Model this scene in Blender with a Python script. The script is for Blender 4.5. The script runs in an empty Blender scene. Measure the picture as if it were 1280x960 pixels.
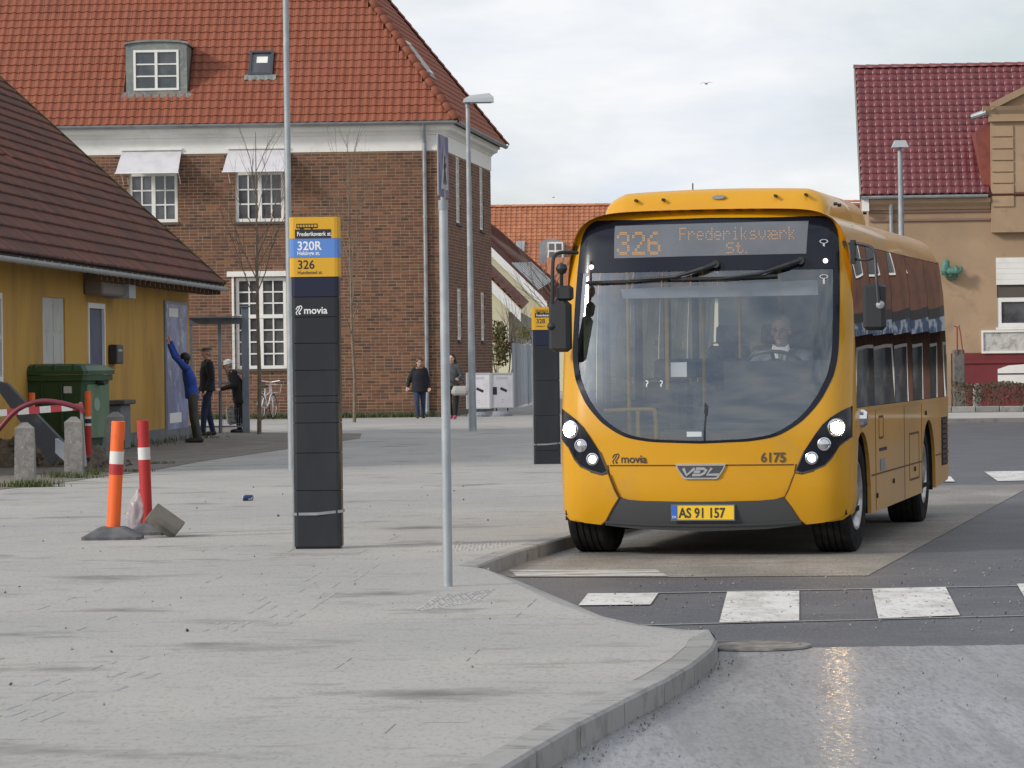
import bpy, bmesh, math, random
import numpy as np
from mathutils import Vector, Matrix, Euler
R = math.radians
S = bpy.context.scene
COL = S.collection
random.seed(7)
PI = math.pi

# ---------------------------------------------------------------- camera
FPX = 4400.0
CAMZ = 1.6
cd = bpy.data.cameras.new('camera')
cam = bpy.data.objects.new('camera', cd)
COL.objects.link(cam)
cd.sensor_width = 36
cd.lens = FPX / 1280 * 36
cd.clip_end = 3000
cd.clip_start = 0.5
CM = Matrix.Translation((0, 0, CAMZ)) @ Matrix.Rotation(R(90) - math.atan(30 / FPX), 4, 'X') @ Matrix.Rotation(-R(0.68), 4, 'Z')
cam.matrix_world = CM
S.camera = cam
# ---------------------------------------------------------------- light
SUN_AZ = (-0.90, -0.43)      # the sun stands behind the camera, to its left
SUN_EL = R(27)
sd = Vector((SUN_AZ[0], SUN_AZ[1], 0)).normalized() * math.cos(SUN_EL) + Vector((0, 0, math.sin(SUN_EL)))
sl = bpy.data.lights.new('sun', 'SUN')
sl.energy = 2.3
sl.angle = R(8)
sl.color = (1.0, 0.94, 0.86)
sun = bpy.data.objects.new('sun', sl)
COL.objects.link(sun)
sun.rotation_euler = sd.to_track_quat('Z', 'Y').to_euler()
w = bpy.data.worlds.new('World')
S.world = w
w.use_nodes = True
nt = w.node_tree
nt.nodes.clear()
def N(nt, t, **kw):
    n = nt.nodes.new(t)
    for k, v in kw.items():
        if k.startswith('_'):
            setattr(n, k[1:], v)
        else:
            n.inputs[k.replace('__', ' ')].default_value = v
    return n
def L(nt, a, ao, b, bi):
    nt.links.new(a.outputs[ao], b.inputs[bi])
out = N(nt, 'ShaderNodeOutputWorld')
bg = N(nt, 'ShaderNodeBackground', Strength=0.1)
sky = N(nt, 'ShaderNodeTexSky', _sky_type='NISHITA', _sun_disc=False, _sun_elevation=SUN_EL,
        _sun_rotation=math.atan2(sd.x, sd.y))
tc = N(nt, 'ShaderNodeTexCoord')
mp = N(nt, 'ShaderNodeMapping', Scale=(1.0, 1.0, 3.2), Location=(0.35, 0.1, 0.2))
L(nt, tc, 'Generated', mp, 'Vector')
n1 = N(nt, 'ShaderNodeTexNoise', Scale=4.6, Detail=7.0, Roughness=0.55, Distortion=0.35)
n2 = N(nt, 'ShaderNodeTexNoise', Scale=9.0, Detail=6.0, Roughness=0.55, Distortion=0.2)
L(nt, mp, 'Vector', n1, 'Vector'); L(nt, mp, 'Vector', n2, 'Vector')
r1 = N(nt, 'ShaderNodeValToRGB')
r1.color_ramp.elements[0].position = 0.36; r1.color_ramp.elements[0].color = (0.50, 0.50, 0.50, 1)
r1.color_ramp.elements[1].position = 0.56; r1.color_ramp.elements[1].color = (0.97, 0.97, 0.97, 1)
L(nt, n1, 'Fac', r1, 'Fac')
cc = N(nt, 'ShaderNodeValToRGB')          # cloud tone: pale blue grey to white
cc.color_ramp.elements[0].position = 0.36; cc.color_ramp.elements[0].color = (6.7, 7.3, 8.3, 1)
cc.color_ramp.elements[1].position = 0.62; cc.color_ramp.elements[1].color = (8.9, 9.0, 9.2, 1)
L(nt, n2, 'Fac', cc, 'Fac')
mx = N(nt, 'ShaderNodeMix', _data_type='RGBA')
L(nt, r1, 'Color', mx, 0); L(nt, sky, 'Color', mx, 6); L(nt, cc, 'Color', mx, 7)
# the veiled sun: the cloud is brighter round the sun's direction
dt = N(nt, 'ShaderNodeVectorMath', _operation='DOT_PRODUCT')
dt.inputs[1].default_value = tuple(sd)
L(nt, tc, 'Generated', dt, 0)
gl = N(nt, 'ShaderNodeMapRange'); gl.inputs['From Min'].default_value = 0.90; gl.inputs['From Max'].default_value = 1.0
gl.inputs['To Min'].default_value = 1.0; gl.inputs['To Max'].default_value = 2.2
gl.interpolation_type = 'SMOOTHERSTEP'
L(nt, dt, 'Value', gl, 'Value')
ml = N(nt, 'ShaderNodeVectorMath', _operation='SCALE')
L(nt, mx, 2, ml, 0); L(nt, gl, 'Result', ml, 'Scale')
L(nt, ml, 'Vector', bg, 'Color'); L(nt, bg, 'Background', out, 'Surface')
S.view_settings.view_transform = 'Standard'
S.view_settings.look = 'None'
S.view_settings.exposure = 0.10
S.view_settings.gamma = 1
S.cycles.max_bounces = 8
S.cycles.transparent_max_bounces = 16
S.cycles.sample_clamp_indirect = 6

# ---------------------------------------------------------------- from the photograph's pixels to the place
CMR = CM.to_3x3()
CAMP = Vector((0, 0, CAMZ))
def ray(px, py):
    return (CMR @ Vector(((px - 640) / FPX, -(py - 480) / FPX, -1))).normalized()
def G(px, py, z=0.0):
    d = ray(px, py)
    return CAMP + d * ((z - CAMZ) / d.z)
def AT(px, py, Y):
    d = ray(px, py)
    return CAMP + d * (Y / d.y)
CMI = CM.inverted()
def PX(p):
    q = CMI @ Vector(p)
    return 640 + FPX * q.x / -q.z, 480 - FPX * q.y / -q.z

# ---------------------------------------------------------------- materials
MATS = {}
def mat(name, col, rough=0.7, metal=0.0, mix=None, mix2=None, mix3=None, mix4=None, crough=0.05, bump=None, rnd=None, emit=0, coat=0.0, spec=0.5, alpha=1.0, coords='Object', trans=0.0):
    """col base; mix/mix2 = (scale, colour, lo, hi, (sx,sy,sz)) noise patches; bump = (scale, strength, distance);
    rnd = list of colours picked per piece"""
    m = bpy.data.materials.new(name)
    m.use_nodes = True
    t = m.node_tree
    b = t.nodes['Principled BSDF']
    b.inputs['Roughness'].default_value = rough
    b.inputs['Metallic'].default_value = metal
    b.inputs['Specular IOR Level'].default_value = spec
    b.inputs['Coat Weight'].default_value = coat
    b.inputs['Coat Roughness'].default_value = crough
    b.inputs['Alpha'].default_value = alpha
    b.inputs['Transmission Weight'].default_value = trans
    tc = t.nodes.new('ShaderNodeTexCoord')
    src = t.nodes.new('ShaderNodeRGB')
    src.outputs[0].default_value = (*col, 1)
    cur = src.outputs[0]
    if rnd:
        oi = t.nodes.new('ShaderNodeObjectInfo'); ge = t.nodes.new('ShaderNodeNewGeometry')
        ad = t.nodes.new('ShaderNodeMath'); ad.operation = 'ADD'
        t.links.new(oi.outputs['Random'], ad.inputs[0]); t.links.new(ge.outputs['Random Per Island'], ad.inputs[1])
        fr = t.nodes.new('ShaderNodeMath'); fr.operation = 'FRACT'
        t.links.new(ad.outputs[0], fr.inputs[0])
        cr = t.nodes.new('ShaderNodeValToRGB')
        e = cr.color_ramp.elements
        n = len(rnd)
        while len(e) < n: e.new(0.5)
        for i, c in enumerate(rnd):
            e[i].position = i / max(1, n - 1); e[i].color = (*c, 1)
        t.links.new(fr.outputs[0], cr.inputs[0])
        cur = cr.outputs[0]
    for mxx in (mix, mix2, mix3, mix4):
        if not mxx: continue
        sc, c2, lo, hi = mxx[:4]
        st = mxx[4] if len(mxx) > 4 else (1, 1, 1)
        mp = t.nodes.new('ShaderNodeMapping'); mp.inputs['Scale'].default_value = st
        t.links.new(tc.outputs[coords], mp.inputs['Vector'])
        nn = t.nodes.new('ShaderNodeTexNoise'); nn.inputs['Scale'].default_value = sc; nn.inputs['Detail'].default_value = 6
        nn.inputs['Roughness'].default_value = 0.62
        t.links.new(mp.outputs[0], nn.inputs['Vector'])
        mr = t.nodes.new('ShaderNodeMapRange'); mr.inputs['From Min'].default_value = lo; mr.inputs['From Max'].default_value = hi
        t.links.new(nn.outputs['Fac'], mr.inputs['Value'])
        mi = t.nodes.new('ShaderNodeMix'); mi.data_type = 'RGBA'
        t.links.new(mr.outputs[0], mi.inputs[0]); t.links.new(cur, mi.inputs[6])
        mi.inputs[7].default_value = (*c2, 1)
        cur = mi.outputs[2]
    t.links.new(cur, b.inputs['Base Color'])
    if bump:
        nn = t.nodes.new('ShaderNodeTexNoise'); nn.inputs['Scale'].default_value = bump[0]; nn.inputs['Detail'].default_value = 5
        t.links.new(tc.outputs[coords], nn.inputs['Vector'])
        bp = t.nodes.new('ShaderNodeBump'); bp.inputs['Strength'].default_value = bump[1]; bp.inputs['Distance'].default_value = bump[2]
        t.links.new(nn.outputs['Fac'], bp.inputs['Height']); t.links.new(bp.outputs[0], b.inputs['Normal'])
        if crough > 0.06: t.links.new(bp.outputs[0], b.inputs['Coat Normal'])
    if emit:
        t.links.new(cur, b.inputs['Emission Color']); b.inputs['Emission Strength'].default_value = emit
    MATS[name] = m
    return m
def glass_mat(name, tint, refl=0.08, rough=0.0, power=4.0, gtint=(1, 1, 1)):
    m = bpy.data.materials.new(name); m.use_nodes = True
    t = m.node_tree; t.nodes.clear()
    o = t.nodes.new('ShaderNodeOutputMaterial'); ms = t.nodes.new('ShaderNodeMixShader')
    tr = t.nodes.new('ShaderNodeBsdfTransparent'); tr.inputs[0].default_value = (*tint, 1)
    gs = t.nodes.new('ShaderNodeBsdfGlossy'); gs.inputs['Roughness'].default_value = rough
    gs.inputs['Color'].default_value = (*gtint, 1)
    lw = t.nodes.new('ShaderNodeLayerWeight'); lw.inputs['Blend'].default_value = 0.5
    pw = t.nodes.new('ShaderNodeMath'); pw.operation = 'POWER'; pw.inputs[1].default_value = power
    t.links.new(lw.outputs['Facing'], pw.inputs[0])
    mr = t.nodes.new('ShaderNodeMapRange'); mr.inputs['To Min'].default_value = refl; mr.inputs['To Max'].default_value = 1.0
    t.links.new(pw.outputs[0], mr.inputs['Value'])
    t.links.new(mr.outputs[0], ms.inputs[0]); t.links.new(tr.outputs[0], ms.inputs[1]); t.links.new(gs.outputs[0], ms.inputs[2])
    t.links.new(ms.outputs[0], o.inputs[0])
    return m

# ---------------------------------------------------------------- mesh building
class MB:
    def __init__(s, M=None):
        s.v = []; s.f = []; s.mi = []; s.sm = []; s.M = M or Matrix(); s.m = 0; s.smooth = False
    def add(s, vs, fs):
        b = len(s.v)
        M = s.M
        s.v += [tuple(M @ Vector(p)) for p in vs]
        for f in fs:
            s.f.append(tuple(b + i for i in f)); s.mi.append(s.m); s.sm.append(s.smooth)
        return s
    def box(s, x0, x1, y0, y1, z0, z1, T=None):
        vs = [(x, y, z) for z in (z0, z1) for y in (y0, y1) for x in (x0, x1)]
        if T is not None: vs = [tuple(T @ Vector(p)) for p in vs]
        return s.add(vs, [(0, 2, 3, 1), (4, 5, 7, 6), (0, 1, 5, 4), (2, 6, 7, 3), (0, 4, 6, 2), (1, 3, 7, 5)])
    def cbox(s, c, sz, T=None):
        return s.box(c[0] - sz[0] / 2, c[0] + sz[0] / 2, c[1] - sz[1] / 2, c[1] + sz[1] / 2, c[2] - sz[2] / 2, c[2] + sz[2] / 2, T)
    def bev(s, x0, x1, y0, y1, z0, z1, b=0.02):
        """box with bevelled vertical and top edges"""
        def ring(e, z): return [(x0 + e + b, y0 + e, z), (x1 - e - b, y0 + e, z), (x1 - e, y0 + e + b, z), (x1 - e, y1 - e - b, z),
                                (x1 - e - b, y1 - e, z), (x0 + e + b, y1 - e, z), (x0 + e, y1 - e - b, z), (x0 + e, y0 + e + b, z)]
        return s.loft([ring(b, z0), ring(0, z0 + b), ring(0, z1 - b), ring(b, z1)])
    def loft(s, rings, cap0=True, cap1=True, closed=True):
        n = len(rings[0]); vs = [p for r in rings for p in r]; fs = []
        for k in range(len(rings) - 1):
            for i in range(n if closed else n - 1):
                j = (i + 1) % n
                fs.append((k * n + i, k * n + j, (k + 1) * n + j, (k + 1) * n + i))
        if cap0: fs.append(tuple(range(n))[::-1])
        if cap1: fs.append(tuple((len(rings) - 1) * n + i for i in range(n)))
        return s.add(vs, fs)
    def cyl(s, p0, p1, r0, r1=None, n=12, caps=True):
        p0 = Vector(p0); p1 = Vector(p1); r1 = r0 if r1 is None else r1
        d = (p1 - p0).normalized()
        a = d.orthogonal().normalized(); c = d.cross(a)
        rr = [[tuple(p + (a * math.cos(2 * PI * i / n) + c * math.sin(2 * PI * i / n)) * r) for i in range(n)] for p, r in ((p0, r0), (p1, r1))]
        return s.loft(rr, caps, caps)
    def tube(s, pts, r, n=8):
        pts = [Vector(p) for p in pts]
        rs = r if isinstance(r, (list, tuple)) else [r] * len(pts)
        prev = None; rings = []
        for i, p in enumerate(pts):
            d = (pts[min(i + 1, len(pts) - 1)] - pts[max(i - 1, 0)]).normalized()
            a = d.orthogonal().normalized() if prev is None else (prev - d * prev.dot(d)).normalized()
            prev = a; c = d.cross(a)
            rings.append([tuple(p + (a * math.cos(2 * PI * k / n) + c * math.sin(2 * PI * k / n)) * rs[i]) for k in range(n)])
        return s.loft(rings)
    def lathe(s, prof, n=24, T=None, cap=False):
        """profile of (r, z) about local z"""
        rings = [[(r * math.cos(2 * PI * i / n), r * math.sin(2 * PI * i / n), z) for i in range(n)] for r, z in prof]
        if T is not None: rings = [[tuple(T @ Vector(p)) for p in r] for r in rings]
        return s.loft(rings, cap, cap)
    def prism(s, poly, d, T=None):
        """poly in (x, z), extruded along y from 0 to d"""
        n = len(poly)
        vs = [(x, 0, z) for x, z in poly] + [(x, d, z) for x, z in poly]
        if T is not None: vs = [tuple(T @ Vector(p)) for p in vs]
        fs = [tuple(range(n)), tuple(range(n, 2 * n))[::-1]] + [(i, i + n, (i + 1) % n + n, (i + 1) % n) for i in range(n)]
        return s.add(vs, fs)
    def build(s, name, mats, parent=None, smooth=None, **props):
        me = bpy.data.meshes.new(name)
        me.from_pydata(s.v, [], s.f)
        for m in (mats if isinstance(mats, (list, tuple)) else [mats]): me.materials.append(m)
        if any(s.mi): me.polygons.foreach_set('material_index', s.mi)
        sm = s.sm if smooth is None else [smooth] * len(s.f)
        if smooth is None and any(sm): me.polygons.foreach_set('use_smooth', sm)
        me.update()
        bm = bmesh.new(); bm.from_mesh(me); bmesh.ops.recalc_face_normals(bm, faces=bm.faces); bm.to_mesh(me); bm.free()
        o = bpy.data.objects.new(name, me)
        COL.objects.link(o)
        if parent is not None: o.parent = parent
        for k, v in props.items(): o[k] = v
        if smooth: auto_smooth(o, 42)
        return o
def auto_smooth(o, ang=35):
    me = o.data
    me.polygons.foreach_set('use_smooth', [True] * len(me.polygons))
    bm = bmesh.new(); bm.from_mesh(me)
    for e in bm.edges:
        if len(e.link_faces) == 2 and e.calc_face_angle(0) > R(ang): e.smooth = False
    bm.to_mesh(me); bm.free()
    return o
def link_mesh(name, me, parent=None, M=None):
    o = bpy.data.objects.new(name, me)
    COL.objects.link(o)
    if parent is not None: o.parent = parent
    if M is not None: o.matrix_local = M
    return o
def thing(name, label, cat, loc=(0, 0, 0), rotz=0.0, group=None):
    o = bpy.data.objects.new(name, None)
    o.empty_display_size = 0.2
    COL.objects.link(o)
    o.matrix_basis = Matrix.Translation(loc) @ Matrix.Rotation(rotz, 4, 'Z')
    o['label'] = label; o['category'] = cat
    if group: o['group'] = group
    return o
def tag(o, label, cat, group=None):
    o['label'] = label; o['category'] = cat
    if group: o['group'] = group
    return o
def struct(o):
    o['kind'] = 'structure'
    return o
def copy_tree(o, parent=None):
    c = o.copy(); COL.objects.link(c)
    if parent is not None: c.parent = parent
    for ch in list(o.children): copy_tree(ch, c)
    return c
def pieces(name, protos, mats, xf, parent, nmax=300, plural=None, smooth=False):
    """many alike pieces: the nmax that show largest are objects sharing a mesh, the rest one joined part"""
    P = parent.matrix_basis.copy()
    if parent.parent is not None: P = parent.parent.matrix_basis @ P
    key = []
    for i, (k, M) in enumerate(xf):
        p = P @ M.translation
        q = PX(p)
        vis = -20 < q[0] < 1300 and -20 < q[1] < 980
        key.append(((0 if vis else 1), (p - CAMP).length, i))
    key.sort()
    mats = mats if isinstance(mats, (list, tuple)) else [mats]
    mes = []
    for (vs, fs) in protos:
        me = bpy.data.meshes.new(name); me.from_pydata(vs, [], fs); me.update()
        for m in mats: me.materials.append(m)
        if smooth: me.polygons.foreach_set('use_smooth', [True] * len(fs))
        mes.append(me)
    for _, _, i in key[:nmax]:
        k, M = xf[i]
        link_mesh(name, mes[k], parent, M)
    rest = [xf[i] for _, _, i in key[nmax:]]
    if not rest: return
    V = []; F = []; b = 0
    pv = [np.array(p[0], dtype=float) for p in protos]
    for k, M in rest:
        m = np.array(M)
        V.append(pv[k] @ m[:3, :3].T + m[:3, 3])
        F += [tuple(b + j for j in f) for f in protos[k][1]]
        b += len(pv[k])
    me = bpy.data.meshes.new(plural or name + 's')
    me.from_pydata(np.concatenate(V).tolist(), [], F)
    for m in mats: me.materials.append(m)
    if smooth: me.polygons.foreach_set('use_smooth', [True] * len(F))
    me.update()
    o = link_mesh(plural or name + 's', me, parent)
    o['kind'] = 'stuff'
    return o
def bx_proto(x0, x1, y0, y1, z0, z1):
    return MB().box(x0, x1, y0, y1, z0, z1).as_proto()
MB.as_proto = lambda s: (s.v, s.f)
def text(s, size, m, parent, M, name='lettering', depth=0.002, bold=0.0, align='LEFT', shear=0, sx=1.0, spacing=1.0):
    c = bpy.data.curves.new(name, 'FONT')
    c.body = s; c.size = size; c.extrude = depth; c.offset = bold; c.align_x = align; c.shear = shear; c.resolution_u = 3
    c.space_character = spacing
    t = bpy.data.objects.new('tmp', c); COL.objects.link(t)
    bpy.context.view_layer.update()
    me = bpy.data.meshes.new_from_object(t)
    bpy.data.objects.remove(t)
    me.materials.clear(); me.materials.append(m)
    me.transform(Matrix.Rotation(R(90), 4, 'X') @ Matrix.Diagonal((sx, 1, 1, 1)))      # lettering now lies in x/z, faces -y
    me.name = name
    return link_mesh(name, me, parent, M)
def crom(pts, n=6, closed=True):
    """Catmull-Rom through 2-D/3-D points"""
    P = [np.array(p, float) for p in pts]; m = len(P); out = []
    for i in range(m if closed else m - 1):
        a, b, c, d = (P[(i - 1) % m], P[i], P[(i + 1) % m], P[(i + 2) % m]) if closed else (P[max(i - 1, 0)], P[i], P[i + 1], P[min(i + 2, m - 1)])
        for k in range(n):
            t = k / n
            out.append(0.5 * (2 * b + (c - a) * t + (2 * a - 5 * b + 4 * c - d) * t * t + (3 * b - a - 3 * c + d) * t ** 3))
    if not closed: out.append(P[-1])
    return [tuple(map(float, p)) for p in out]
# ================================================================ the setting
ZP = 0.11
m_asphalt = mat('asphalt', (0.066, 0.069, 0.080), 0.62, mix3=(50, (0.13, 0.13, 0.135), 0.5, 0.75, (1, 0.14, 1)), mix=(1.2, (0.12, 0.12, 0.125), 0.45, 0.75), mix2=(60, (0.035, 0.035, 0.04), 0.52, 0.62), bump=(160, 0.5, 0.006))
m_ground = mat('ground_far', (0.12, 0.115, 0.10), 0.9, mix=(0.3, (0.08, 0.09, 0.06), 0.4, 0.7))
m_bay = mat('bay_concrete', (0.18, 0.165, 0.145), 0.7, mix3=(50, (0.10, 0.09, 0.08), 0.5, 0.75, (1, 0.14, 1)), mix=(0.9, (0.31, 0.29, 0.26), 0.42, 0.7, (1, 0.35, 1)), mix2=(2.6, (0.13, 0.12, 0.105), 0.5, 0.75, (0.5, 1.6, 1)), bump=(60, 0.4, 0.004))
m_wet = mat('damp_concrete', (0.212, 0.21, 0.208), 0.5, coat=0.6, crough=0.11, mix3=(50, (0.12, 0.12, 0.122), 0.5, 0.72, (1, 0.14, 1)), mix4=(2.2, (0.15, 0.15, 0.155), 0.52, 0.68, (2.2, 0.12, 1)), mix=(0.8, (0.32, 0.32, 0.335), 0.4, 0.7, (1, 0.25, 1)), mix2=(18, (0.17, 0.172, 0.185), 0.5, 0.7, (2.0, 0.15, 1)), bump=(34, 0.42, 0.006))
def coat_patches(m_, sc, lo, hi, st, wmax):
    # the film of water is broken by the grain of the concrete
    t = m_.node_tree; b = t.nodes['Principled BSDF']; tc = t.nodes.new('ShaderNodeTexCoord'); mp = t.nodes.new('ShaderNodeMapping'); mp.inputs['Scale'].default_value = st
    nn = t.nodes.new('ShaderNodeTexNoise'); nn.inputs['Scale'].default_value = sc; nn.inputs['Detail'].default_value = 3
    mr = t.nodes.new('ShaderNodeMapRange'); mr.inputs['From Min'].default_value = lo; mr.inputs['From Max'].default_value = hi; mr.inputs['To Max'].default_value = wmax
    t.links.new(tc.outputs['Object'], mp.inputs['Vector']); t.links.new(mp.outputs[0], nn.inputs['Vector']); t.links.new(nn.outputs['Fac'], mr.inputs['Value']); t.links.new(mr.outputs[0], b.inputs['Coat Weight'])
coat_patches(m_wet, 34, 0.42, 0.70, (1, 0.30, 1), 0.42)
m_paint = mat('road_paint', (0.62, 0.61, 0.58), 0.7, mix=(3, (0.40, 0.375, 0.34), 0.45, 0.68, (1, .5, 1)), mix2=(22, (0.12, 0.11, 0.10), 0.58, 0.66, (1, .5, 1)), bump=(90, 0.3, 0.003))
m_oldpaint = mat('worn_paint', (0.5, 0.49, 0.46), 0.7, mix=(2.2, (0.21, 0.195, 0.17), 0.46, 0.56, (0.6, 2.5, 1)), mix2=(12, (0.3, 0.28, 0.25), 0.5, 0.7))
m_side = mat('sanded_paving', (0.345, 0.338, 0.322), 0.95, spec=0.2, mix=(0.5, (0.40, 0.385, 0.355), 0.42, 0.62, (0.5, 0.45, 1)), mix2=(1.0, (0.17, 0.16, 0.142), 0.575, 0.72, (0.8, 1.0, 1)), mix3=(3.2, (0.27, 0.262, 0.245), 0.56, 0.74, (0.8, 1.3, 1)), mix4=(48, (0.225, 0.218, 0.205), 0.52, 0.80, (1, 0.26, 1)), bump=(16, 0.35, 0.014))
m_cobble = mat('old_paving', (0.16, 0.14, 0.12), 0.9, mix=(1.2, (0.24, 0.22, 0.19), 0.45, 0.7), mix2=(9, (0.09, 0.08, 0.065), 0.5, 0.75), bump=(14, 0.8, 0.02))
m_kerb = mat('kerb_granite', (0.27, 0.26, 0.245), 0.85, rnd=[(0.25, 0.245, 0.23), (0.33, 0.32, 0.305)], mix=(5, (0.16, 0.155, 0.145), 0.5, 0.75), bump=(60, 0.4, 0.004))
m_pale = mat('far_pavement', (0.42, 0.40, 0.38), 0.9, mix=(0.7, (0.32, 0.31, 0.29), 0.4, 0.7))

def sheet(name, pts, z, m):
    """flat polygon on the ground, cut into a grid so that it lies well"""
    o = MB().add([(p[0], p[1], z) for p in pts], [tuple(range(len(pts)))]).build(name, m)
    return struct(o)
def gp(px, py, z=0.0):
    g = G(px, py, z); return (g.x, g.y)
sheet('ground', [(-1500, -200), (1500, -200), (1500, 2500), (-1500, 2500)], -0.02, m_ground)
sheet('road', [(-30, 2), (60, 2), (60, 87), (-30, 87)], 0.0, m_asphalt)
# foreground carriageway of damp pale concrete
sheet('bus_lane', [gp(400, 1500), gp(560, 1010), gp(644, 960), gp(729, 908), gp(850, 845), gp(904, 812.5), gp(960, 811), *[gp(975 + k * 13, 811.2 - (k * 13 + 15) * .0140 + random.uniform(-.55, .55)) for k in range(24)], gp(1700, 800), gp(2600, 1500)], 0.004, m_wet)
sheet('bus_bay', [gp(598, 714), gp(640, 722), gp(835, 722), gp(1085, 720), gp(1180, 668), gp(1280, 613), gp(1290, 606), gp(1167, 607), gp(1050, 598), gp(800, 640), gp(712, 668), gp(600, 700)], 0.004, m_bay)
# markings
mk = MB()
def mark(name, pts, m=m_paint, z=0.008):
    o = MB().add([(*gp(*p), z) for p in pts], [tuple(range(len(pts)))]).build(name, m); return struct(o)
mark('crossing_mark', [(735, 743), (823, 742.5), (813, 757), (723, 758)])
mark('crossing_mark', [(909, 741), (999, 740), (999, 777), (899, 779.5)])
mark('crossing_mark', [(1090, 737), (1182, 735), (1200, 770.5), (1098, 774.5)])
mark('crossing_mark', [(1271, 731), (1370, 728.5), (1400, 764), (1292, 768)])
mark('road_edge_line', [(636, 713.5), (820, 713), (836, 721.6), (646, 721.8)], m_oldpaint)
mark('crossing_mark', [(1188, 596), (1194, 603), (1170, 603)], m_paint, 0.012)
mark('crossing_mark', [(1230, 590), (1300, 589), (1315, 600.5), (1247, 602)])
m_seam = mat('road_seam', (0.24, 0.235, 0.23), 0.8)
mark('road_seam', [(800, 742), (1280, 732.5), (1280, 733.3), (800, 742.8)], m_seam, 0.006)
mark('road_seam', [(800, 782), (1280, 770), (1280, 770.8), (800, 782.9)], m_seam, 0.006)

# ---- the sanded pavement, its kerb and the dropped edge at the crossing
kb = [(644 - 500, 1290), (560, 1003), (644, 952), (729, 902), (841, 845.6), (875, 824), (893, 808), (897, 798)]
kerb_front = [Vector((*gp(x, y, ZP), 0)) for x, y in kb]
kc = [(598, 707), (640, 690.5), (680, 679), (716, 668.5)]
kerb_back = [Vector((*gp(x, y, ZP), 0)) for x, y in kc]
th = R(12.8)
p = kerb_back[-1]
kerb_back += [p + Vector((math.sin(th), math.cos(th), 0)) * t for t in (5, 14)]
kerb_back += [kerb_back[-1] + Vector((0.7, 10, 0)), kerb_back[-1] + Vector((0.9, 40, 0))]
ramp_in = [(886, 787), (850, 789), (790, 782), (740, 770), (690, 752), (640, 727), (606, 711)]
ramp_out = [(899, 806), (868, 791.5), (812, 786), (765, 776), (700, 748), (650, 727), (603, 714.5)]
def resample(P, step):
    out = [P[0].copy()]; acc = 0
    for a, b in zip(P, P[1:]):
        l = (b - a).length; t = step - acc
        while t < l:
            out.append(a.lerp(b, t / l)); t += step
        acc = (acc + l) % step
    return out
def offs(P, d):
    out = []
    for i, p in enumerate(P):
        t = (P[min(i + 1, len(P) - 1)] - P[max(i - 1, 0)]).normalized()
        out.append(p + Vector((-t.y, t.x, 0)) * d)
    return out
KW = 0.15
fi = offs(kerb_front, KW)
bi = offs(kerb_back, KW)      # pavement lies to the left of the way these run
rin = [Vector((*gp(x, y, ZP), ZP)) for x, y in ramp_in]
poly = [Vector((q.x, q.y, ZP)) for q in fi] + rin + [Vector((q.x, q.y, ZP)) for q in bi]
far = [(8, 200), (-70, 200), (-70, 3)]
me_b = MB()
top = [tuple(q) for q in poly] + [(x, y, ZP) for x, y in far]
me_b.add(top, [tuple(range(len(top)))])
sidewalk = me_b.build('pavement', m_side); struct(sidewalk)
ro = [Vector((*gp(x, y, 0.0), 0.001)) for x, y in ramp_out]
rr = MB(); n = len(rin)
rr.smooth = True
rr.add([tuple(q) for q in rin] + [tuple((a + b) / 2 + Vector((0, 0, 0.012))) for a, b in zip(rin, ro)] + [tuple(q) for q in ro],
       [(i, i + 1, n + i + 1, n + i) for i in range(n - 1)] + [(n + i, n + i + 1, 2 * n + i + 1, 2 * n + i) for i in range(n - 1)])
struct(rr.build('dropped_pavement_edge', m_side))
# filler triangles where the ramp meets the kerb ends
f1 = MB().add([tuple(rin[0]), tuple(ro[0]), (kerb_front[-1].x, kerb_front[-1].y, 0.06), (fi[-1].x, fi[-1].y, ZP)], [(0, 1, 2, 3)])
struct(f1.build('pavement_corner', m_side))
f1 = MB().add([tuple(rin[-1]), tuple(ro[-1]), (kerb_back[0].x, kerb_back[0].y, 0.03), (bi[0].x, bi[0].y, ZP)], [(0, 1, 2, 3)])
struct(f1.build('pavement_corner', m_side))
def kerb_run(P, step, z1, nmax):
    k = bpy.data.objects.new('kerb', None); COL.objects.link(k); k['kind'] = 'structure'
    Q = resample(P, step); Q.append(P[-1]) if (Q[-1] - P[-1]).length > 0.1 else None
    I = offs(Q, KW)
    for i in range(len(Q) - 1):
        a, b, c, d = Q[i], Q[i + 1], I[i + 1], I[i]
        g = 0.006 / max((b - a).length, 0.01)
        a, b = a.lerp(b, g), b.lerp(a, g); d, c = d.lerp(c, g), c.lerp(d, g)
        z = ZP + random.uniform(-0.002, 0.004)
        e = 0.012
        ia = a.lerp(d, e / KW * 1.4); ib = b.lerp(c, e / KW * 1.4)
        mb = MB()
        rings = [[(q.x, q.y, -0.05) for q in (a, b, c, d)], [(q.x, q.y, z - e) for q in (a, b, c, d)], [(q.x, q.y, z) for q in (ia, ib, c, d)]]
        mb.loft(rings).build('kerb_stone', m_kerb, k)
    return k
kerb_run(resample(kerb_front, 0.05)[::1] and kerb_front, 0.95, ZP, 99)
kerb_run(kerb_back[:6], 0.95, ZP, 99)
m_gap = mat('kerb_bed', (0.05, 0.05, 0.048), 0.95)
for P in (kerb_front, kerb_back):
    I = offs(P, KW + 0.02); O = offs(P, 0.01); n = len(P)
    struct(MB().add([(q.x, q.y, ZP - 0.03) for q in O] + [(q.x, q.y, ZP - 0.03) for q in I], [(i, i + 1, n + i + 1, n + i) for i in range(n - 1)]).build('kerb_bed', m_gap))

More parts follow.
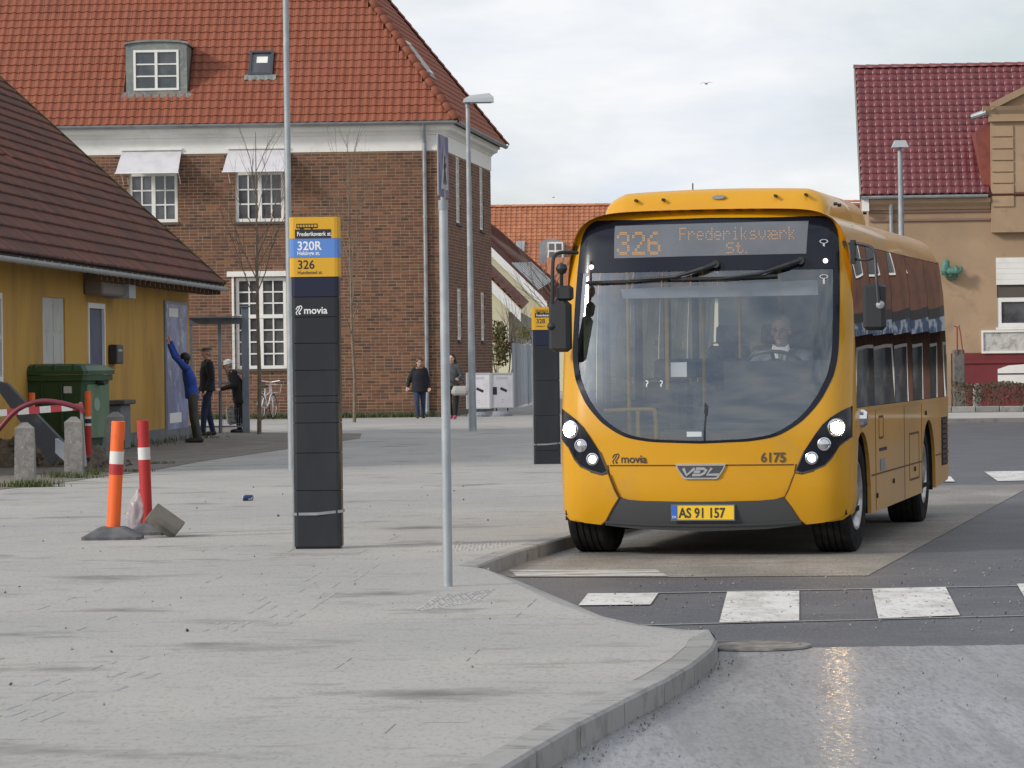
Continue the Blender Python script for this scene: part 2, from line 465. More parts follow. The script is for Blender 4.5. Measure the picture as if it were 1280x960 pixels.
# old paving beside the yellow house
ob = [(-300, 640), (0, 611), (62, 604), (119, 596), (187, 588), (250, 577), (362, 560), (364, 546), (300, 546), (238, 546), (150, 560), (0, 590)]
sheet('old_paving', [gp(x, y, ZP) for x, y in [(-200, 650), (0, 612), (62, 606), (119, 597), (187, 589), (250, 577), (362, 561), (450, 548), (452, 542), (330, 541), (300, 535), (200, 530), (60, 530), (-200, 540)]], ZP + 0.005, m_cobble)
# tactile guidance lines and studs worn into the sand
m_tact = mat('tactile_slab', (0.30, 0.297, 0.29), 0.85, mix=(3, (0.36, 0.355, 0.35), 0.45, 0.6), bump=(60, 0.3, 0.004))
def ribs(a, b, wdt, nr, z=ZP + 0.0022, brk=0.3):
    a = Vector((*gp(*a, ZP), z)); b = Vector((*gp(*b, ZP), z))
    d = (b - a); l = d.length; d.normalize(); nrm = Vector((-d.y, d.x, 0))
    mb = MB(); t = 0
    while t < l:
        seg = random.uniform(0.2, 0.5)
        for k in range(nr):
            if random.random() < brk: continue
            o = a + d * (t + random.uniform(0, 0.1)) + nrm * (k - nr / 2) * wdt / nr
            e = o + d * (seg - 0.08) ; h = nrm * wdt / nr * 0.22
            vs = [o - h, e - h, e + h, o + h]
            mb.add([tuple(q - Vector((0, 0, 0.01))) for q in vs] + [tuple(q) for q in [o - h * .6, e - h * .6, e + h * .6, o + h * .6]],
                   [(4, 5, 6, 7), (0, 1, 5, 4), (1, 2, 6, 5), (2, 3, 7, 6), (3, 0, 4, 7)])
        t += seg
    o = mb.build('tactile_ribs', m_tact); o['kind'] = 'stuff'
    tag(o, 'worn tactile guidance ribs running diagonally through the sandy pavement', 'tactile paving')
    return o
ribs((-40, 905), (180, 822), 0.55, 6, brk=0.5)
o = ribs((290, 790), (440, 700), 0.5, 6, brk=0.68); o['label'] = 'half buried tactile ribs between the big bus stop sign and the foreground'
def studs(pl, nx, ny, lab):
    a, b, c = [Vector((*gp(*q, ZP), ZP)) for q in pl]
    mb = MB(); mb.smooth = True
    for i in range(nx):
        for j in range(ny):
            if random.random() < 0.25: continue
            q = a + (b - a) * (i / nx) + (c - a) * (j / ny)
            mb.lathe([(0.02, -0.004), (0.015, 0.004), (0.004, 0.006)], 8, Matrix.Translation(q), cap=True)
    o = mb.build('tactile_studs', m_tact); o['kind'] = 'stuff'
    tag(o, lab, 'tactile paving')
studs([(520, 764), (600, 752), (548, 745)], 18, 9, 'patch of tactile studs in the pavement just below the thin signpost')
studs([(610, 688), (650, 676), (530, 690)], 8, 16, 'row of tactile studs along the pavement beside the kerb tip')
# loose grit
m_grit = mat('grit', (0.3, 0.28, 0.25), 0.9, rnd=[(0.08, 0.075, 0.07), (0.22, 0.2, 0.18), (0.36, 0.34, 0.31)])
def grit(name, label, quad, nst, z, r0, r1, m=m_grit):
    A = [Vector((*gp(*q, z), z)) for q in quad]; mb = MB()
    for _ in range(nst):
        u, v = random.random(), random.random()
        q = A[0].lerp(A[1], u).lerp(A[3].lerp(A[2], u), v); r = r0 + (r1 - r0) * random.random() ** 3
        T = Matrix.Translation(q + Vector((0, 0, r * 0.4))) @ Euler((random.random() * 6, random.random() * 6, random.random() * 6)).to_matrix().to_4x4()
        vs = [(r, 0, 0), (-r, 0.2 * r, 0), (0, r * .8, 0), (0, -r, 0.1 * r), (0, 0, r * .7), (0, 0, -r * .7)]
        mb.add([tuple(T @ Vector(p)) for p in vs], [(0, 2, 4), (2, 1, 4), (1, 3, 4), (3, 0, 4), (2, 0, 5), (1, 2, 5), (3, 1, 5), (0, 3, 5)])
    o = mb.build(name, m); o['kind'] = 'stuff'; tag(o, label, 'gravel')
grit('gravel', 'loose grit scattered over the zebra crossing', [(700, 790), (1280, 790), (1280, 700), (800, 720)], 520, 0.004, 0.003, 0.013)
grit('gravel', 'fine grit strewn on the damp pale lane', [(700, 950), (1280, 950), (1280, 815), (920, 815)], 90, 0.006, 0.003, 0.009)
grit('gravel', 'small pebbles lying in the sand of the pavement', [(0, 930), (640, 900), (620, 600), (0, 640)], 130, ZP, 0.004, 0.016)
grit('gravel', 'line of grit gathered along the gutter by the kerb', [(690, 965), (905, 818), (930, 818), (740, 965)], 160, 0.006, 0.003, 0.011)
m_leaf = mat('dead_leaf', (0.06, 0.045, 0.03), 0.9)
grit('litter', 'dark leaf scraps on the sandy pavement', [(100, 800), (640, 760), (640, 560), (260, 600)], 16, ZP, 0.006, 0.022, m_leaf)
# manhole
mh = thing('manhole_cover', 'small dirty round manhole cover in the road by the kerb corner', 'manhole cover', G(945, 808, 0.008))
m_iron = mat('old_iron', (0.12, 0.11, 0.10), 0.7, 0.3, mix=(6, (0.25, 0.23, 0.2), 0.4, 0.6))
MB().lathe([(0.001, 0.010), (0.24, 0.010), (0.245, 0.0)], 28).build('lid', m_iron, mh)
mb = MB()
for k in range(28):
    a, b = 2 * PI * k / 28, 2 * PI * (k + 1) / 28
    mb.add([(r * math.cos(t), r * math.sin(t), z) for r, z in ((0.255, 0.004), (0.255, 0.012), (0.30, 0.010), (0.31, 0.0)) for t in (a, b)], [(0, 1, 3, 2), (2, 3, 5, 4), (4, 5, 7, 6)])
mb.build('rim', m_iron, mh)

from mathutils import noise as _ns
def mnoise_(v): return _ns.noise(v)
def inside_pave(p_):
    P_ = top; c = False; n_ = len(P_)
    for i in range(n_):
        a, b = P_[i], P_[i - 1]
        if (a[1] > p_.y) != (b[1] > p_.y) and p_.x < (b[0] - a[0]) * (p_.y - a[1]) / (b[1] - a[1]) + a[0]: c = not c
    return c
# joints of the paving slabs where the sand has blown off
m_joint = mat('slab_joint', (0.20, 0.193, 0.18), 0.95)
ja = Vector((*gp(-40, 905, ZP), 0)); jd = (Vector((*gp(430, 700, ZP), 0)) - ja).normalized(); jn = Vector((-jd.y, jd.x, 0))
mb = MB()
for (a_, b_, na, nb) in ((jd, jn, 46, 24), (jn, jd, 24, 46)):
    for i in range(-na, na):
        for j in range(-nb * 2, nb * 2):
            o_ = ja + a_ * (j * .42) + b_ * (i * .6)
            qx, qy = PX((o_.x, o_.y, ZP))
            if not (-30 < qx < 900 and 560 < qy < 1000): continue
            if mnoise_(Vector((o_.x * .45, o_.y * .3, 3))) < .02 or random.random() < .55: continue
            if not inside_pave(o_): continue
            e_ = o_ + a_ * (random.uniform(.15, .40) if a_ is jd else random.uniform(.06, .22)); h_ = b_ * random.uniform(.002, .0045)
            z_ = ZP + .0012
            mb.add([(q.x, q.y, z_) for q in (o_ - h_, e_ - h_, e_ + h_, o_ + h_)], [(0, 1, 2, 3)])
o = mb.build('paving_joints', m_joint); o['kind'] = 'stuff'; tag(o, 'dark joints between paving slabs showing through the blown sand', 'paving joints')
# ================================================================ buildings
m_mortar = mat('mortar', (0.35, 0.265, 0.175), 0.95, mix=(3, (0.28, 0.2, 0.13), 0.4, 0.7))
m_brick = mat('brick_tone', (0.2, 0.1, 0.06), 0.9, rnd=[(0.065, 0.036, 0.028), (0.165, 0.073, 0.043), (0.12, 0.054, 0.035), (0.225, 0.098, 0.052), (0.09, 0.047, 0.035)], mix=(0.3, (0.24, 0.115, 0.06), 0.56, 0.8), bump=(60, 0.4, 0.004))
m_redtile = mat('red_clay_tile', (0.36, 0.12, 0.06), 0.75, rnd=[(0.215, 0.060, 0.030), (0.25, 0.074, 0.036), (0.23, 0.066, 0.032)], mix=(0.4, (0.18, 0.055, 0.03), 0.55, 0.8), bump=(40, 0.3, 0.003))
m_white = mat('white_paint', (0.78, 0.77, 0.73), 0.6, mix=(2, (0.66, 0.65, 0.6), 0.5, 0.8))
m_zinc = mat('zinc', (0.30, 0.315, 0.33), 0.5, 0.35, mix=(3, (0.2, 0.21, 0.22), 0.45, 0.7))
m_galv = mat('galvanised_steel', (0.36, 0.385, 0.40), 0.5, 0.3, mix=(14, (0.30, 0.33, 0.35), 0.4, 0.65, (1, 1, 0.3)), mix2=(2, (0.5, 0.52, 0.53), 0.5, 0.7))
m_pane = mat('window_glass', (0.05, 0.055, 0.065), 0.06, mix=(1.3, (0.12, 0.125, 0.13), 0.45, 0.7), spec=0.8)
m_dark = mat('dark_gap', (0.02, 0.02, 0.02), 0.9)
m_dkstone = mat('dark_sill', (0.10, 0.085, 0.075), 0.9)

def frame(p0, p1, z=0.0):
    """wall frame: x along p0->p1, y into the building (left of travel when seen from outside is -x), z up"""
    d = Vector((p1[0] - p0[0], p1[1] - p0[1], 0)); L_ = d.length; d.normalize()
    nin = Vector((-d.y, d.x, 0))
    M = Matrix(((d.x, nin.x, 0, p0[0]), (d.y, nin.y, 0, p0[1]), (0, 0, 1, z), (0, 0, 0, 1)))
    return M, L_
def hit(M, px, py, off=0.0):
    """pixel -> (x, z) on the plane y = off of frame M (world)"""
    Mi = M.inverted(); o = Mi @ CAMP; d = Mi.to_3x3() @ ray(px, py)
    t = (off - o.y) / d.y; q = o + d * t
    return q.x, q.z
def wall_face(mb, x0, x1, z0, z1, holes, th_=0.3):
    """a wall slab with rectangular openings"""
    xs = sorted({x0, x1, *[h[0] for h in holes], *[h[1] for h in holes]}); zs = sorted({z0, z1, *[h[2] for h in holes], *[h[3] for h in holes]})
    xs = [x for x in xs if x0 <= x <= x1]; zs = [z for z in zs if z0 <= z <= z1]
    for a, b in zip(xs, xs[1:]):
        for c, d in zip(zs, zs[1:]):
            mx_, mz_ = (a + b) / 2, (c + d) / 2
            if any(h[0] < mx_ < h[1] and h[2] < mz_ < h[3] for h in holes): continue
            mb.box(a, b, 0, th_, c, d)
def bricks(M, x0, x1, z0, z1, holes, bl=0.235, bh=0.083, j=0.019):
    out = []; row = 0; z = z0
    while z + bh <= z1 + 0.02:
        x = x0 - (0.5 * bl if row % 2 else 0) - random.uniform(0, 0.01)
        while x < x1:
            seq = bl if (row % 2 or True) else bl / 2
            half = random.random() < 0.12
            lnn = bl / 2 if half else bl
            a, b = max(x + j / 2, x0), min(x + lnn - j / 2, x1)
            x += lnn
            if b - a < 0.04: continue
            zc = z + bh / 2
            bad = False
            for h in holes:
                if h[2] - 0.01 < zc < h[3] + 0.01 and b > h[0] and a < h[1]:
                    if a < h[0] - 0.04: b = h[0]
                    elif b > h[1] + 0.04: a = h[1]
                    else: bad = True
            if bad: continue
            pr = random.uniform(0.004, 0.009)
            T = Matrix.Translation(((a + b) / 2, -pr, z + bh / 2)) @ Matrix.Diagonal((b - a, 1, bh - j, 1))
            out.append((0, M @ T))
        z += bh; row += 1
    return out
BRICK = ([(x, y, z) for z in (-.5, .5) for y in (0, 0.03) for x in (-.5, .5)], [(0, 1, 5, 4), (0, 4, 6, 2), (1, 3, 7, 5), (4, 5, 7, 6), (0, 2, 3, 1)])

def window(parent, M, x0, x1, z0, z1, cols, rows, depth=0.10, split=None, fr=0.085, bar=0.037, sill=True, casements=2, name='window', m=None, pane_m=None, trans=None):
    """frame, glazing bars and single panes set in the opening; split = z of the transom, rows = (below, above)"""
    m = m or m_white; pane_m = pane_m or m_pane
    Pi = parent.matrix_basis.inverted() @ M
    wf = MB(Pi)
    wf.box(x0, x1, depth - 0.06, depth, z0, z0 + fr); wf.box(x0, x1, depth - 0.06, depth, z1 - fr, z1)
    wf.box(x0, x0 + fr, depth - 0.06, depth, z0 + fr, z1 - fr); wf.box(x1 - fr, x1, depth - 0.06, depth, z0 + fr, z1 - fr)
    rng = [(z0 + fr, z1 - fr, rows if isinstance(rows, int) else rows[0])]
    if split:
        wf.box(x0 + fr, x1 - fr, depth - 0.07, depth, split - fr * .6, split + fr * .6)
        rng = [(z0 + fr, split - fr * .6, rows[0]), (split + fr * .6, z1 - fr, rows[1])]
    cw = (x1 - x0 - 2 * fr) / casements
    panes = []
    for a, b, nr in rng:
        for c in range(casements):
            ca, cb = x0 + fr + c * cw, x0 + fr + (c + 1) * cw
            if c: wf.box(ca - fr * .6, ca + fr * .6, depth - 0.055, depth - 0.005, a, b)
            ca += fr * .6 if c else 0; cb -= fr * .6 if c < casements - 1 else 0
            for k in range(1, cols):
                x = ca + (cb - ca) * k / cols
                wf.box(x - bar / 2, x + bar / 2, depth - 0.045, depth - 0.01, a, b)
            for k in range(1, nr):
                z = a + (b - a) * k / nr
                wf.box(ca, cb, depth - 0.042, depth - 0.012, z - bar / 2, z + bar / 2)
            for k in range(cols):
                for r_ in range(nr):
                    panes.append((ca + (cb - ca) * (k + .5) / cols, a + (b - a) * (r_ + .5) / nr, (cb - ca) / cols, (b - a) / nr))
    f = wf.build(name, m, parent)
    if sill:
        MB(Pi).box(x0 - 0.04, x1 + 0.04, -0.06, 0.06, z0 - 0.07, z0 - 0.003).build('sill', m_dkstone if sill is True else sill, f)
    for (cx, cz, w_, h_) in panes:
        tl = random.uniform(-0.006, 0.006)
        MB(Pi).add([(cx - w_ / 2, depth - 0.015 + tl, cz - h_ / 2), (cx + w_ / 2, depth - 0.015 - tl, cz - h_ / 2), (cx + w_ / 2, depth - 0.015 - tl, cz + h_ / 2), (cx - w_ / 2, depth - 0.015 + tl, cz + h_ / 2),
                    (cx - w_ / 2, depth - 0.009 + tl, cz - h_ / 2), (cx + w_ / 2, depth - 0.009 - tl, cz - h_ / 2), (cx + w_ / 2, depth - 0.009 - tl, cz + h_ / 2), (cx - w_ / 2, depth - 0.009 + tl, cz + h_ / 2)],
                   [(0, 1, 2, 3), (4, 7, 6, 5), (0, 4, 5, 1), (3, 2, 6, 7)]).build('pane', pane_m, f)
    return f
def pantile(w_, l_, amp=0.03, n=6, lift=0.025, t=0.012):
    """S-shaped tile: x across, y up the slope, z out; its lower edge is lifted over the course below"""
    xs = [w_ * (i / n - 0.5) for i in range(n + 1)]
    def prof(i):
        u = i / n
        return amp * (0.5 - 0.5 * math.cos(2 * PI * min(1, u * 1.15))) if u < 0.87 else amp * 0.25
    vs = [(x * 1.02, 0, prof(i) + lift + 0.004) for i, x in enumerate(xs)] + [(x * 1.02, l_ * 1.12, prof(i)) for i, x in enumerate(xs)] + [(x * 1.02, 0.0, prof(i) + lift - t - 0.02) for i, x in enumerate(xs)]
    m_ = n + 1
    fs = [(i, i + 1, m_ + i + 1, m_ + i) for i in range(n)] + [(2 * m_ + i, 2 * m_ + i + 1, i + 1, i) for i in range(n)]
    fs += [(0, m_, 2 * m_), (n, 2 * m_ + n, m_ + n)]
    return vs, fs
def roof_frame(E, d, up_h, pitch):
    """E eave point, d unit along the eave, up_h unit horizontal toward the ridge -> x along, y up the slope, z outward"""
    d = Vector(d).normalized(); u = (Vector(up_h) * math.cos(pitch) + Vector((0, 0, 1)) * math.sin(pitch)).normalized(); n_ = d.cross(u).normalized()
    if n_.z < 0: n_ = -n_
    return Matrix(((d.x, u.x, n_.x, E[0]), (d.y, u.y, n_.y, E[1]), (d.z, u.z, n_.z, E[2]), (0, 0, 0, 1)))
def tiles(F, x0, x1, rows, tw, ex, keep):
    out = []
    nc = int((x1 - x0) / tw)
    for r_ in range(rows):
        for c in range(nc):
            x = x0 + (c + .5) * tw; y = r_ * ex
            if keep(x, y + ex / 2):
                T = Matrix.Translation((x, y, random.uniform(0, 0.004))) @ Matrix.Rotation(R(random.uniform(-.6, .6)), 4, 'Z')
                out.append((0, F @ T))
    return out
def gutter(mb, a, b, r=0.075, n=7):
    a = Vector(a); b = Vector(b); d = (b - a).normalized(); s_ = Vector((0, 0, 1)).cross(d).normalized()
    rings = []
    for p_ in (a, b):
        rings.append([tuple(p_ + s_ * math.cos(PI + PI * k / n) * r + Vector((0, 0, math.sin(PI + PI * k / n) * r))) for k in range(n + 1)] +
                     [tuple(p_ + s_ * math.cos(2 * PI - PI * k / n) * (r - .012) + Vector((0, 0, math.sin(2 * PI - PI * k / n) * (r - .012) + 0.004))) for k in range(n + 1)])
    mb.loft(rings)

# ---------------------------------------------------------------- the big brick house
K = G(558, 521, ZP)
af, as_ = R(2.3), R(6.4)
dl = Vector((-math.cos(af), math.sin(af), 0)); ds = Vector((math.sin(as_), math.cos(as_), 0))
BH = thing('brick_house', 'two storey brown brick house with hipped red tiled roof and white cornice', 'house', K)
LF = 15.0
P_far = K + dl * LF
MF, _ = frame(P_far, K)                       # front: x from far left to the corner
# length of the side wall from the pixel column of its far end
t = None
for k in range(400):
    q = K + ds * (k * 0.03)
    if PX(q)[0] > 616.3: t = k * 0.03; break
LS = t or 7.6
MS, _ = frame(K, K + ds * LS)
BI = BH.matrix_basis.inverted()
zt = hit(MF, 480, 189)[1]                      # top of the brickwork
zt2 = hit(MF, 480, 153.5)[1]                   # gutter top / eave
def fx(px, py): return hit(MF, px, py)
def sx_(px, py): return hit(MS, px, py)
up = [(*[fx(161, 240)[0], fx(222, 240)[0]], fx(190, 278)[1], fx(190, 192)[1]), (fx(294, 240)[0], fx(355, 240)[0], fx(325, 277)[1], fx(325, 190)[1])]
lo = [(fx(295, 400)[0], fx(358, 400)[0], fx(325, 461)[1], fx(325, 347)[1]), (fx(161, 400)[0], fx(224, 400)[0], fx(190, 462)[1], fx(190, 348)[1])]
holesF = up + lo
swA = (sx_(569.5, 240)[0], sx_(575.5, 240)[0], sx_(572, 279)[1], sx_(572, 195)[1])
swC = (sx_(599, 240)[0], sx_(604.5, 240)[0], sx_(602, 289)[1], sx_(602, 210)[1])
def mid(a, b): return tuple((p_ + q_) / 2 for p_, q_ in zip(a, b))
wS = 0.95
def sw(cx, z0, z1): return (cx - wS / 2, cx + wS / 2, z0, z1)
cA, cC = (swA[0] + swA[1]) / 2, (swC[0] + swC[1]) / 2
cB = (cA + cC) / 2
uz0, uz1 = swA[2], swA[3]
lz0, lz1 = sx_(575, 425)[1], sx_(575, 361)[1]
holesS = [sw(cx, a, b) for cx in (cA, cB, cC) for a, b in ((uz0, uz1), (lz0, lz1))]
mb = MB(BI @ MF); wall_face(mb, 0, LF, -0.2, zt2 - 0.1 , holesF)
mb.M = BI @ MS; wall_face(mb, 0, LS, -0.2, zt2 - 0.1, holesS)
mb.M = BI; Bk = K + ds * LS
a_, b_ = K + ds * LS, P_far + ds * LS
mb.add([tuple(q) for q in (a_, b_)] + [(q.x, q.y, zt2 - .1) for q in (a_, b_)] + [tuple(q) for q in (P_far,)] + [(P_far.x, P_far.y, zt2 - .1)], [(0, 1, 3, 2), (1, 4, 5, 3)])
mb.build('wall', m_mortar, BH)
br = bricks(BI @ MF, 1.5, LF + 0.008, 0.27, zt, holesF)
pieces('brick', [BRICK], m_brick, br, BH, 300, 'front_bricks')
m_brick2 = m_brick
br = bricks(BI @ MS, -0.008, LS, 0.27, zt, holesS)
pieces('brick', [BRICK], m_brick, br, BH, 200, 'side_bricks')
m_plinth = mat('render_plinth', (0.12, 0.10, 0.085), 0.95, mix=(2, (0.09, 0.10, 0.05), 0.45, 0.7))
mb = MB(BI @ MF); mb.box(0, LF + 0.03, -0.03, 0, -0.2, 0.265)
mb.M = BI @ MS; mb.box(0, LS, -0.03, 0, -0.2, 0.265); mb.build('plinth', m_plinth, BH)
# header course above / flat arches as dark soldier bricks
mb = MB(BI @ MF)
# cornice: frieze, moulding and crown, running round the corner
def cornice(mb, prof, m_, name):
    a = P_far; b = K; c = K + ds * LS
    nf = Vector((-dl.y, dl.x, 0)); nf = nf if nf.y < 0 else -nf
    ns = Vector((ds.y, -ds.x, 0)); ns = ns if ns.x > 0 else -ns
    mit = (nf + ns) / (1 + nf.dot(ns))
    rings = []
    for pt, nn in ((a, nf), (b, mit), (c + ds * 0.0, ns)):
        rings.append([(pt.x + nn.x * o_, pt.y + nn.y * o_, z_) for o_, z_ in prof])
    # the far end returns a little
    mb.loft(rings)
    return mb.build(name, m_, BH)
zf = zt
cz = zt2
cornice(MB(BI), [(-0.02, zf), (0.03, zf), (0.03, zf + 0.42), (-0.02, zf + 0.42)], m_white, 'frieze')
cornice(MB(BI), [(-0.02, zf + 0.423), (0.05, zf + 0.423), (0.07, zf + 0.46), (0.12, zf + 0.50), (0.22, zf + 0.54), (0.24, cz - 0.13), (0.30, cz - 0.12), (0.30, cz - 0.07), (-0.02, cz - 0.07)], m_white, 'cornice_moulding')
OV = 0.42
nf = Vector((dl.y, -dl.x, 0)); nf = nf if nf.y < 0 else -nf
ns = Vector((ds.y, -ds.x, 0)); ns = ns if ns.x > 0 else -ns
mit = (nf + ns) / (1 + nf.dot(ns))
E0 = K + mit * OV + Vector((0, 0, cz - ZP)); E0.z = cz
mit2 = (ns + ds)
EF = P_far + nf * OV; EF.z = cz
ES = K + ds * (LS + OV) + ns * OV; ES.z = cz
EB = P_far + ds * (LS + OV); EB.z = cz
mb = MB(BI); gutter(mb, EF, E0 + (E0 - EF).normalized() * .02, 0.085); gutter(mb, E0, ES, 0.085); mb.build('gutter', m_zinc, BH)
dpx = fx(532, 300)[0]
mb = MB(BI @ MF); mb.cyl((dpx, -0.08, 0.0), (dpx, -0.08, cz - 0.55), 0.055, n=10)
mb.tube([(dpx, -0.08, cz - 0.55), (dpx, -0.14, cz - 0.42), (dpx, -0.34, cz - 0.2), (dpx, -0.40, cz - 0.06)], 0.055, 10)
for z_ in (1.2, 3.2, 5.4): mb.cyl((dpx, -0.08, z_), (dpx, -0.08, z_ + 0.05), 0.068, n=10)
mb.build('downpipe', m_zinc, BH)
PITCH = R(53)
dep = LS + 2 * OV
aM = dep / 2
hR = aM * math.tan(PITCH)
dF = (E0 - EF).normalized()
FF = roof_frame(E0, dF, -nf, PITCH)            # x runs toward the corner (negative = left)
FS = roof_frame(E0, ds, -ns, PITCH)
LFe = (E0 - EF).length; slope = aM / math.cos(PITCH)
# underlay planes
def apex(q, v1, v2): return q + (v1 + v2) * aM + Vector((0, 0, hR))
A1 = E0 + (-nf - ns) * aM / (1 + nf.dot(ns)) + Vector((0, 0, hR))
A2 = ES + (-ds - ns) * aM + Vector((0, 0, hR))
A1.z = A2.z = cz + hR
A2 = A1.copy()
RF = EF + (-nf) * aM + Vector((0, 0, hR)); RF.z = cz + hR
dn = Vector((0, 0, 0.03))
mb = MB(BI); vs = [E0, EF, ES, EB, A1, RF]
m_under = mat('roof_batten', (0.12, 0.045, 0.03), 0.9)
mb.add([tuple(q - dn) for q in vs], [(0, 4, 5, 1), (0, 2, 4), (2, 3, 5, 4), (0, 1, 3, 2)])
mb.build('roof', m_under, BH)
TW, EX = 0.222, 0.272
# dormer and skylight openings in slope coordinates
def slope_pt(F, px, py, off=0.0):
    Fi = F.inverted(); o = Fi @ CAMP; d = Fi.to_3x3() @ ray(px, py); t_ = (off - o.z) / d.z; q = o + d * t_
    return q.x, q.y
dm = slope_pt(FF, 158, 119), slope_pt(FF, 234, 119)
sk = slope_pt(FF, 309, 96), slope_pt(FF, 343, 66)
ck = math.cos(PITCH)
tl = tiles(BI @ FF, -LFe, 0.0, int(slope / EX), TW, EX,
           lambda x, y: -x > y * ck * 0.98 and not (dm[0][0] - 0.05 < x < dm[1][0] + 0.05 and dm[0][1] < y < dm[0][1] + 1.55) and not (sk[0][0] < x < sk[1][0] and sk[0][1] + 0.1 < y < sk[1][1]))
PT = pantile(TW, EX)
pieces('roof_tile', [PT], m_redtile, tl, BH, 300, 'roof_tiles', smooth=False)
tl = tiles(BI @ FS, 0.0, (ES - E0).length, int(slope / EX), TW, EX, lambda x, y: x > y * ck and (ES - E0).length - x > y * ck)
pieces('roof_tile', [PT], m_redtile, tl, BH, 120, 'roof_tiles')
# hip tiles
def hip(a, b, parent, I, m_, step=0.33, r=0.13):
    d = (b - a); l = d.length; d.normalize(); s_ = d.cross(Vector((0, 0, 1))).normalized(); u = s_.cross(d).normalized()
    B = Matrix(((s_.x, d.x, u.x, 0), (s_.y, d.y, u.y, 0), (s_.z, d.z, u.z, 0), (0, 0, 0, 1)))
    pr = [(math.cos(PI * k / 6) * rr_, y, math.sin(PI * k / 6) * rr_ * .8 - 0.02) for y, rr_ in ((0, r * 1.12), (step * 1.1, r * .92)) for k in range(7)]
    pr += [(math.cos(PI * k / 6) * r * .9, 0, math.sin(PI * k / 6) * r * .65 - 0.03) for k in range(7)]
    fs = [(k, k + 1, 8 + k, 7 + k) for k in range(6)] + [(14 + k, 15 + k, k + 1, k) for k in range(6)]
    out = [(0, I @ Matrix.Translation(a + d * (i * step) + u * 0.03) @ B) for i in range(int(l / step))]
    pieces('ridge_tile', [(pr, fs)], m_, out, parent, 80, smooth=True)
hip(E0, A1, BH, BI, m_redtile); hip(ES, A1, BH, BI, m_redtile); hip(RF, A1, BH, BI, m_redtile)
# windows of the front
for (x0, x1, z0, z1) in up:
    window(BH, MF, x0, x1, z0, z1, 2, (3, 1), split=z0 + (z1 - z0) * 0.70)
for (x0, x1, z0, z1) in lo[:1]:
    window(BH, MF, x0, x1, z0, z1, 2, (4, 3), split=z0 + (z1 - z0) * 0.575)
    MB(BI @ MF).box(x0 - 0.22, x1 + 0.02, -0.11, 0.0, z1 + 0.03, z1 + 0.17).build('blind_box', m_white, BH)
    MB(BI @ MF).box(x0 - 0.10, x0 - 0.04, -0.06, 0.0, z0 + 0.0, z1 + 0.03).build('blind_rail', m_white, BH)
x0, x1, z0, z1 = lo[1]
window(BH, MF, x0, x1, z0, z1, 2, (4, 3), split=z0 + (z1 - z0) * 0.575)
for h in holesS:
    window(BH, MS, *h, 2, 4 if h[2] < 3 else 5, depth=0.09, fr=0.08)
# awnings
m_canvas = mat('awning_canvas', (0.62, 0.61, 0.63), 0.85, mix=(2.5, (0.52, 0.5, 0.54), 0.45, 0.7))
for i, (x0, x1, z0, z1) in enumerate(up):
    a = thing('window_awning', ['white canvas awning over the left upper window of the brick house', 'white canvas awning over the right upper window of the brick house'][i], 'awning', MF @ Vector((x0, 0, z1)), 0, 'canvas awnings on the brick house')
    a.matrix_basis = MF @ Matrix.Translation((x0 - 0.16, 0, z1 + 0.08)); a.rotation_mode = 'XYZ'
    W_ = x1 - x0 + 0.28; fr_ = 0.62; dr = 0.62
    mb = MB(); mb.add([(0, -0.02, 0), (W_, -0.02, 0), (W_ - 0.02, -fr_, -dr), (-0.1, -fr_, -dr), (0, -0.02, -0.015), (W_, -0.02, -0.015), (W_ - 0.02, -fr_ + 0.01, -dr - 0.01), (-0.1, -fr_ + 0.01, -dr - 0.01)],
                      [(0, 1, 2, 3), (4, 7, 6, 5), (0, 4, 5, 1), (3, 2, 6, 7), (0, 3, 7, 4), (1, 5, 6, 2)])
    mb.build('canvas', m_canvas, a)
    MB().box(-0.02, W_ + 0.02, -0.09, -0.005, 0.0, 0.05).build('roller', m_white, a)
    MB().cyl((-0.12, -fr_, -dr - 0.01), (W_, -fr_, -dr - 0.01), 0.016, n=8).build('front_bar', m_white, a)
    for xx in (0.03, W_ - 0.03):
        MB().tube([(xx, -0.03, -dr * 1.45), (xx, -fr_ * .5, -dr * 1.15), (xx, -fr_, -dr)], 0.012, 6).build('arm', m_white, a)
# dormer
xa, xb = dm[0][0], dm[1][0]
zb = (FF @ Vector((xa, dm[0][1], 0))).z
D0 = FF @ Vector((xa, dm[0][1], 0.03))
MD = Matrix(((dF.x, -nf.x, 0, D0.x), (dF.y, -nf.y, 0, D0.y), (0, 0, 1, D0.z), (0, 0, 0, 1)))
wd = xb - xa
hD = hit(MD, 195, 52)[1]; hE = hit(MD, 160, 57)[1]
m_lead = mat('lead_sheet', (0.22, 0.24, 0.22), 0.6, 0.15, mix=(3, (0.14, 0.16, 0.17), 0.45, 0.7), mix2=(7, (0.3, 0.31, 0.28), 0.55, 0.7))
arc = [(wd * (0.5 - 0.5 * math.cos(PI * k / 8)), hE + (hD - hE) * math.sin(PI * k / 8)) for k in range(9)]
wz0, wz1 = hit(MD, 195, 113)[1], hit(MD, 195, 62.5)[1]; wx0, wx1 = hit(MD, 167, 90)[0], hit(MD, 223.5, 90)[0]
DP = 2.2
mb = MB(BI @ MD)
top_ = [p_ for p_ in arc]
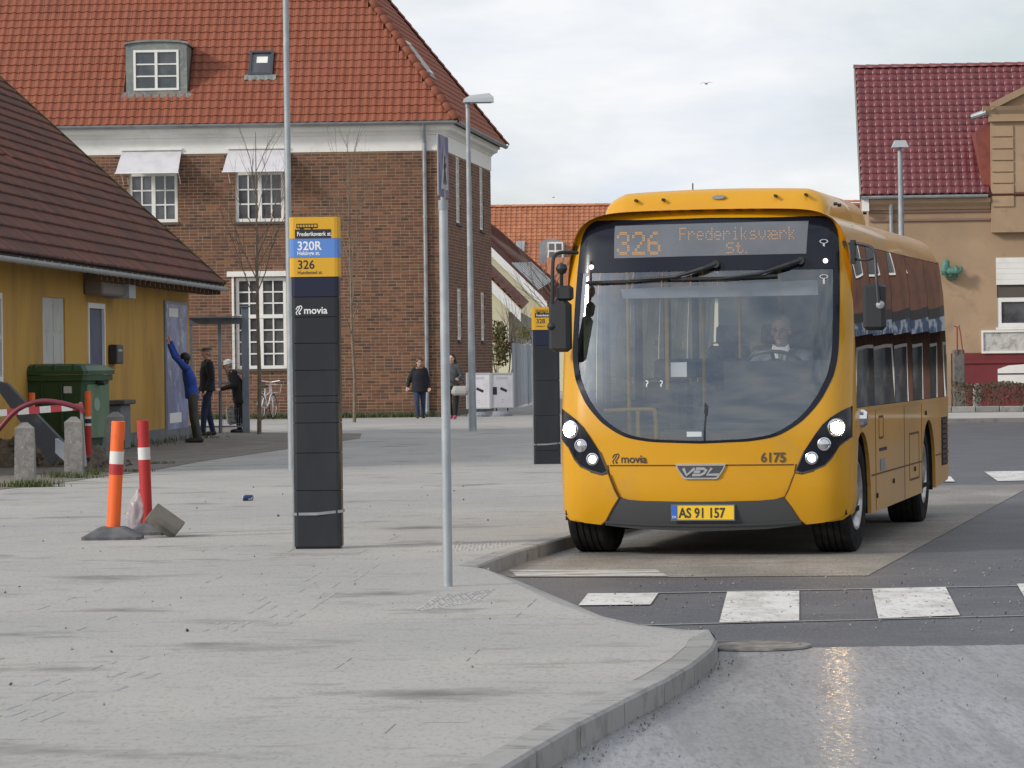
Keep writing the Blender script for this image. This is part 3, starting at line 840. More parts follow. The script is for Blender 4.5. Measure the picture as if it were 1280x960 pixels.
# front face around the window
vsf = [(0, 0, -0.1), (wd, 0, -0.1)] + [(x, 0, z) for x, z in arc[::-1]]
wv = [(wx0, 0, wz0), (wx1, 0, wz0), (wx1, 0, wz1), (wx0, 0, wz1)]
o_ = len(vsf)
fs = [(0, 1, o_ + 1, o_), (1, 2, o_ + 2, o_ + 1), (0, o_, o_ + 3, len(vsf) - 1)]
up_idx = list(range(2, len(vsf)))
fs.append(tuple([o_ + 3, o_ + 2] + up_idx))
mb.add(vsf + wv, fs)
mb.add([(0, 0, -.1), (0, DP, -.1), (0, DP, hE), (0, 0, hE), (wd, 0, -.1), (wd, DP, -.1), (wd, DP, hE), (wd, 0, hE)], [(0, 1, 2, 3), (4, 7, 6, 5)])
dormer = mb.build('dormer', m_lead, BH)
rings = [[(x * 1.06 - wd * .03, y, z + dz) for x, z in arc for dz in (0,)] + [(x * 1.06 - wd * .03, y, z + 0.05) for x, z in arc[::-1]] for y in (-0.06, DP)]
MB(BI @ MD).loft(rings).build('dormer_roof', m_lead, dormer)
mb = MB(BI @ MD)
pts = []; nn_ = 72
for k in range(nn_ + 1):
    x = -0.14 + (wd + 0.28) * k / nn_
    pts.append((x, 0.022 * math.sin(x * 2 * PI / .222)))
slp = math.sin(PITCH), math.cos(PITCH)
vs = []
for x, w0 in pts: vs += [(x, 0.05, 0.06), (x, -0.07 - 0.02, -0.12 + w0), (x, -0.07, -0.14 + w0)]
mb.add(vs, [(3 * k, 3 * k + 3, 3 * k + 4, 3 * k + 1) for k in range(nn_)] + [(3 * k + 1, 3 * k + 4, 3 * k + 5, 3 * k + 2) for k in range(nn_)])
mb.build('lead_apron', m_lead, dormer)
MW = MD.copy()
wnd = window(BH, MW, wx0, wx1, wz0, wz1, 1, 3, depth=0.035, fr=0.06, sill=False)
# skylight in the tiles
def skylight(F, x0, x1, y0, y1, parent, I, paper=True, mm=None):
    f = MB(I @ F)
    f.box(x0, x1, y0, y0 + .07, -0.02, 0.10); f.box(x0, x1, y1 - .07, y1, -0.02, 0.10); f.box(x0, x0 + .07, y0 + .07, y1 - .07, -0.02, 0.10); f.box(x1 - .07, x1, y0 + .07, y1 - .07, -0.02, 0.10)
    fr_ = f.build('skylight', mm or m_dkzinc, parent)
    MB(I @ F).box(x0 + .07, x1 - .07, y0 + .07, y1 - .07, 0.03, 0.055).build('pane', m_pane, fr_)
    if paper: MB(I @ F).box(x0 + .2, x1 - .16, y0 + (y1 - y0) * .52, y0 + (y1 - y0) * .78, 0.058, 0.061).build('paper_note', m_white, fr_)
    f = MB(I @ F); nn_ = 12; vs = []
    for k in range(nn_ + 1):
        x = x0 - .1 + (x1 - x0 + .2) * k / nn_; vs += [(x, y0, 0.08), (x, y0 - 0.16 + 0.02 * math.sin(k * 2.2), 0.05 + 0.015 * math.sin(k * 2.2))]
    f.add(vs, [(2 * k, 2 * k + 2, 2 * k + 3, 2 * k + 1) for k in range(nn_)]); f.build('lead_apron', m_lead, fr_)
m_dkzinc = mat('dark_zinc', (0.06, 0.065, 0.075), 0.5, 0.3)
skylight(FF, sk[0][0] + 0.03, sk[1][0], sk[0][1], sk[1][1], BH, BI)
s1 = slope_pt(FS, 540, 96), slope_pt(FS, 519, 63)
skylight(FS, 2.2, 3.1, s1[0][1], s1[1][1], BH, BI, paper=False, mm=m_white)
# chimney-less ridge stays out of the frame

# ---------------------------------------------------------------- the low yellow house on the left
m_yellow = mat('ochre_render', (0.52, 0.30, 0.060), 0.9, mix=(0.9, (0.38, 0.215, 0.05), 0.45, 0.7, (1, 1, 0.4)), mix2=(3.5, (0.30, 0.18, 0.055), 0.58, 0.8, (1, 1, 0.3)), bump=(90, 0.35, 0.004))
m_btile = mat('brown_tile', (0.11, 0.055, 0.045), 0.9, rnd=[(0.085, 0.05, 0.042), (0.14, 0.068, 0.05), (0.10, 0.055, 0.045), (0.20, 0.075, 0.05), (0.09, 0.055, 0.048)], mix=(0.7, (0.24, 0.075, 0.045), 0.54, 0.70, (0.6, 1.4, 1)), mix2=(2.0, (0.10, 0.085, 0.05), 0.6, 0.8), bump=(40, 0.5, 0.004))
Y1 = G(238, 547, ZP)
ay = R(3.4)
dy = Vector((-math.sin(ay), -math.cos(ay), 0))       # toward the camera
ny = Vector((math.cos(ay), -math.sin(ay), 0))        # out of the long wall
YH = thing('yellow_house', 'low ochre rendered house with mossy brown tiled roof on the left', 'house', Y1)
YI = YH.matrix_basis.inverted()
LY = 24.0; WY = 8.5
Pn = Y1 + dy * LY
MY, _ = frame(Pn, Y1)            # x from near end to the corner
def yx(px, py, off=0.0): return hit(MY, px, py, off)
OVY = 0.60; PY = R(43)
zE = yx(279, 356, -OVY)[1]
x_at = lambda px: yx(px, 450)[0]
doorx = (x_at(110), x_at(131)); shx = (x_at(54), x_at(82)); wx_ = (x_at(-14), x_at(4)); posx = (x_at(206), x_at(232))
dz1 = yx(120, 379)[1]; sz0, sz1 = yx(68, 462)[1], yx(68, 372)[1]; wz = (yx(0, 478)[1], yx(0, 366)[1])
holesY = [(*doorx, 0.0, dz1), (*shx, sz0, sz1), (*wx_, *wz)]
mb = MB(YI @ MY); wall_face(mb, 0, LY, -0.2, zE, holesY)
mb.M = YI; bl_ = Y1 - ny * WY
zr = zE + (WY / 2 + OVY) * math.tan(PY)
a0 = Y1; a1 = bl_; am = Y1 - ny * (WY / 2)
mb.add([(a0.x, a0.y, -.2), (a1.x, a1.y, -.2), (a1.x, a1.y, zE), (am.x, am.y, zr - .15), (a0.x, a0.y, zE)], [(0, 1, 2, 3, 4)])
b0, b1, bm_ = a0 + dy * LY, a1 + dy * LY, am + dy * LY
mb.add([(b0.x, b0.y, -.2), (b1.x, b1.y, -.2), (b1.x, b1.y, zE), (bm_.x, bm_.y, zr - .15), (b0.x, b0.y, zE), (a1.x, a1.y, -.2), (a1.x, a1.y, zE)], [(0, 1, 2, 3, 4), (1, 5, 6, 2)])
mb.build('wall', m_yellow, YH)
m_gplinth = mat('grey_plinth', (0.16, 0.17, 0.18), 0.9, mix=(2, (0.10, 0.11, 0.09), 0.5, 0.7))
MB(YI @ MY).box(0, LY + .02, -0.04, 0, -0.2, 0.36).build('plinth', m_gplinth, YH)
# roof
GO = 0.62                                             # verge overhang past the gable
Ee = Y1 - dy * GO + ny * OVY; Ee.z = zE
FY = roof_frame(Ee, -dy, -ny, PY)                      # x toward the far verge; tiles at negative x
slY = (WY / 2 + OVY) / math.cos(PY)
mb = MB(YI @ FY); mb.box(-(LY + GO), 0, -0.02, slY, -0.12, -0.02)
rf = mb.build('roof', mat('roof_board', (0.06, 0.045, 0.035), 0.9), YH)
oth = Y1 - dy * GO - ny * (WY + OVY); oth.z = zE
FY2 = roof_frame(oth, dy, ny, PY)
MB(YI @ FY2).box(0, LY + GO, -0.02, slY, -0.12, -0.02).build('roof', m_btile, YH)
TWY, EXY = 0.21, 0.32
PTY = pantile(TWY, EXY, amp=0.035, n=5, lift=0.05, t=0.02)
skx = slope_pt(FY, -8, 184)
tl = tiles(YI @ FY, -(LY + GO), -0.02, int(slY / EXY), TWY, EXY, lambda x, y: not (abs(x - skx[0]) < .35 and abs(y - skx[1]) < .4))
pieces('roof_tile', [PTY], m_btile, tl, YH, 300, 'roof_tiles')
m_moss = mat('moss_edge', (0.07, 0.065, 0.02), 0.95, mix=(4, (0.12, 0.10, 0.03), 0.4, 0.6), bump=(30, 0.8, 0.02))
MB(YI @ FY).box(0.0, 0.06, -0.04, slY + 0.05, -0.10, 0.085).build('verge_board', m_moss, YH)
m_gut = mat('pale_gutter', (0.42, 0.44, 0.44), 0.55, 0.2, mix=(5, (0.25, 0.26, 0.26), 0.5, 0.7))
g1 = Ee + ny * 0.05 + Vector((0, 0, -0.06)); g2 = g1 + dy * (LY + GO)
mb = MB(YI); gutter(mb, g1, g2, 0.07); mb.build('gutter', m_gut, YH)
for k in range(36):
    q = g1 + dy * (0.3 + k * 0.6)
    MB(YI).cyl(q + Vector((0, 0, 0.02)) + ny * .075, q + Vector((0, 0, -0.085)) + ny * 0.01, 0.008, n=5).build('gutter_bracket', m_gut, YH)
m_rafter = mat('rafter_wood', (0.13, 0.075, 0.04), 0.8)
for k in range(26):                                   # rafter ends below the eave
    q = Ee + dy * (0.15 + k * 0.55) - ny * 0.02
    MB(YI).cbox((0, 0, 0), (0.07, 0.30, 0.12), Matrix.Translation(q + Vector((0, 0, -0.15)) - ny * .15) @ Matrix.Rotation(math.atan2(ny.y, ny.x) - PI / 2, 4, 'Z')).build('rafter_end', m_rafter, YH)
# door, shutters, end window
m_slate = mat('slate_blue_door', (0.05, 0.065, 0.12), 0.6, mix=(2, (0.07, 0.08, 0.13), 0.4, 0.6))
m_shut = mat('pale_shutter', (0.50, 0.50, 0.46), 0.8, mix=(5, (0.40, 0.39, 0.35), 0.5, 0.7, (1, 1, 0.3)))
dfr = MB(YI @ MY)
dfr.box(doorx[0], doorx[0] + .09, -0.02, 0.1, 0, dz1); dfr.box(doorx[1] - .09, doorx[1], -0.02, 0.1, 0, dz1); dfr.box(doorx[0] + .09, doorx[1] - .09, -0.02, 0.1, dz1 - .09, dz1)
dd = dfr.build('door_frame', m_white, YH)
MB(YI @ MY).box(doorx[0] + .09, doorx[1] - .09, 0.03, 0.08, 0, dz1 - .09).build('door', m_slate, dd)
MB(YI @ MY).cyl((doorx[0] + .2, -0.03, 1.1), (doorx[0] + .2, 0.03, 1.1), 0.02, n=8).build('handle', m_galv, dd)
hw = (shx[0] + shx[1]) / 2
for a, b in ((shx[0], hw - .006), (hw + .006, shx[1])):
    s_ = MB(YI @ MY); s_.box(a, b, 0.03, 0.07, sz0, sz1)
    s_.box(a + .05, b - .05, 0.02, 0.03, sz0 + .1, (sz0 + sz1) / 2 - .04); s_.box(a + .05, b - .05, 0.02, 0.03, (sz0 + sz1) / 2 + .04, sz1 - .1)
    s_.build('shutter', m_shut, YH)
window(YH, MY, *wx_, *wz, 1, 2, depth=0.06, sill=m_dkstone)
# roller box over the door
bxp = yx(108, 360)[0], yx(134, 360)[0]
o = MB(YI @ MY).bev(bxp[0] - 0.3, bxp[1] + .2, -0.34, 0, dz1 + 0.12, dz1 + 0.52, 0.03).build('roller_shutter_box', mat('box_brown', (0.20, 0.17, 0.14), 0.7), YH)
o = MB(YI @ MY).box(bxp[1] - .2, bxp[1] + .5, -0.42, 0, dz1 + 0.1, dz1 + 0.42).build('door_box', mat('box_grey', (0.35, 0.36, 0.36), 0.6), YH)  # plain grey box beside the brown one, no light fitting
# poster panel on the end of the wall
pz = yx(218, 536)[1], yx(218, 381)[1]
m_poster = mat('blue_poster', (0.03, 0.05, 0.20), 0.3, mix=(1.4, (0.12, 0.18, 0.42), 0.45, 0.58, (1, 1, 1.4)), mix2=(3.3, (0.36, 0.40, 0.55), 0.58, 0.63), coords='Object')
pc = thing('poster_case', 'tall blue advertising poster panel on the end of the yellow wall', 'poster', MY @ Vector((posx[0], 0, 0)))
PCI = pc.matrix_basis.inverted()
MB(PCI @ MY).box(posx[0] - .08, posx[1] + .08, -0.035, -0.003, pz[0] - .06, pz[1] + .06).build('frame', mat('case_grey', (0.20, 0.22, 0.26), 0.5), pc)
MB(PCI @ MY).box(posx[0], posx[1], -0.042, -0.034, pz[0], pz[1]).build('poster', m_poster, pc)
pw = posx[1] - posx[0]
for (u0, u1, v0, v1) in ((.12, .55, .90, .97), (.1, .65, .05, .13)):
    MB(PCI @ MY).box(posx[0] + pw * u0, posx[0] + pw * u1, -0.046, -0.041, pz[0] + (pz[1] - pz[0]) * v0, pz[0] + (pz[1] - pz[0]) * v1).build('notice', m_white, pc)
mbx = thing('mailbox', 'black letterbox fixed to the yellow wall beside the door', 'mailbox', MY @ Vector((x_at(141), 0, 0)))
MI = mbx.matrix_basis.inverted(); xm = x_at(139)
m_blk = mat('black_plastic', (0.02, 0.021, 0.023), 0.5)
zz = yx(141, 455)[1], yx(141, 431)[1]
MB(MI @ MY).bev(xm - .3, xm + .35, -0.16, -0.002, zz[0], zz[1], 0.02).build('box', m_blk, mbx)
MB(MI @ MY).box(xm - .2, xm + .2, -0.165, -0.15, zz[1] - .12, zz[1] - .08).build('slot', m_galv, mbx)
lg = thing('wall_ledge', 'small brown stone ledge on the yellow wall behind the bollards', 'ledge', MY @ Vector((x_at(140), 0, 0)))
LI = lg.matrix_basis.inverted(); zz = yx(140, 500)[1]
MB(LI @ MY).bev(xm - .5, xm + .5, -0.25, -0.002, 0.0 + ZP, zz - .08, .02).build('pedestal', m_gplinth, lg)
MB(LI @ MY).bev(xm - .6, xm + .6, -0.33, -0.002, zz - .078, zz, .015).build('cap', m_dkstone, lg)

# ---------------------------------------------------------------- the tan house with the crimson roof on the right
m_tan = mat('tan_render', (0.41, 0.285, 0.18), 0.95, mix=(0.5, (0.31, 0.215, 0.14), 0.4, 0.7), mix2=(2.5, (0.27, 0.19, 0.125), 0.58, 0.8), bump=(50, 0.3, 0.004))
m_crim = mat('crimson_tile', (0.16, 0.04, 0.045), 0.42, rnd=[(0.13, 0.030, 0.035), (0.17, 0.040, 0.045), (0.15, 0.034, 0.04)], coat=0.08, crough=0.3)
m_redpl = mat('red_plinth', (0.17, 0.025, 0.028), 0.7, mix=(2, (0.12, 0.02, 0.022), 0.5, 0.7))
ZT = 100.0
T0 = AT(1088, 440, ZT); T0.z = ZP
at_ = R(4.0)
dt_ = Vector((math.cos(at_), -math.sin(at_), 0)); dp = Vector((math.sin(at_), math.cos(at_), 0))
TH = thing('tan_house', 'tan rendered house with glossy crimson tiled roof and red plinth', 'house', T0)
TI = TH.matrix_basis.inverted()
MT, _ = frame(T0, T0 + dt_ * 12)
def tx(px, py, off=0.0): return hit(MT, px, py, off)
zEt = tx(1120, 243.5, -0.3)[1]
WT = 8.6; bayx = tx(1239, 300)[0]; LT = 14.0
win = (tx(1246.5, 390)[0], tx(1246.5, 390)[0] + 2.4, tx(1262, 409)[1], tx(1262, 356)[1])
holesT = [win]
mb = MB(TI @ MT); wall_face(mb, 0, LT, 0.9, zEt - 0.05, holesT)
zr_t = tx(1170, 84.5, WT / 2)[1]
mb.add([(0, 0, 0), (0, WT, 0), (0, WT, zEt), (0, WT / 2, zr_t - .08), (0, 0, zEt)], [(0, 1, 2, 3, 4)])
mb.add([(LT, 0, 0), (LT, WT, 0), (LT, WT, zEt), (LT, WT / 2, zr_t - .08), (LT, 0, zEt), (0, WT, 0), (0, WT, zEt)], [(0, 1, 2, 3, 4), (1, 5, 6, 2)])
mb.build('wall', m_tan, TH)
zpl = tx(1230, 441)[1]
MB(TI @ MT).box(tx(1190, 450)[0], LT, -0.05, 0, 0.0, zpl - .3).build('plinth', m_redpl, TH)
MB(TI @ MT).box(tx(1190, 450)[0] - .02, LT, -0.09, -0.002, zpl - .3, zpl - .18).build('plinth_band', m_redpl, TH)
MB(TI @ MT).box(tx(1190, 450)[0] - .02, LT, -0.045, -0.002, zpl - .178, zpl).build('plinth_band', m_redpl, TH)
MB(TI @ MT).box(-.01, tx(1190, 450)[0] - .03, -0.05, 0, 0.0, zpl).build('plinth', m_tan, TH)
pitT = math.atan2(zr_t - zEt, WT / 2 + 0.3)
slT = (WT / 2 + 0.3) / math.cos(pitT)
Et = T0 - dp * 0.3 - dt_ * 0.22; Et.z = zEt
FT = roof_frame(Et, dt_, dp, pitT)
xr = bayx + 0.22
MB(TI @ FT).box(0, LT, 0, slT, -0.14, -0.03).build('roof', m_under, TH)
Et2 = T0 + dp * (WT + .3) + dt_ * LT; Et2.z = zEt
MB(TI @ roof_frame(Et2, -dt_, -dp, pitT)).box(0, LT - .1, 0, slT, -0.14, -0.03).build('roof', m_crim, TH)
nrT = 19; exT = slT / nrT; twT = 0.24
PTT = pantile(twT, exT, amp=0.035, n=6, lift=0.03)
bayw = 0.25
tl = tiles(TI @ FT, 0.0, LT, nrT, twT, exT, lambda x, y: x < xr - 0.05 or y > 2.9 + (x - xr) * 0.3)
pieces('roof_tile', [PTT], m_crim, tl, TH, 300, 'roof_tiles', smooth=True)
hip(FT @ Vector((-0.05, slT + .03, 0)), FT @ Vector((LT, slT + .03, 0)), TH, TI, m_crim, 0.37, 0.12)
m_verge = mat('verge_grey', (0.24, 0.23, 0.20), 0.9)
MB(TI @ FT).box(-0.04, -0.004, -0.02, slT, -0.2, 0.05).build('verge_board', m_verge, TH)
mb = MB(TI); gutter(mb, Et + dt_ * .0 - dp * .06 + Vector((0, 0, -.03)), Et + dt_ * (xr - .1) - dp * .06 + Vector((0, 0, -.03)), 0.085)
mb.build('gutter', m_galv, TH)
MB(TI @ MT).box(-.2, .0, -0.3, 0.0, zEt - .45, zEt - .1).build('eave_return', m_white, TH)
m_mauve = mat('cornice_mauve', (0.25, 0.15, 0.12), 0.9)
mb = MB(TI @ MT); mb.loft([[(x, 0, zEt - .42), (x, -.08, zEt - .42), (x, -.12, zEt - .34), (x, -.26, zEt - .24), (x, -.28, zEt - .12), (x, 0, zEt - .12)] for x in (0.02, bayx - .02)])
mb.build('cornice_moulding', m_tan, TH)
MB(TI @ MT).box(0.02, bayx - .02, -.05, 0, zEt - .5, zEt - .423).build('cornice_band', m_mauve, TH)
MB(TI @ MT).box(0.02, bayx - .02, -.06, 0, zEt - .74, zEt - .68).build('cornice_band', m_mauve, TH)
# pipe and wall grooves at the left corner
xd = tx(1114, 300)[0]
mb = MB(TI @ MT); mb.cyl((xd, -.1, 0.2), (xd, -.1, zEt - .5), .055, n=10); mb.cyl((xd, -.1, zEt - .55), (xd, -.22, zEt - .12), .06, n=10); mb.build('downpipe', m_galv, TH)
for k in range(9):
    z_ = zEt - 1.35 - k * .55
    if z_ > 1.5: MB(TI @ MT).box(0.0, xd - .1, -.02, 0.0, z_ - .50, z_ - .03).build('quoin', m_tan, TH)
# the gabled bay: pilaster blocks, entablature, curved pediment
zby = tx(1262, 136)[1]
MB(TI @ MT).box(bayx, LT, -0.22, -0.002, zEt - 1.1, zby - .1).build('bay_wall', m_tan, TH)
qh = [tx(1250, y)[1] for y in (157, 172, 187, 201.5, 216, 230, 244.5, 259.5)]
for a, b in zip(qh[1:], qh[:-1]):
    MB(TI @ MT).box(bayx + .03, tx(1266, 200)[0], -0.255, -0.222, a + .02, b - .02).build('quoin', m_tan, TH)
MB(TI @ MT).box(bayx - .06, LT, -.34, -.222, qh[0] + .1, qh[0] + .35).build('bay_band', m_tan, TH)
MB(TI @ MT).loft([[(x, -.222, zby - .22), (x, -.30, zby - .22), (x, -.42, zby - .06), (x, -.48, zby + .05), (x, -.222, zby + .05)] for x in (bayx - .22, LT)]).build('entablature', m_tan, TH)
pd = []; 
p0 = tx(1237, 133)[0]; R_ = 4.0
for k in range(13):
    u = k / 12; pd.append((p0 + u * 3.4, zby + 0.05 + 1.1 * (math.sin(u * PI / 2)) ** 1.0 * (1 if True else 0)))
inner = [(x + .12, max(z - 0.24, zby + .052)) for x, z in pd]
MB(TI @ MT).prism([(p0, zby + .05)] + pd + [(p0 + 3.4, zby + .05)], 0.2, Matrix.Translation((0, -.30, 0))).build('pediment', m_tan, TH)
mb = MB(TI @ MT)
mb.loft([[(x, -.46, z - .12), (x, -.30, z - .12), (x, -.30, z + .08), (x, -.48, z + .08)] for x, z in pd]); mb.build('pediment_moulding', m_tan, TH)
# timber cheek and pipe of the bay
m_rust = mat('rust_boards', (0.24, 0.065, 0.045), 0.8, mix=(4, (0.17, 0.05, 0.04), 0.45, 0.65))
cy = [(bayx - .05, qh[0] - .1), (bayx - .5, qh[0] - .2), (bayx - .15, zEt + .05), (bayx + .1, zEt + .05)]
MB(TI @ MT).prism([(bayx + .001, qh[0] + .1), (bayx - .42, qh[0] - .15), (bayx - .2, zEt - .02), (bayx + .001, zEt - .02)], 2.2, Matrix.Translation((0, -.05, 0))).build('bay_cheek', m_rust, TH)
mb = MB(TI @ MT); a = (bayx - .1, -.36, zby - .1); b = (bayx - .5, -.1, qh[0] + .25)
mb.tube([a, b], .09, 10); mb.build('pipe', m_zinc, TH)
# window, shutter, panel
window(TH, MT, win[0], win[1], win[2], tx(1262, 372)[1], 1, 1, depth=0.08, fr=0.12, casements=1, sill=m_white)
for k in range(5):
    za, zb_ = tx(1262, 356)[1], tx(1262, 322)[1]
    MB(TI @ MT).box(win[0] - .02, win[1], -0.05, 0.0, za + (zb_ - za) * k / 5 + .004, za + (zb_ - za) * (k + 1) / 5).build('shutter_slat', m_white, TH)
MB(TI @ MT).box(win[0], win[1], 0.02, 0.07, tx(1262, 371.8)[1], za).build('shutter_lower', m_dkstone, TH)
m_relief = mat('relief_panel', (0.52, 0.51, 0.48), 0.85, mix=(4, (0.36, 0.34, 0.31), 0.5, 0.62), bump=(9, 1.0, 0.03))
xa_, za1, za0 = tx(1229, 430)[0], tx(1240, 415.5)[1], tx(1240, 439)[1]
MB(TI @ MT).box(xa_, xa_ + 3, -0.06, -.002, za0, za1).build('relief_panel', m_relief, TH)
mb = MB(TI @ MT); mb.box(xa_ - .05, xa_ + 3, -0.1, -.002, za1, za1 + .06); mb.box(xa_ - .05, xa_ + 3, -0.1, -.002, za0 - .06, za0); mb.box(xa_ - .05, xa_, -0.1, -.002, za0, za1); mb.build('panel_frame', m_white, TH)
mb = MB(TI @ MT); xb_ = tx(1247, 465)[0]; zz0, zz1 = tx(1255, 479)[1], tx(1255, 456)[1]
mb.prism([(xb_, zz0), (xb_ + 2.4, zz0), (xb_ + 2.4, zz1), (xb_ + 1.2, zz1 + .04), (xb_ + .3, zz1 - .02), (xb_, zz1 - .12)], 0.03, Matrix.Translation((0, -.09, 0))); mb.build('cellar_window', m_white, TH)
MB(TI @ MT).box(xb_, xb_ + 2.4, -0.095, -.0905, (zz0 + zz1) / 2 - .02, (zz0 + zz1) / 2 + .02).build('cellar_window_bar', m_dark, TH)
# verdigris ornament on its bracket
m_verd = mat('verdigris', (0.10, 0.24, 0.19), 0.7, mix=(9, (0.05, 0.16, 0.13), 0.45, 0.6), bump=(20, 0.8, 0.02))
cx_, cz0 = tx(1190, 345)[0], tx(1190, 345)[1]
orn = thing('copper_ornament', 'green verdigris sculpture on a bracket high on the tan wall', 'ornament', MT @ Vector((cx_, -0.3, cz0)))
OI = orn.matrix_basis.inverted() @ MT @ Matrix.Translation((cx_, -.02, cz0)) @ Matrix.Scale(.74, 4) @ Matrix.Translation((-cx_, .02, -cz0))
MB(OI).loft([[(cx_ - .28, -.02, cz0), (cx_ + .22, -.02, cz0), (cx_ + .22, -.5, cz0), (cx_ - .28, -.5, cz0)], [(cx_ - .2, -.02, cz0 - .14), (cx_ + .14, -.02, cz0 - .14), (cx_ + .14, -.2, cz0 - .14), (cx_ - .2, -.2, cz0 - .14)]]).build('bracket', m_verd, orn)
mb = MB(OI); mb.smooth = True
mb.tube([(cx_ - .28, -.3, cz0 + .02), (cx_ - .26, -.32, cz0 + .3), (cx_ - .22, -.3, cz0 + .52), (cx_ - .16, -.3, cz0 + .62)], [.14, .17, .13, .06], 9)
mb.tube([(cx_ - .3, -.3, cz0 + .18), (cx_ - .05, -.36, cz0 + .2), (cx_ + .15, -.36, cz0 + .12), (cx_ + .3, -.34, cz0 + .2), (cx_ + .36, -.34, cz0 + .36)], [.14, .16, .12, .09, .04], 9)
mb.tube([(cx_ + .1, -.36, cz0 + .02), (cx_ + .16, -.4, cz0 + .2), (cx_ + .1, -.42, cz0 + .4)], [.07, .09, .05], 8)
mb.build('figure', m_verd, orn)
# ================================================================ the bus
TB = R(12.8)
rB = Vector((math.cos(TB), -math.sin(TB), 0)); dB = Vector((math.sin(TB), math.cos(TB), 0))
CB = Vector((1.679, 29.02, 0.0))
BUS = thing('city_bus', 'yellow city bus arriving with headlights on, line 326 on its display', 'bus', CB, -TB)
MBUS = BUS.matrix_basis.copy(); MBI = MBUS.inverted()
m_by = mat('bus_yellow', (0.60, 0.295, 0.007), 0.34, coat=0.35, spec=0.35, mix=(1.3, (0.53, 0.262, 0.01), 0.5, 0.8), mix2=(2.4, (0.44, 0.26, 0.06), 0.60, 0.85))
m_bside = mat('bus_yellow_side', (0.60, 0.31, 0.05), 0.38, coat=0.3, mix=(1.1, (0.45, 0.27, 0.09), 0.4, 0.75), mix2=(4, (0.34, 0.24, 0.12), 0.58, 0.85, (1, .4, 1)))  # browner than the front: shade and reflection put into the colour, with dust
m_gloss = mat('gloss_black', (0.008, 0.010, 0.018), 0.12, spec=0.35)
m_bumper = mat('bumper_grey', (0.055, 0.058, 0.062), 0.45, coat=0.1)
m_rub = mat('black_rubber', (0.018, 0.018, 0.019), 0.7, mix=(8, (0.04, 0.038, 0.034), 0.5, 0.7))
m_tyre = mat('tyre_rubber', (0.022, 0.022, 0.023), 0.95, spec=0.05, mix=(5, (0.05, 0.046, 0.04), 0.45, 0.7), bump=(60, 0.3, 0.003))
m_chrome = mat('chrome', (0.75, 0.76, 0.78), 0.15, 1.0)
m_rim = mat('wheel_rim', (0.5, 0.5, 0.5), 0.35, 0.8, mix=(6, (0.25, 0.23, 0.2), 0.45, 0.65))
m_scr = glass_mat('windscreen_glass', (0.88, 0.91, 0.93), 0.165, power=3.8, gtint=(0.88, 0.94, 1.0))
m_sgl = glass_mat('side_glass', (0.20, 0.23, 0.22), 0.10, power=2.6)
m_lamp = mat('lamp_on', (1.0, 0.66, 0.32), 0.3, emit=170)
m_drl = mat('running_light', (1.0, 0.9, 0.7), 0.3, emit=3.0)
m_cold = mat('clear_lamp', (0.65, 0.67, 0.7), 0.12, 0.9)
m_int = mat('interior_grey', (0.22, 0.23, 0.25), 0.8)
m_intd = mat('interior_dark', (0.025, 0.026, 0.03), 0.95, spec=0.05)
m_seat = mat('seat_fabric', (0.045, 0.06, 0.10), 0.9, mix=(20, (0.09, 0.10, 0.14), 0.5, 0.6))
m_rail = mat('yellow_rail', (0.62, 0.38, 0.03), 0.4)
m_seamk = mat('panel_gap', (0.10, 0.045, 0.008), 0.8)
m_print = mat('print_dark', (0.03, 0.028, 0.025), 0.6)
m_wprint = mat('print_white', (0.8, 0.8, 0.8), 0.6)
def vf(u, z):
    a = abs(u); v = -0.80 + 0.12 * (a / 1.1) ** 2
    if a > 0.96:
        t = min(1.0, (a - 0.96) / 0.24); v += 0.20 * (1 - math.sqrt(1 - t * t * 0.999))
    if z > 1.0: v += 0.42 * ((z - 1.0) / 1.6) ** 1.35
    if z < 0.6: v += 0.06 * ((0.6 - z) / 0.35) ** 2
    if z > 2.52:
        s_ = min(1.0, (z - 2.52) / 0.300); v += 0.18 * (1 - math.sqrt(1 - s_ * s_ * 0.98))
    return v
def BF(px, py, off=0.0):
    o = MBI @ CAMP; d = MBI.to_3x3() @ ray(px, py); v = -0.7
    for _ in range(8):
        q = o + d * ((v - off - o.y) / d.y); v = vf(q.x, q.z)
    return q.x, q.z
def BP(px, py, v):
    o = MBI @ CAMP; d = MBI.to_3x3() @ ray(px, py); q = o + d * ((v - o.y) / d.y)
    return q.x, q.z
def BSd(px, py, u):
    o = MBI @ CAMP; d = MBI.to_3x3() @ ray(px, py); q = o + d * ((u - o.x) / d.x)
    return q.y, q.z
def mirror(P): return [(-u, z) for u, z in P[::-1]]
def both(P):
    """right half running from the top centre to the bottom centre -> closed outline"""
    return P + mirror(P)[1:-1] if abs(P[-1][0]) < 1e-6 else P + mirror(P)
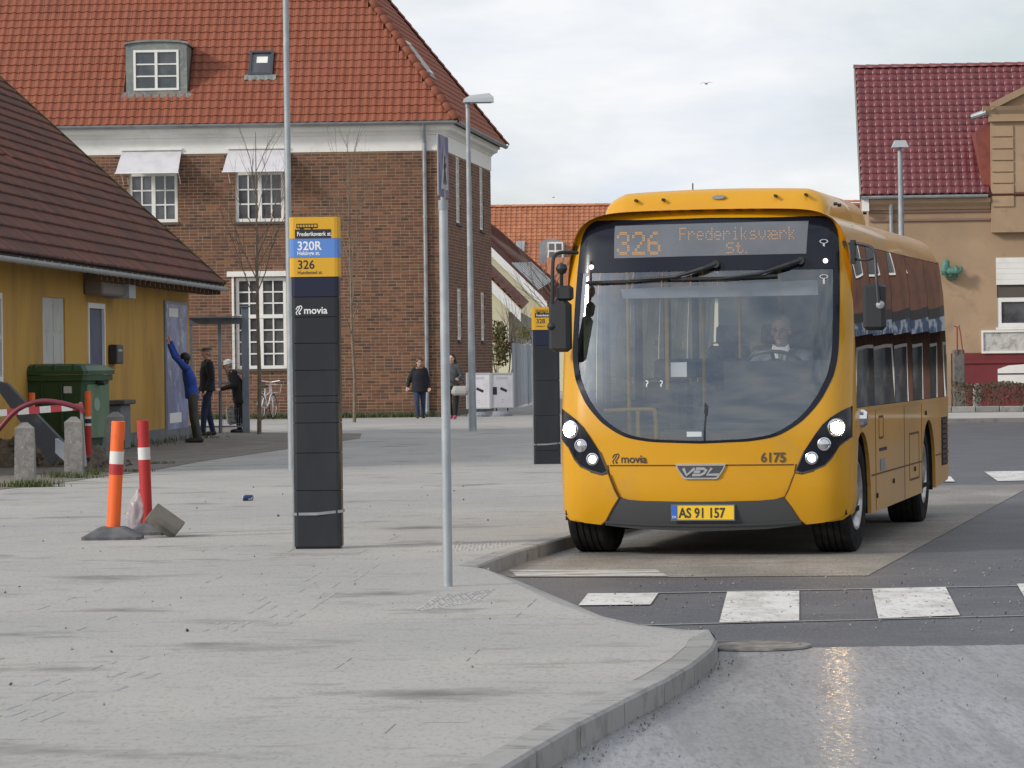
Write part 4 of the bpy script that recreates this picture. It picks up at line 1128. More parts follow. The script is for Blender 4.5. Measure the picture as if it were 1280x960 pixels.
def patch(name, out, off, m, parent=None, thick=0.02, grid=0.07, fn=vf, smooth=True, inset=0.0):
    bm = bmesh.new()
    vs = [bm.verts.new((u, 0, z)) for u, z in out]
    bm.faces.new(vs)
    us = [p_[0] for p_ in out]; zs = [p_[1] for p_ in out]
    for ax, lo_, hi_ in ((0, min(us), max(us)), (2, min(zs), max(zs))):
        k = math.floor(lo_ / grid) + 1
        while k * grid < hi_:
            co = [0, 0, 0]; co[ax] = k * grid; no = [0, 0, 0]; no[ax] = 1
            bmesh.ops.bisect_plane(bm, geom=bm.verts[:] + bm.edges[:] + bm.faces[:], plane_co=co, plane_no=no); k += 1
    fr_ = list(bm.verts)
    be = [e for e in bm.edges if e.is_boundary]
    r_ = bmesh.ops.extrude_edge_only(bm, edges=be)
    nv = [g for g in r_['geom'] if isinstance(g, bmesh.types.BMVert)]
    for v_ in fr_: v_.co.y = fn(v_.co.x, v_.co.z) - off
    for v_ in nv: v_.co.y = fn(v_.co.x, v_.co.z) - off + thick
    bmesh.ops.recalc_face_normals(bm, faces=bm.faces)
    me = bpy.data.meshes.new(name); bm.to_mesh(me); bm.free()
    me.materials.append(m)
    o = link_mesh(name, me, parent or BUS)
    if smooth: auto_smooth(o, 40)
    return o
def strip(name, P, wd_, off, m, parent=None, th_=0.004, fn=vf):
    mb = MB(); n_ = len(P); A = []
    for i, (u, z) in enumerate(P):
        a = P[max(i - 1, 0)]; b = P[min(i + 1, n_ - 1)]; dx, dz = b[0] - a[0], b[1] - a[1]; l = math.hypot(dx, dz) or 1
        nx, nz = -dz / l * wd_ / 2, dx / l * wd_ / 2
        ring = [(u - nx, fn(u - nx, z - nz) + th_, z - nz), (u - nx, fn(u - nx, z - nz) - off, z - nz), (u + nx, fn(u + nx, z + nz) - off, z + nz), (u + nx, fn(u + nx, z + nz) + th_, z + nz)]
        A.append(ring)
    mb.loft(A); return mb.build(name, m, parent or BUS)
def dens(P, step=0.05):
    out = []
    for a, b in zip(P, P[1:]):
        n_ = max(1, int(math.hypot(b[0] - a[0], b[1] - a[1]) / step))
        out += [(a[0] + (b[0] - a[0]) * k / n_, a[1] + (b[1] - a[1]) * k / n_) for k in range(n_)]
    return out + [P[-1]]
ZC = 1.62
def polar(out, ths, c=(0, ZC)):
    """radius of a closed outline at given angles about c"""
    res = []
    n_ = len(out)
    for t in ths:
        dx, dz = math.sin(t), math.cos(t); best = None
        for i in range(n_):
            ax, az = out[i][0] - c[0], out[i][1] - c[1]; bx_, bz = out[(i + 1) % n_][0] - c[0], out[(i + 1) % n_][1] - c[1]
            den = dx * (bz - az) - dz * (bx_ - ax)
            if abs(den) < 1e-12: continue
            r_ = (ax * bz - az * bx_) / den          # distance along the ray
            s_ = (ax * dz - az * dx) / den
            s_ = -s_ if False else s_
            # point = a + s (b-a)
            if abs(bx_ - ax) > abs(bz - az): s2 = (dx * r_ - ax) / (bx_ - ax)
            else: s2 = (dz * r_ - az) / (bz - az)
            if r_ > 0 and -1e-6 <= s2 <= 1 + 1e-6: best = r_ if best is None else max(best, r_)
        res.append((c[0] + dx * best, c[1] + dz * best))
    return res
O_half = [(0, 2.812), (.45, 2.808), (.78, 2.795), (.95, 2.755), (1.06, 2.68), (1.125, 2.55), (1.160, 2.38), (1.184, 2.0), (1.2, 1.5), (1.2, 1.0), (1.2, .55), (1.195, .42), (1.17, .33), (1.08, .28), (.8, .275), (0, .275)]
Opts = crom(O_half, 5, closed=False)
Oout = Opts + [(-u, z) for u, z in Opts[::-1]][1:-1]
# windscreen outline traced on its right half
W_px = [(960, 271.6), (1022, 270), (1036, 272.5), (1044, 281), (1048.5, 300), (1049.8, 345), (1049.5, 400), (1048, 440), (1043, 466), (1036, 482), (1025.6, 500.6), (1012, 517), (997.5, 530), (972, 544.5), (941, 551), (910, 553)]
Wh = [BF(*p_) for p_ in W_px]
Wh = [(0, Wh[0][1] + .005)] + Wh + [(0, Wh[-1][1] - .008)]
Wpts = crom(Wh, 4, closed=False); Wout = Wpts + [(-u, z) for u, z in Wpts[::-1]][1:-1]
NA = 144
ths = sorted(set([round(2 * PI * k / NA, 5) for k in range(NA)] + [round(math.atan2(u, z - ZC) % (2 * PI), 5) for u, z in ((1.15, 2.6), (-1.15, 2.6), (1.17, .33), (-1.17, .33), (1.0, .285), (-1.0, .285))]))
Oa = polar(Oout, ths); Wa = polar(Wout, ths)
rings = []
NR = 12
for k in range(NR + 1):
    t = k / NR
    t = 1 - (1 - t) ** 1.6
    rings.append([(w_[0] + (o_[0] - w_[0]) * t, vf(w_[0] + (o_[0] - w_[0]) * t, w_[1] + (o_[1] - w_[1]) * t), w_[1] + (o_[1] - w_[1]) * t) for w_, o_ in zip(Wa, Oa)])
VB = -0.30
rings.append([(o_[0], VB, o_[1]) for o_ in Oa])
rings.insert(0, [(w_[0] * .995, vf(*w_) + 0.05, ZC + (w_[1] - ZC) * .995) for w_ in Wa])
# leave the underside open: the ring is whole, the body behind carries on
fo = MB().loft(rings, False, False).build('front_panel', m_by, BUS); auto_smooth(fo, 50)
# roof shell, extruded back, with a rounded rear edge
VR = 7.05
top = [q for q in Opts if q[1] >= 2.50]
top = [( -u, z) for u, z in top[::-1]] + top[1:]
def sec(v, k=1.0, dz=0.0): return [(u * k, v, z + dz) for u, z in top]
mb = MB(); mb.loft([sec(VB + 0.001), sec(VR - .35), sec(VR - .15, .995, -.02), sec(VR, .97, -.10)], False, True, closed=False)
rs = mb.build('roof', m_bside, BUS); auto_smooth(rs, 50)
# sides
WBASE = BSd(1161, 560, 1.2)[0]
def arch(c, r_, z0, n_=14):
    return [(c - r_ * math.cos(PI * k / n_), z0 + (0.98 - z0) * math.sin(PI * k / n_) ** .75) for k in range(n_ + 1)]
ZS0, ZS1 = 0.285, 1.17
low = [(VB, ZS0 + .08), ] if False else []
ra = 0.56
prof = [(0.14 * 0 + VB + .002, ZS1), (VB + .002, 0.62)] + [p_ for p_ in arch(0.05, ra, ZS0) if p_[0] > VB + 0.03] + arch(WBASE, .60, ZS0 + .02) + [(VR - .1, ZS0 + .06), (VR, ZS0 + .16), (VR, ZS1)]
for sgn in (1, -1):
    T = Matrix(((0, 1, 0, 0), (1, 0, 0, 0), (0, 0, 1, 0), (0, 0, 0, 1)))    # (x,y,z) -> (y,x,z)
    mb = MB(Matrix.Translation((sgn * 1.2, 0, 0)) @ Matrix.Diagonal((-sgn, 1, 1, 1)) @ T)
    mb.prism(prof, 0.03)
    mb.build('side_panel', m_bside, BUS)
    # wheel housings
    for c, r_ in ((0.05, .56), (WBASE, .60)):
        A = arch(c, r_, ZS0); mb = MB()
        mb.loft([[(sgn * u, v, z) for v, z in A] for u in (1.17, 0.70)], False, False, closed=False)
        mb.add([(sgn * .70, v, z) for v, z in A], [tuple(range(len(A)))])
        mb.build('wheel_housing', m_intd, BUS)
MB().box(-1.19, 1.19, VR - .002, VR + .03, ZS0 + .2, 1.6).build('rear_panel', m_bside, BUS)
MB().box(-1.1, 1.1, VR - .002, VR + .02, 1.62, 2.5).build('rear_window', m_gloss, BUS)
# cant: slightly leaning side glass between z 1.17 and 2.44
breaks = [VB + .03, 0.95, 2.45, 3.9, 5.45, VR - .03]
def sxz(z):
    P_ = sorted([(q[1], q[0]) for q in Opts if q[0] > 1.0]); return float(np.interp(z, [a for a, b in P_], [b for a, b in P_])) - .001
ZW0, ZW1 = ZS1 + .012, 2.535
for sgn in (1, -1):
    for a, b in zip(breaks, breaks[1:]):
        g = 0.012
        n_ = 6; vs = []
        for i in range(n_ + 1):
            v_ = a + g + (b - a - 2 * g) * i / n_; bulge = 0.006 * math.sin(PI * i / n_)
            vs += [(sgn * (sxz(z_) - .004 + bulge * k_), v_, z_) for z_, k_ in ((ZW0, .2), (1.7, 1), (2.2, .8), (ZW1, .2))]
        fs = []
        for i in range(n_): fs += [(4 * i + j, 4 * i + 4 + j, 4 * i + 5 + j, 4 * i + 1 + j) for j in range(3)]
        w_ = MB().add(vs, fs).build('side_window', m_sgl, BUS, smooth=True)
        # inner gasket frame, opening light in the upper third
        fr_ = MB()
        for (va, vb, za, zb_) in ((a + g, b - g, ZW0, ZW0 + .05), (a + g, b - g, ZW1 - .05, ZW1), (a + g, a + .07, ZW0 + .05, ZW1 - .05), (b - .07, b - g, ZW0 + .05, ZW1 - .05)):
            fr_.box(min(sgn * 1.095, sgn * 1.115), max(sgn * 1.095, sgn * 1.115), va, vb, za, zb_)
        fr_.build('window_gasket', m_rub, w_)
        if False:
            f2 = MB(); zz = 2.08
            for (va, vb, za, zb_) in ((a + .12, b - .12, zz - .02, zz + .02), (a + .12, b - .12, ZW1 - .09, ZW1 - .06), (a + .12, a + .15, zz, ZW1 - .06), (b - .15, b - .12, zz, ZW1 - .06)):
                f2.box(min(sgn * 1.145, sgn * 1.168), max(sgn * 1.145, sgn * 1.168), va, vb, za, zb_)
            f2.build('vent_frame', m_zinc, w_)
    mb = MB()
    for v_ in breaks: MB().box(min(sgn * 1.08, sgn * 1.128), max(sgn * 1.08, sgn * 1.128), v_ - (.06 if v_ > 0 else -.05), v_ + (.06 if v_ > 0 else .14), ZS1, 2.46).build('pillar', m_intd, BUS)
    MB().box(min(sgn * 1.17, sgn * 1.205), max(sgn * 1.17, sgn * 1.205), VB, VR, ZS1 - .02, ZS1 + .008).build('waist_trim', m_bside, BUS)
# lining, ceiling and floor
MB().box(-1.10, 1.10, -0.10, VR - .05, 2.50, 2.54).build('ceiling', m_int, BUS)
MB().box(-1.15, 1.15, -0.60, VR - .05, 0.33, 0.37).build('floor', m_intd, BUS)
for sgn in (1, -1): MB().box(min(sgn * 1.10, sgn * 1.165), max(sgn * 1.10, sgn * 1.165), -.35, VR - .05, 1.0, ZS1 - .025).build('side_lining', m_int, BUS)
MB().box(-1.12, 1.12, VR - .12, VR - .06, .37, 2.50).build('rear_lining', m_int, BUS)
# details of the driver's side
def side_line(P, w_=0.008, m=None, name='panel_joint'):
    mb = MB()
    for (va, za), (vb, zb_) in zip(P, P[1:]):
        dv, dz = vb - va, zb_ - za; l = math.hypot(dv, dz); nv_, nz = -dz / l * w_ / 2, dv / l * w_ / 2
        mb.add([(u, va + nv_ * s_, za + nz * s_) for u in (1.198, 1.2025) for s_ in (-1, 1)] + [(u, vb + nv_ * s_, zb_ + nz * s_) for u in (1.198, 1.2025) for s_ in (-1, 1)],
               [(2, 3, 7, 6), (0, 2, 6, 4), (1, 5, 7, 3), (0, 4, 5, 1), (0, 1, 3, 2), (4, 6, 7, 5)])
    return mb.build(name, m or m_seamk, BUS)
gaps = [0.95, 3.1, 4.55]
for v_ in gaps: side_line([(v_, ZS1 - .03), (v_, ZS0 + .01)], 0.014)
side_line([(.65, .60), (WBASE - .62, .60)], 0.014); side_line([(WBASE + .63, .62), (VR, .62)], 0.014)
side_line([(3.5, .88), (4.3, .88), (4.3, .46), (3.5, .46), (3.5, .88)], 0.02)
side_line([(1.2, .80), (1.75, .80)], 0.03, m_rub); side_line([(1.2, 1.08), (1.5, 1.08), (1.5, .9), (1.2, .9), (1.2, 1.08)], 0.02)
MB().box(1.199, 1.208, 1.25, 1.55, .62, .72).build('notice_plate', m_int, BUS)
for v_, z_ in ((1.0, .42), (2.2, .5), (4.9, 1.05), (3.9, .55)): MB().cyl((1.198, v_, z_), (1.214, v_, z_), .022, n=10).build('latch', m_rub, BUS)
m_vent = mat('vent_brown', (0.05, 0.03, 0.02), 0.6)
vp_ = min(BSd(1188, 555, 1.2)[0], VR - .45)
for k in range(9):
    MB().box(1.2, 1.212, vp_ - .22, vp_ + .28, .52 + k * .05, .52 + k * .05 + .034).build('vent_slat', m_vent, BUS)
MB().box(1.1985, 1.202, vp_ - .25, vp_ + .31, .50, .98).build('vent_back', m_dark, BUS)
q = BSd(1076, 523, 1.2)
MB().lathe([(.001, .06), (.05, .055), (.07, .03), (.075, 0)], 16, Matrix.Translation((1.2, q[0], q[1])) @ Matrix.Rotation(R(90), 4, 'Y')).build('side_indicator', m_chrome, BUS)
# black mask: frit border and header band
def shrink(P, d):
    out = []; n_ = len(P)
    for i in range(n_):
        a, b = P[i - 1], P[(i + 1) % n_]; dx, dz = b[0] - a[0], b[1] - a[1]; l = math.hypot(dx, dz) or 1
        out.append((P[i][0] - dz / l * -d * -1, P[i][1] + dx / l * -d))
    return out
patch('windscreen', Wout, 0.0, m_scr, thick=0.0, grid=0.08)
zb = BF(900, 338)[1]
band = [p_ for p_ in Wpts if p_[1] > zb]
wb_ = max(u for u, z in Wpts if abs(z - zb) < .08)
band = band + [(wb_ , zb)]
patch('display_band', band + [(-u, z) for u, z in band[::-1]][:-1], 0.005, m_gloss, thick=0.004)
wi = [(u * (1 - .045), ZC + (z - ZC) * (1 - .045 if z > 1.2 else 1 - .03)) for u, z in Wout]
mb = MB(); n_ = len(Wout)
R1 = [(u, vf(u, z) - .003, z) for u, z in Wout]; R2 = [(u, vf(u, z) - .003, z) for u, z in wi]
mb.loft([R1, R2], False, False); o = mb.build('windscreen_edge', m_gloss, BUS, smooth=True)
# destination display
dp_ = [BF(769, 282.5), BF(1011, 276), BF(1008, 317), BF(768, 323)]
m_disp = mat('display_glass', (0.10, 0.115, 0.13), 0.25, mix=(1.0, (0.14, 0.15, 0.165), 0.4, 0.6))
patch('display', [dp_[0], dp_[1], dp_[2], dp_[3]], 0.009, m_disp, thick=0.004)
FONT = {'F': '11111 10000 10000 11110 10000 10000 10000', 'r': '00000 00000 10110 11001 10000 10000 10000', 'e': '00000 00000 01110 10001 11111 10000 01110',
        'd': '00001 00001 01101 10011 10001 10001 01111', 'i': '00100 00000 01100 00100 00100 00100 01110', 'k': '10000 10000 10010 10100 11000 10100 10010',
        's': '00000 00000 01110 10000 01110 00001 11110', 'v': '00000 00000 10001 10001 10001 01010 00100', 'æ': '0000000 0000000 1101110 0010001 0111111 1010000 0101111',
        'S': '01111 10000 10000 01110 00001 00001 11110', 't': '01000 01000 11100 01000 01000 01001 00110', '.': '0 0 0 0 0 0 1',
        '3': '01110 10001 00001 00110 00001 10001 01110', '2': '01110 10001 00001 00010 00100 01000 11111', '6': '00110 01000 10000 11110 10001 10001 01110'}
m_led = mat('led_amber', (0.60, 0.30, 0.11), 0.5, emit=0.16)
def led(s_, x0, y0, x1, y1, dbl=1, sz=0.0085):
    """dots of the text between two photograph corners"""
    a = BF(x0, y0); b = BF(x1, y0 + (y1 - y0) * 0 - (x1 - x0) * 0.012); c = BF(x0, y1)
    tot = sum(len(FONT[ch].split()[0]) + 1 for ch in s_) - 1
    mb = MB(); x = 0
    for ch in s_:
        rows_ = FONT[ch].split()
        for r_, row in enumerate(rows_):
            for k, bit in enumerate(row):
                if bit == '1':
                    for i in range(dbl):
                        for j in range(dbl):
                            fu = (x + k + (i + .5) / dbl) / tot; fz = (r_ + (j + .5) / dbl) / 7
                            u = a[0] + (b[0] - a[0]) * fu + (c[0] - a[0]) * fz; z = a[1] + (b[1] - a[1]) * fu + (c[1] - a[1]) * fz
                            y = vf(u, z) - .0105; h = sz / 2
                            mb.add([(u - h, y, z - h), (u + h, y, z - h), (u + h, y, z + h), (u - h, y, z + h), (u, y - .002, z)], [(0, 1, 4), (1, 2, 4), (2, 3, 4), (3, 0, 4)])
        x += len(rows_[0]) + 1
    o = mb.build('display_text', m_led, BUS)
led('326', 771.5, 290, 826, 319, 2, 0.0085)
led('Frederiksværk', 849.5, 284.5, 995, 301, 1, 0.0082)
led('St.', 908, 303, 934, 317, 1, 0.0082)
# small round marks and white marker lamps in the band
for px_, py_ in ((739.5, 334), (1032, 326)):
    u, z = BF(px_, py_)
    MB().lathe([(.001, .014), (.018, .010), (.020, 0)], 14, Matrix.Translation((u, vf(u, z) - .006, z)) @ Matrix.Rotation(R(90), 4, 'X')).build('marker_lamp', mat('marker_on', (1, .95, .9), .3, emit=2.2), BUS)
m_key = mat('mark_grey', (0.45, 0.47, 0.5), 0.5)
for px_, py_ in ((1030, 304), (1030, 348)):
    u, z = BF(px_, py_); mb = MB()
    for k in range(14):
        a_, b_ = 2 * PI * k / 14, 2 * PI * (k + 1) / 14; y = vf(u, z) - .012
        mb.add([(u + r_ * math.cos(t) * 1.2, y, z + .015 + r_ * .6 * math.sin(t)) for r_ in (.022, .030) for t in (a_, b_)], [(0, 1, 3, 2)])
    mb.box(u - .008, u + .008, y - .001, y, z - .045, z + .002); mb.build('key_mark', m_key, BUS)
# wipers
def wiper(arm, blade):
    mb = MB()
    A = [BF(*p_, off=.03) for p_ in arm]; 
    mb.tube([(u, vf(u, z) - .035 - .02 * math.sin(PI * i / (len(A) - 1)), z) for i, (u, z) in enumerate(A)], [.024, .02, .012, .008][:len(A)], 8)
    u, z = A[0]; mb.cyl((u, vf(u, z) + .0, z), (u, vf(u, z) - .055, z), .032, n=12)
    o = mb.build('wiper', m_blk, BUS)
    B_ = [BF(*p_, off=.02) for p_ in blade]; mb = MB()
    mb.loft([[(u, vf(u, z) - .014, z - .016), (u, vf(u, z) - .034, z - .008), (u, vf(u, z) - .034, z + .01), (u, vf(u, z) - .014, z + .014)] for u, z in dens(B_, .1)])
    mb.build('blade', m_rub, o)
wiper([(895, 330), (880, 335.5), (845, 346), (788, 350)], [(733, 353.5), (780, 352), (850, 346.5)])
wiper([(1001, 325.5), (985, 331), (950, 342), (905, 348)], [(838, 349), (900, 348), (972, 344.5)])
# headlamps
HL = [(1067.5, 507), (1052, 513.5), (1038, 522), (1028, 531), (1019, 543), (1006, 563), (995.5, 588), (1003, 591), (1018, 587), (1032, 581), (1041, 571), (1050, 557), (1066.5, 546)]
Hh = [BF(*p_) for p_ in HL]
Hh = [(min(u, 1.193), z) for u, z in Hh]
for sgn in (1, -1):
    P = [(sgn * u, z) for u, z in Hh]
    h = patch('headlight', P if sgn > 0 else P[::-1], 0.012, m_gloss, thick=0.03, grid=.05)
    Pc = [(sgn * u, z) for u, z in Hh[6:] ]
    strip('lamp_rim', dens([(sgn * u, z) for u, z in Hh[5:]], .03), .010, .016, m_bumper, h)
    for (px_, py_), r_, m_, em in (((1045.5, 534.5), .060, m_lamp, 1), ((1030.5, 555), .044, m_cold, 0), ((1015, 572.5), .042, m_drl, 1)):
        u, z = BF(px_, py_); u *= sgn; y = vf(u, z)
        yaw = math.atan2(vf(abs(u) + .02, z) - vf(abs(u) - .02, z), .04) * sgn * 0.5
        T = Matrix.Translation((u, y - .012, z)) @ Matrix.Rotation(yaw, 4, 'Z') @ Matrix.Rotation(R(90), 4, 'X')
        MB().lathe([(r_ * 1.25, -.012), (r_ * 1.22, .012), (r_ * 1.05, .016), (r_ * .95, .006)], 24, T).build('lamp_bezel', m_chrome, h, smooth=True)
        inner = r_ * (.78 if em else .96)
        MB().lathe([(r_ * .98, .004), (inner, .010)], 24, T).build('reflector', m_cold, h, smooth=True)
        MB().lathe([(.0005, .020), (inner * .6, .017), (inner, .009)], 20, T).build('lens', m_, h, smooth=True)
# bumper corners, grey centre, seams, arch behind
BC = [(1067, 546), (1050, 558), (1041, 573), (1032, 582.5), (1018, 588.5), (1003, 592.5), (994, 591), (986, 612), (981, 622), (990, 634), (1001, 650.5), (1008, 655.5), (1030, 653), (1050, 647.5), (1061, 640)]
Bh = [BF(*p_) for p_ in BC]; Bh = [(min(u, 1.194), z) for u, z in Bh]
Bh[-1] = (1.16, Bh[-1][1]); 
for sgn in (1, -1):
    P = [(sgn * u, z) for u, z in Bh]
    patch('bumper_corner', P if sgn > 0 else P[::-1], 0.026, m_by, thick=0.05, grid=.06)
    strip('panel_joint', dens([(sgn * u, z) for u, z in Bh[4:12]], .04), .010, .0275, m_seamk)
GC = [(876, 627), (941, 626.5), (968, 624), (980, 621.5), (990, 634), (1001, 650.5), (1003, 656), (960, 661), (876, 664)]
Gh = [BF(*p_) for p_ in GC]; Gh[0] = (0, Gh[0][1]); Gh[-1] = (0, Gh[-1][1])
patch('bumper', Gh + [(-u, z) for u, z in Gh[::-1]][1:-1], 0.020, m_bumper, thick=0.06, grid=.08)
lip = [(u, z) for u, z in Gh[5:]]; lz = Gh[-2][1]
strip('bumper_lip', [(u, Gh[-1][1] + .05 + .03 * (abs(u) / .9) ** 2) for u in [x / 10 for x in range(-8, 9)]], .02, .032, m_bumper)
zs_ = BF(900, 581.5)[1]
strip('panel_joint', [(x / 20, zs_ + (0.0 if abs(x) < 14 else 0)) for x in range(-15, 16)], .010, .003, m_seamk)
hc = [BF(*p_) for p_ in ((995, 580), (992, 600), (981, 621), (965, 626), (880, 628))]
for sgn in (1, -1): strip('panel_joint', dens([(sgn * u, z) for u, z in hc], .04), .009, .004, m_seamk)
# badge
bd = BF(876, 589.5); u0, z0 = bd
hw, hh = .205, .060
shp = [(-hw, hh), (hw, hh), (hw * .92, hh * .3), (hw * .70, -hh * .85), (hw * .6, -hh), (-hw * .6, -hh), (-hw * .70, -hh * .85), (-hw * .92, hh * .3)]
patch('badge_rim', [(u0 + a, z0 + b) for a, b in shp], .016, m_chrome, thick=.02, smooth=False)
patch('badge', [(u0 + a * .93, z0 + b * .80) for a, b in shp], .020, m_bumper, thick=.01, smooth=False)
def rib(P, w_, closed=False):
    """flat stroke polygon pieces in x/z"""
    mb_ = []
    return P
def strokes(name, lines, w_, m, parent, M, d=0.003):
    mb = MB(M)
    for P in lines:
        n_ = len(P); Rg = []
        for i, (x, z) in enumerate(P):
            a = P[max(i - 1, 0)]; b = P[min(i + 1, n_ - 1)]; dx, dz = b[0] - a[0], b[1] - a[1]; l = math.hypot(dx, dz) or 1
            nx, nz = -dz / l * w_ / 2, dx / l * w_ / 2
            Rg.append([(x - nx, 0, z - nz), (x + nx, 0, z + nz), (x + nx, -d, z + nz), (x - nx, -d, z - nz)])
        mb.loft(Rg)
    return mb.build(name, m, parent)
yb = vf(u0, z0) - .021
L_ = [[(-.125, .028), (-.092, -.028), (-.045, .028)], [(-.035, .024), (.02, .024), (.04, .010), (.028, -.014), (.005, -.026), (-.052, -.026)], [(-.046, .0), (.0, .0)], [(.075, .028), (.052, -.024), (.135, -.024)]]
strokes('badge_lettering', L_, .021, m_chrome, BUS, Matrix.Translation((u0, yb, z0)) @ Matrix(((1.15, 0, .22, 0), (0, 1, 0, 0), (0, 0, 1, 0), (0, 0, 0, 1))))
# operator mark: two curled arrows and the word
def opmark(parent, M, s_, m, word=True, ws=1.0, dp=.0006):
    c1 = [(-.30, .10), (-.12, .38), (.02, .30), (-.10, .05), (-.28, -.18), (-.18, -.38)]
    c2 = [(.02, .38), (.16, .44), (.26, .30), (.14, .05), (-.02, -.16), (.05, -.34), (.12, -.22)]
    A = [[(x * s_, z * s_) for x, z in crom(c, 4, closed=False)] for c in (c1, c2)]
    strokes('operator_mark', A, .09 * s_, m, parent, M, dp)
    if word: text('movia', s_ * .95, m, parent, M @ Matrix.Translation((.42 * s_, 0, -.30 * s_)), bold=.012 * s_, depth=dp, spacing=.98)
def onface(px_, py_, off=.0022):
    u, z = BF(px_, py_); a = math.atan2(vf(u + .05, z) - vf(u - .05, z), .1)
    return Matrix.Translation((u, vf(u, z) - off, z)) @ Matrix.Rotation(a, 4, 'Z')
opmark(BUS, onface(770, 574), .098, m_print)
text('6175', .105, mat('print_brown', (0.09, 0.065, 0.03), .6), BUS, onface(951, 577.5), bold=.0035, depth=.0006, name='fleet_number', sx=.96)
# number plate
Mp = onface(879.5, 640.5, .036)
pl = MB(Mp).box(-.26, .26, 0, .012, -.066, .066).build('number_plate', mat('plate_frame', (.12, .12, .11), .5), BUS)
MB(Mp).box(-.205, .252, -.003, .001, -.056, .056).build('plate_face', mat('plate_yellow', (.80, .50, .02), .5), pl)
MB(Mp).box(-.252, -.207, -.003, .001, -.056, .056).build('plate_band', mat('plate_blue', (.03, .12, .5), .5), pl)
text('AS 91 157', .112, m_print, pl, Mp @ Matrix.Translation((-.195, -.0045, -.040)), bold=.0022, name='plate_number', sx=.80)
text('DK', .028, m_wprint, pl, Mp @ Matrix.Translation((-.248, -.0045, -.045)), name='plate_country', sx=.9)
# roof pod
pod = [(-1.0, 2.70), (-.985, 2.80), (-.94, 2.88), (-.84, 2.94), (-.70, 2.965), (0, 2.985), (.70, 2.975), (.84, 2.955), (.94, 2.89), (.985, 2.80), (1.0, 2.70)]
pod = crom(pod, 3, closed=False)
pod = [(u * .955 + .012, z + .01) for u, z in pod]
def ps(v, k, zk): return [(u * k, v, 2.70 + (z - 2.70) * zk) for u, z in pod]
PE = BSd(1088, 268, 1.0)[0]
o = MB().loft([ps(-.06, .94, .02), ps(-.03, .97, .55), ps(.02, .985, .85), ps(0.10, 1, 1), ps(PE - .05, 1, 1), ps(PE, .985, .94)], True, True).build('roof_pod', m_by, BUS); auto_smooth(o, 35)
for px_, py_ in ((796, 251), (830, 250), (970, 245), (1008, 243.5)):
    u, z = BP(px_, py_, .0); MB().cyl((u, -.055, z), (u, .04, z), .013, n=8).build('bolt', m_rub, o)
u, z = BP(899, 246.5, .0)
MB(Matrix.Translation((u, -.015, z)) @ Matrix.Diagonal((1, 1, .32, 1))).lathe([(.001, .012), (.05, .012), (.06, 0)], 20, Matrix.Rotation(R(90), 4, 'X')).build('pod_badge', m_zinc, o)
for k, v_ in enumerate((.1, .35, PE - .35)): MB().cyl((.98, v_, 2.85), (1.01, v_, 2.85), .014, n=8).build('bolt', m_rub, o)
u, z = BP(866, 238, .3); MB().cyl((u, .3, z - .05), (u, .3, z + .06), .006, n=6).build('aerial', m_blk, BUS)
for px_ in (809, 827):
    u, z = BF(px_, 479); y = vf(u, z) - .002
    MB().tube([(u - .012, y, z + .02), (u + .008, y, z + .014), (u + .006, y, z), (u - .004, y, z - .012), (u - .004, y, z - .03)], .005, 5).build('sticker', m_wprint, BUS)
# wheels
def wheel(u, v, r_=.47, w_=.30, side=1, steer=0.0, dual=False):
    T = Matrix.Translation((u, v, r_ - .004)) @ Matrix.Rotation(steer, 4, 'Z') @ Matrix.Rotation(R(90) * side, 4, 'Y')
    h = w_ / 2
    pr = [(r_ * .60, -h * .80), (r_ * .66, -h * .95), (r_ * .82, -h * 1.0), (r_ * .95, -h * .93), (r_ * .99, -h * .80)]
    x = -h * .80
    for g in range(5):
        x2 = -h * .80 + (g + 1) * h * 1.6 / 5
        pr += [(r_, x + .006), (r_, x2 - .010)]
        if g < 4: pr += [(r_ - .014, x2 - .005), (r_ - .014, x2 + .003)]
        x = x2
    pr += [(r_ * .99, h * .80), (r_ * .95, h * .93), (r_ * .82, h), (r_ * .66, h * .95), (r_ * .60, h * .80)]
    wh = MB().lathe(pr, 48, T).build('wheel', m_tyre, BUS); auto_smooth(wh, 30)
    rm = [(r_ * .60, h * .80), (r_ * .61, h * .92), (r_ * .57, h * .90), (r_ * .50, h * .70), (r_ * .47, h * .45), (r_ * .30, h * .40), (r_ * .29, h * .75), (r_ * .18, h * .95), (.001, h * .97)]
    rim = MB().lathe(rm, 32, T).build('rim', m_rim, wh, smooth=True)
    for k in range(10):
        t = 2 * PI * k / 10; c = (r_ * .385 * math.cos(t), r_ * .385 * math.sin(t))
        MB(T).cyl((c[0], c[1], h * .40), (c[0], c[1], h * .60), .017, n=6).build('wheel_nut', m_rim, wh)
    MB(T).lathe([(r_ * .6, -h * .8), (.001, -h * .6)], 24).build('inner_disc', m_intd, wh)
for sgn in (1, -1):
    wheel(sgn * 1.005, 0.0, side=sgn, steer=R(-2.5), w_=.33)
    wheel(sgn * .99, WBASE, side=sgn, w_=.34)
MB().box(-.85, .85, -.45, VR - .3, .24, .33).build('underbody', m_intd, BUS)
MB().cyl((-.9, 0, .47), (.9, 0, .47), .07, n=10).build('axle', m_intd, BUS)
MB().box(-.95, -.55, .3, .9, .17, .3).build('mud_flap', m_rub, BUS)
mb = MB()
for k in range(12): 
    x = 0.5 + random.random() * .25; mb.cbox((-x - .3, .1, .22 + random.random() * .03), (.05, .3, .05))
mb.build('underbody_hose', m_rub, BUS)
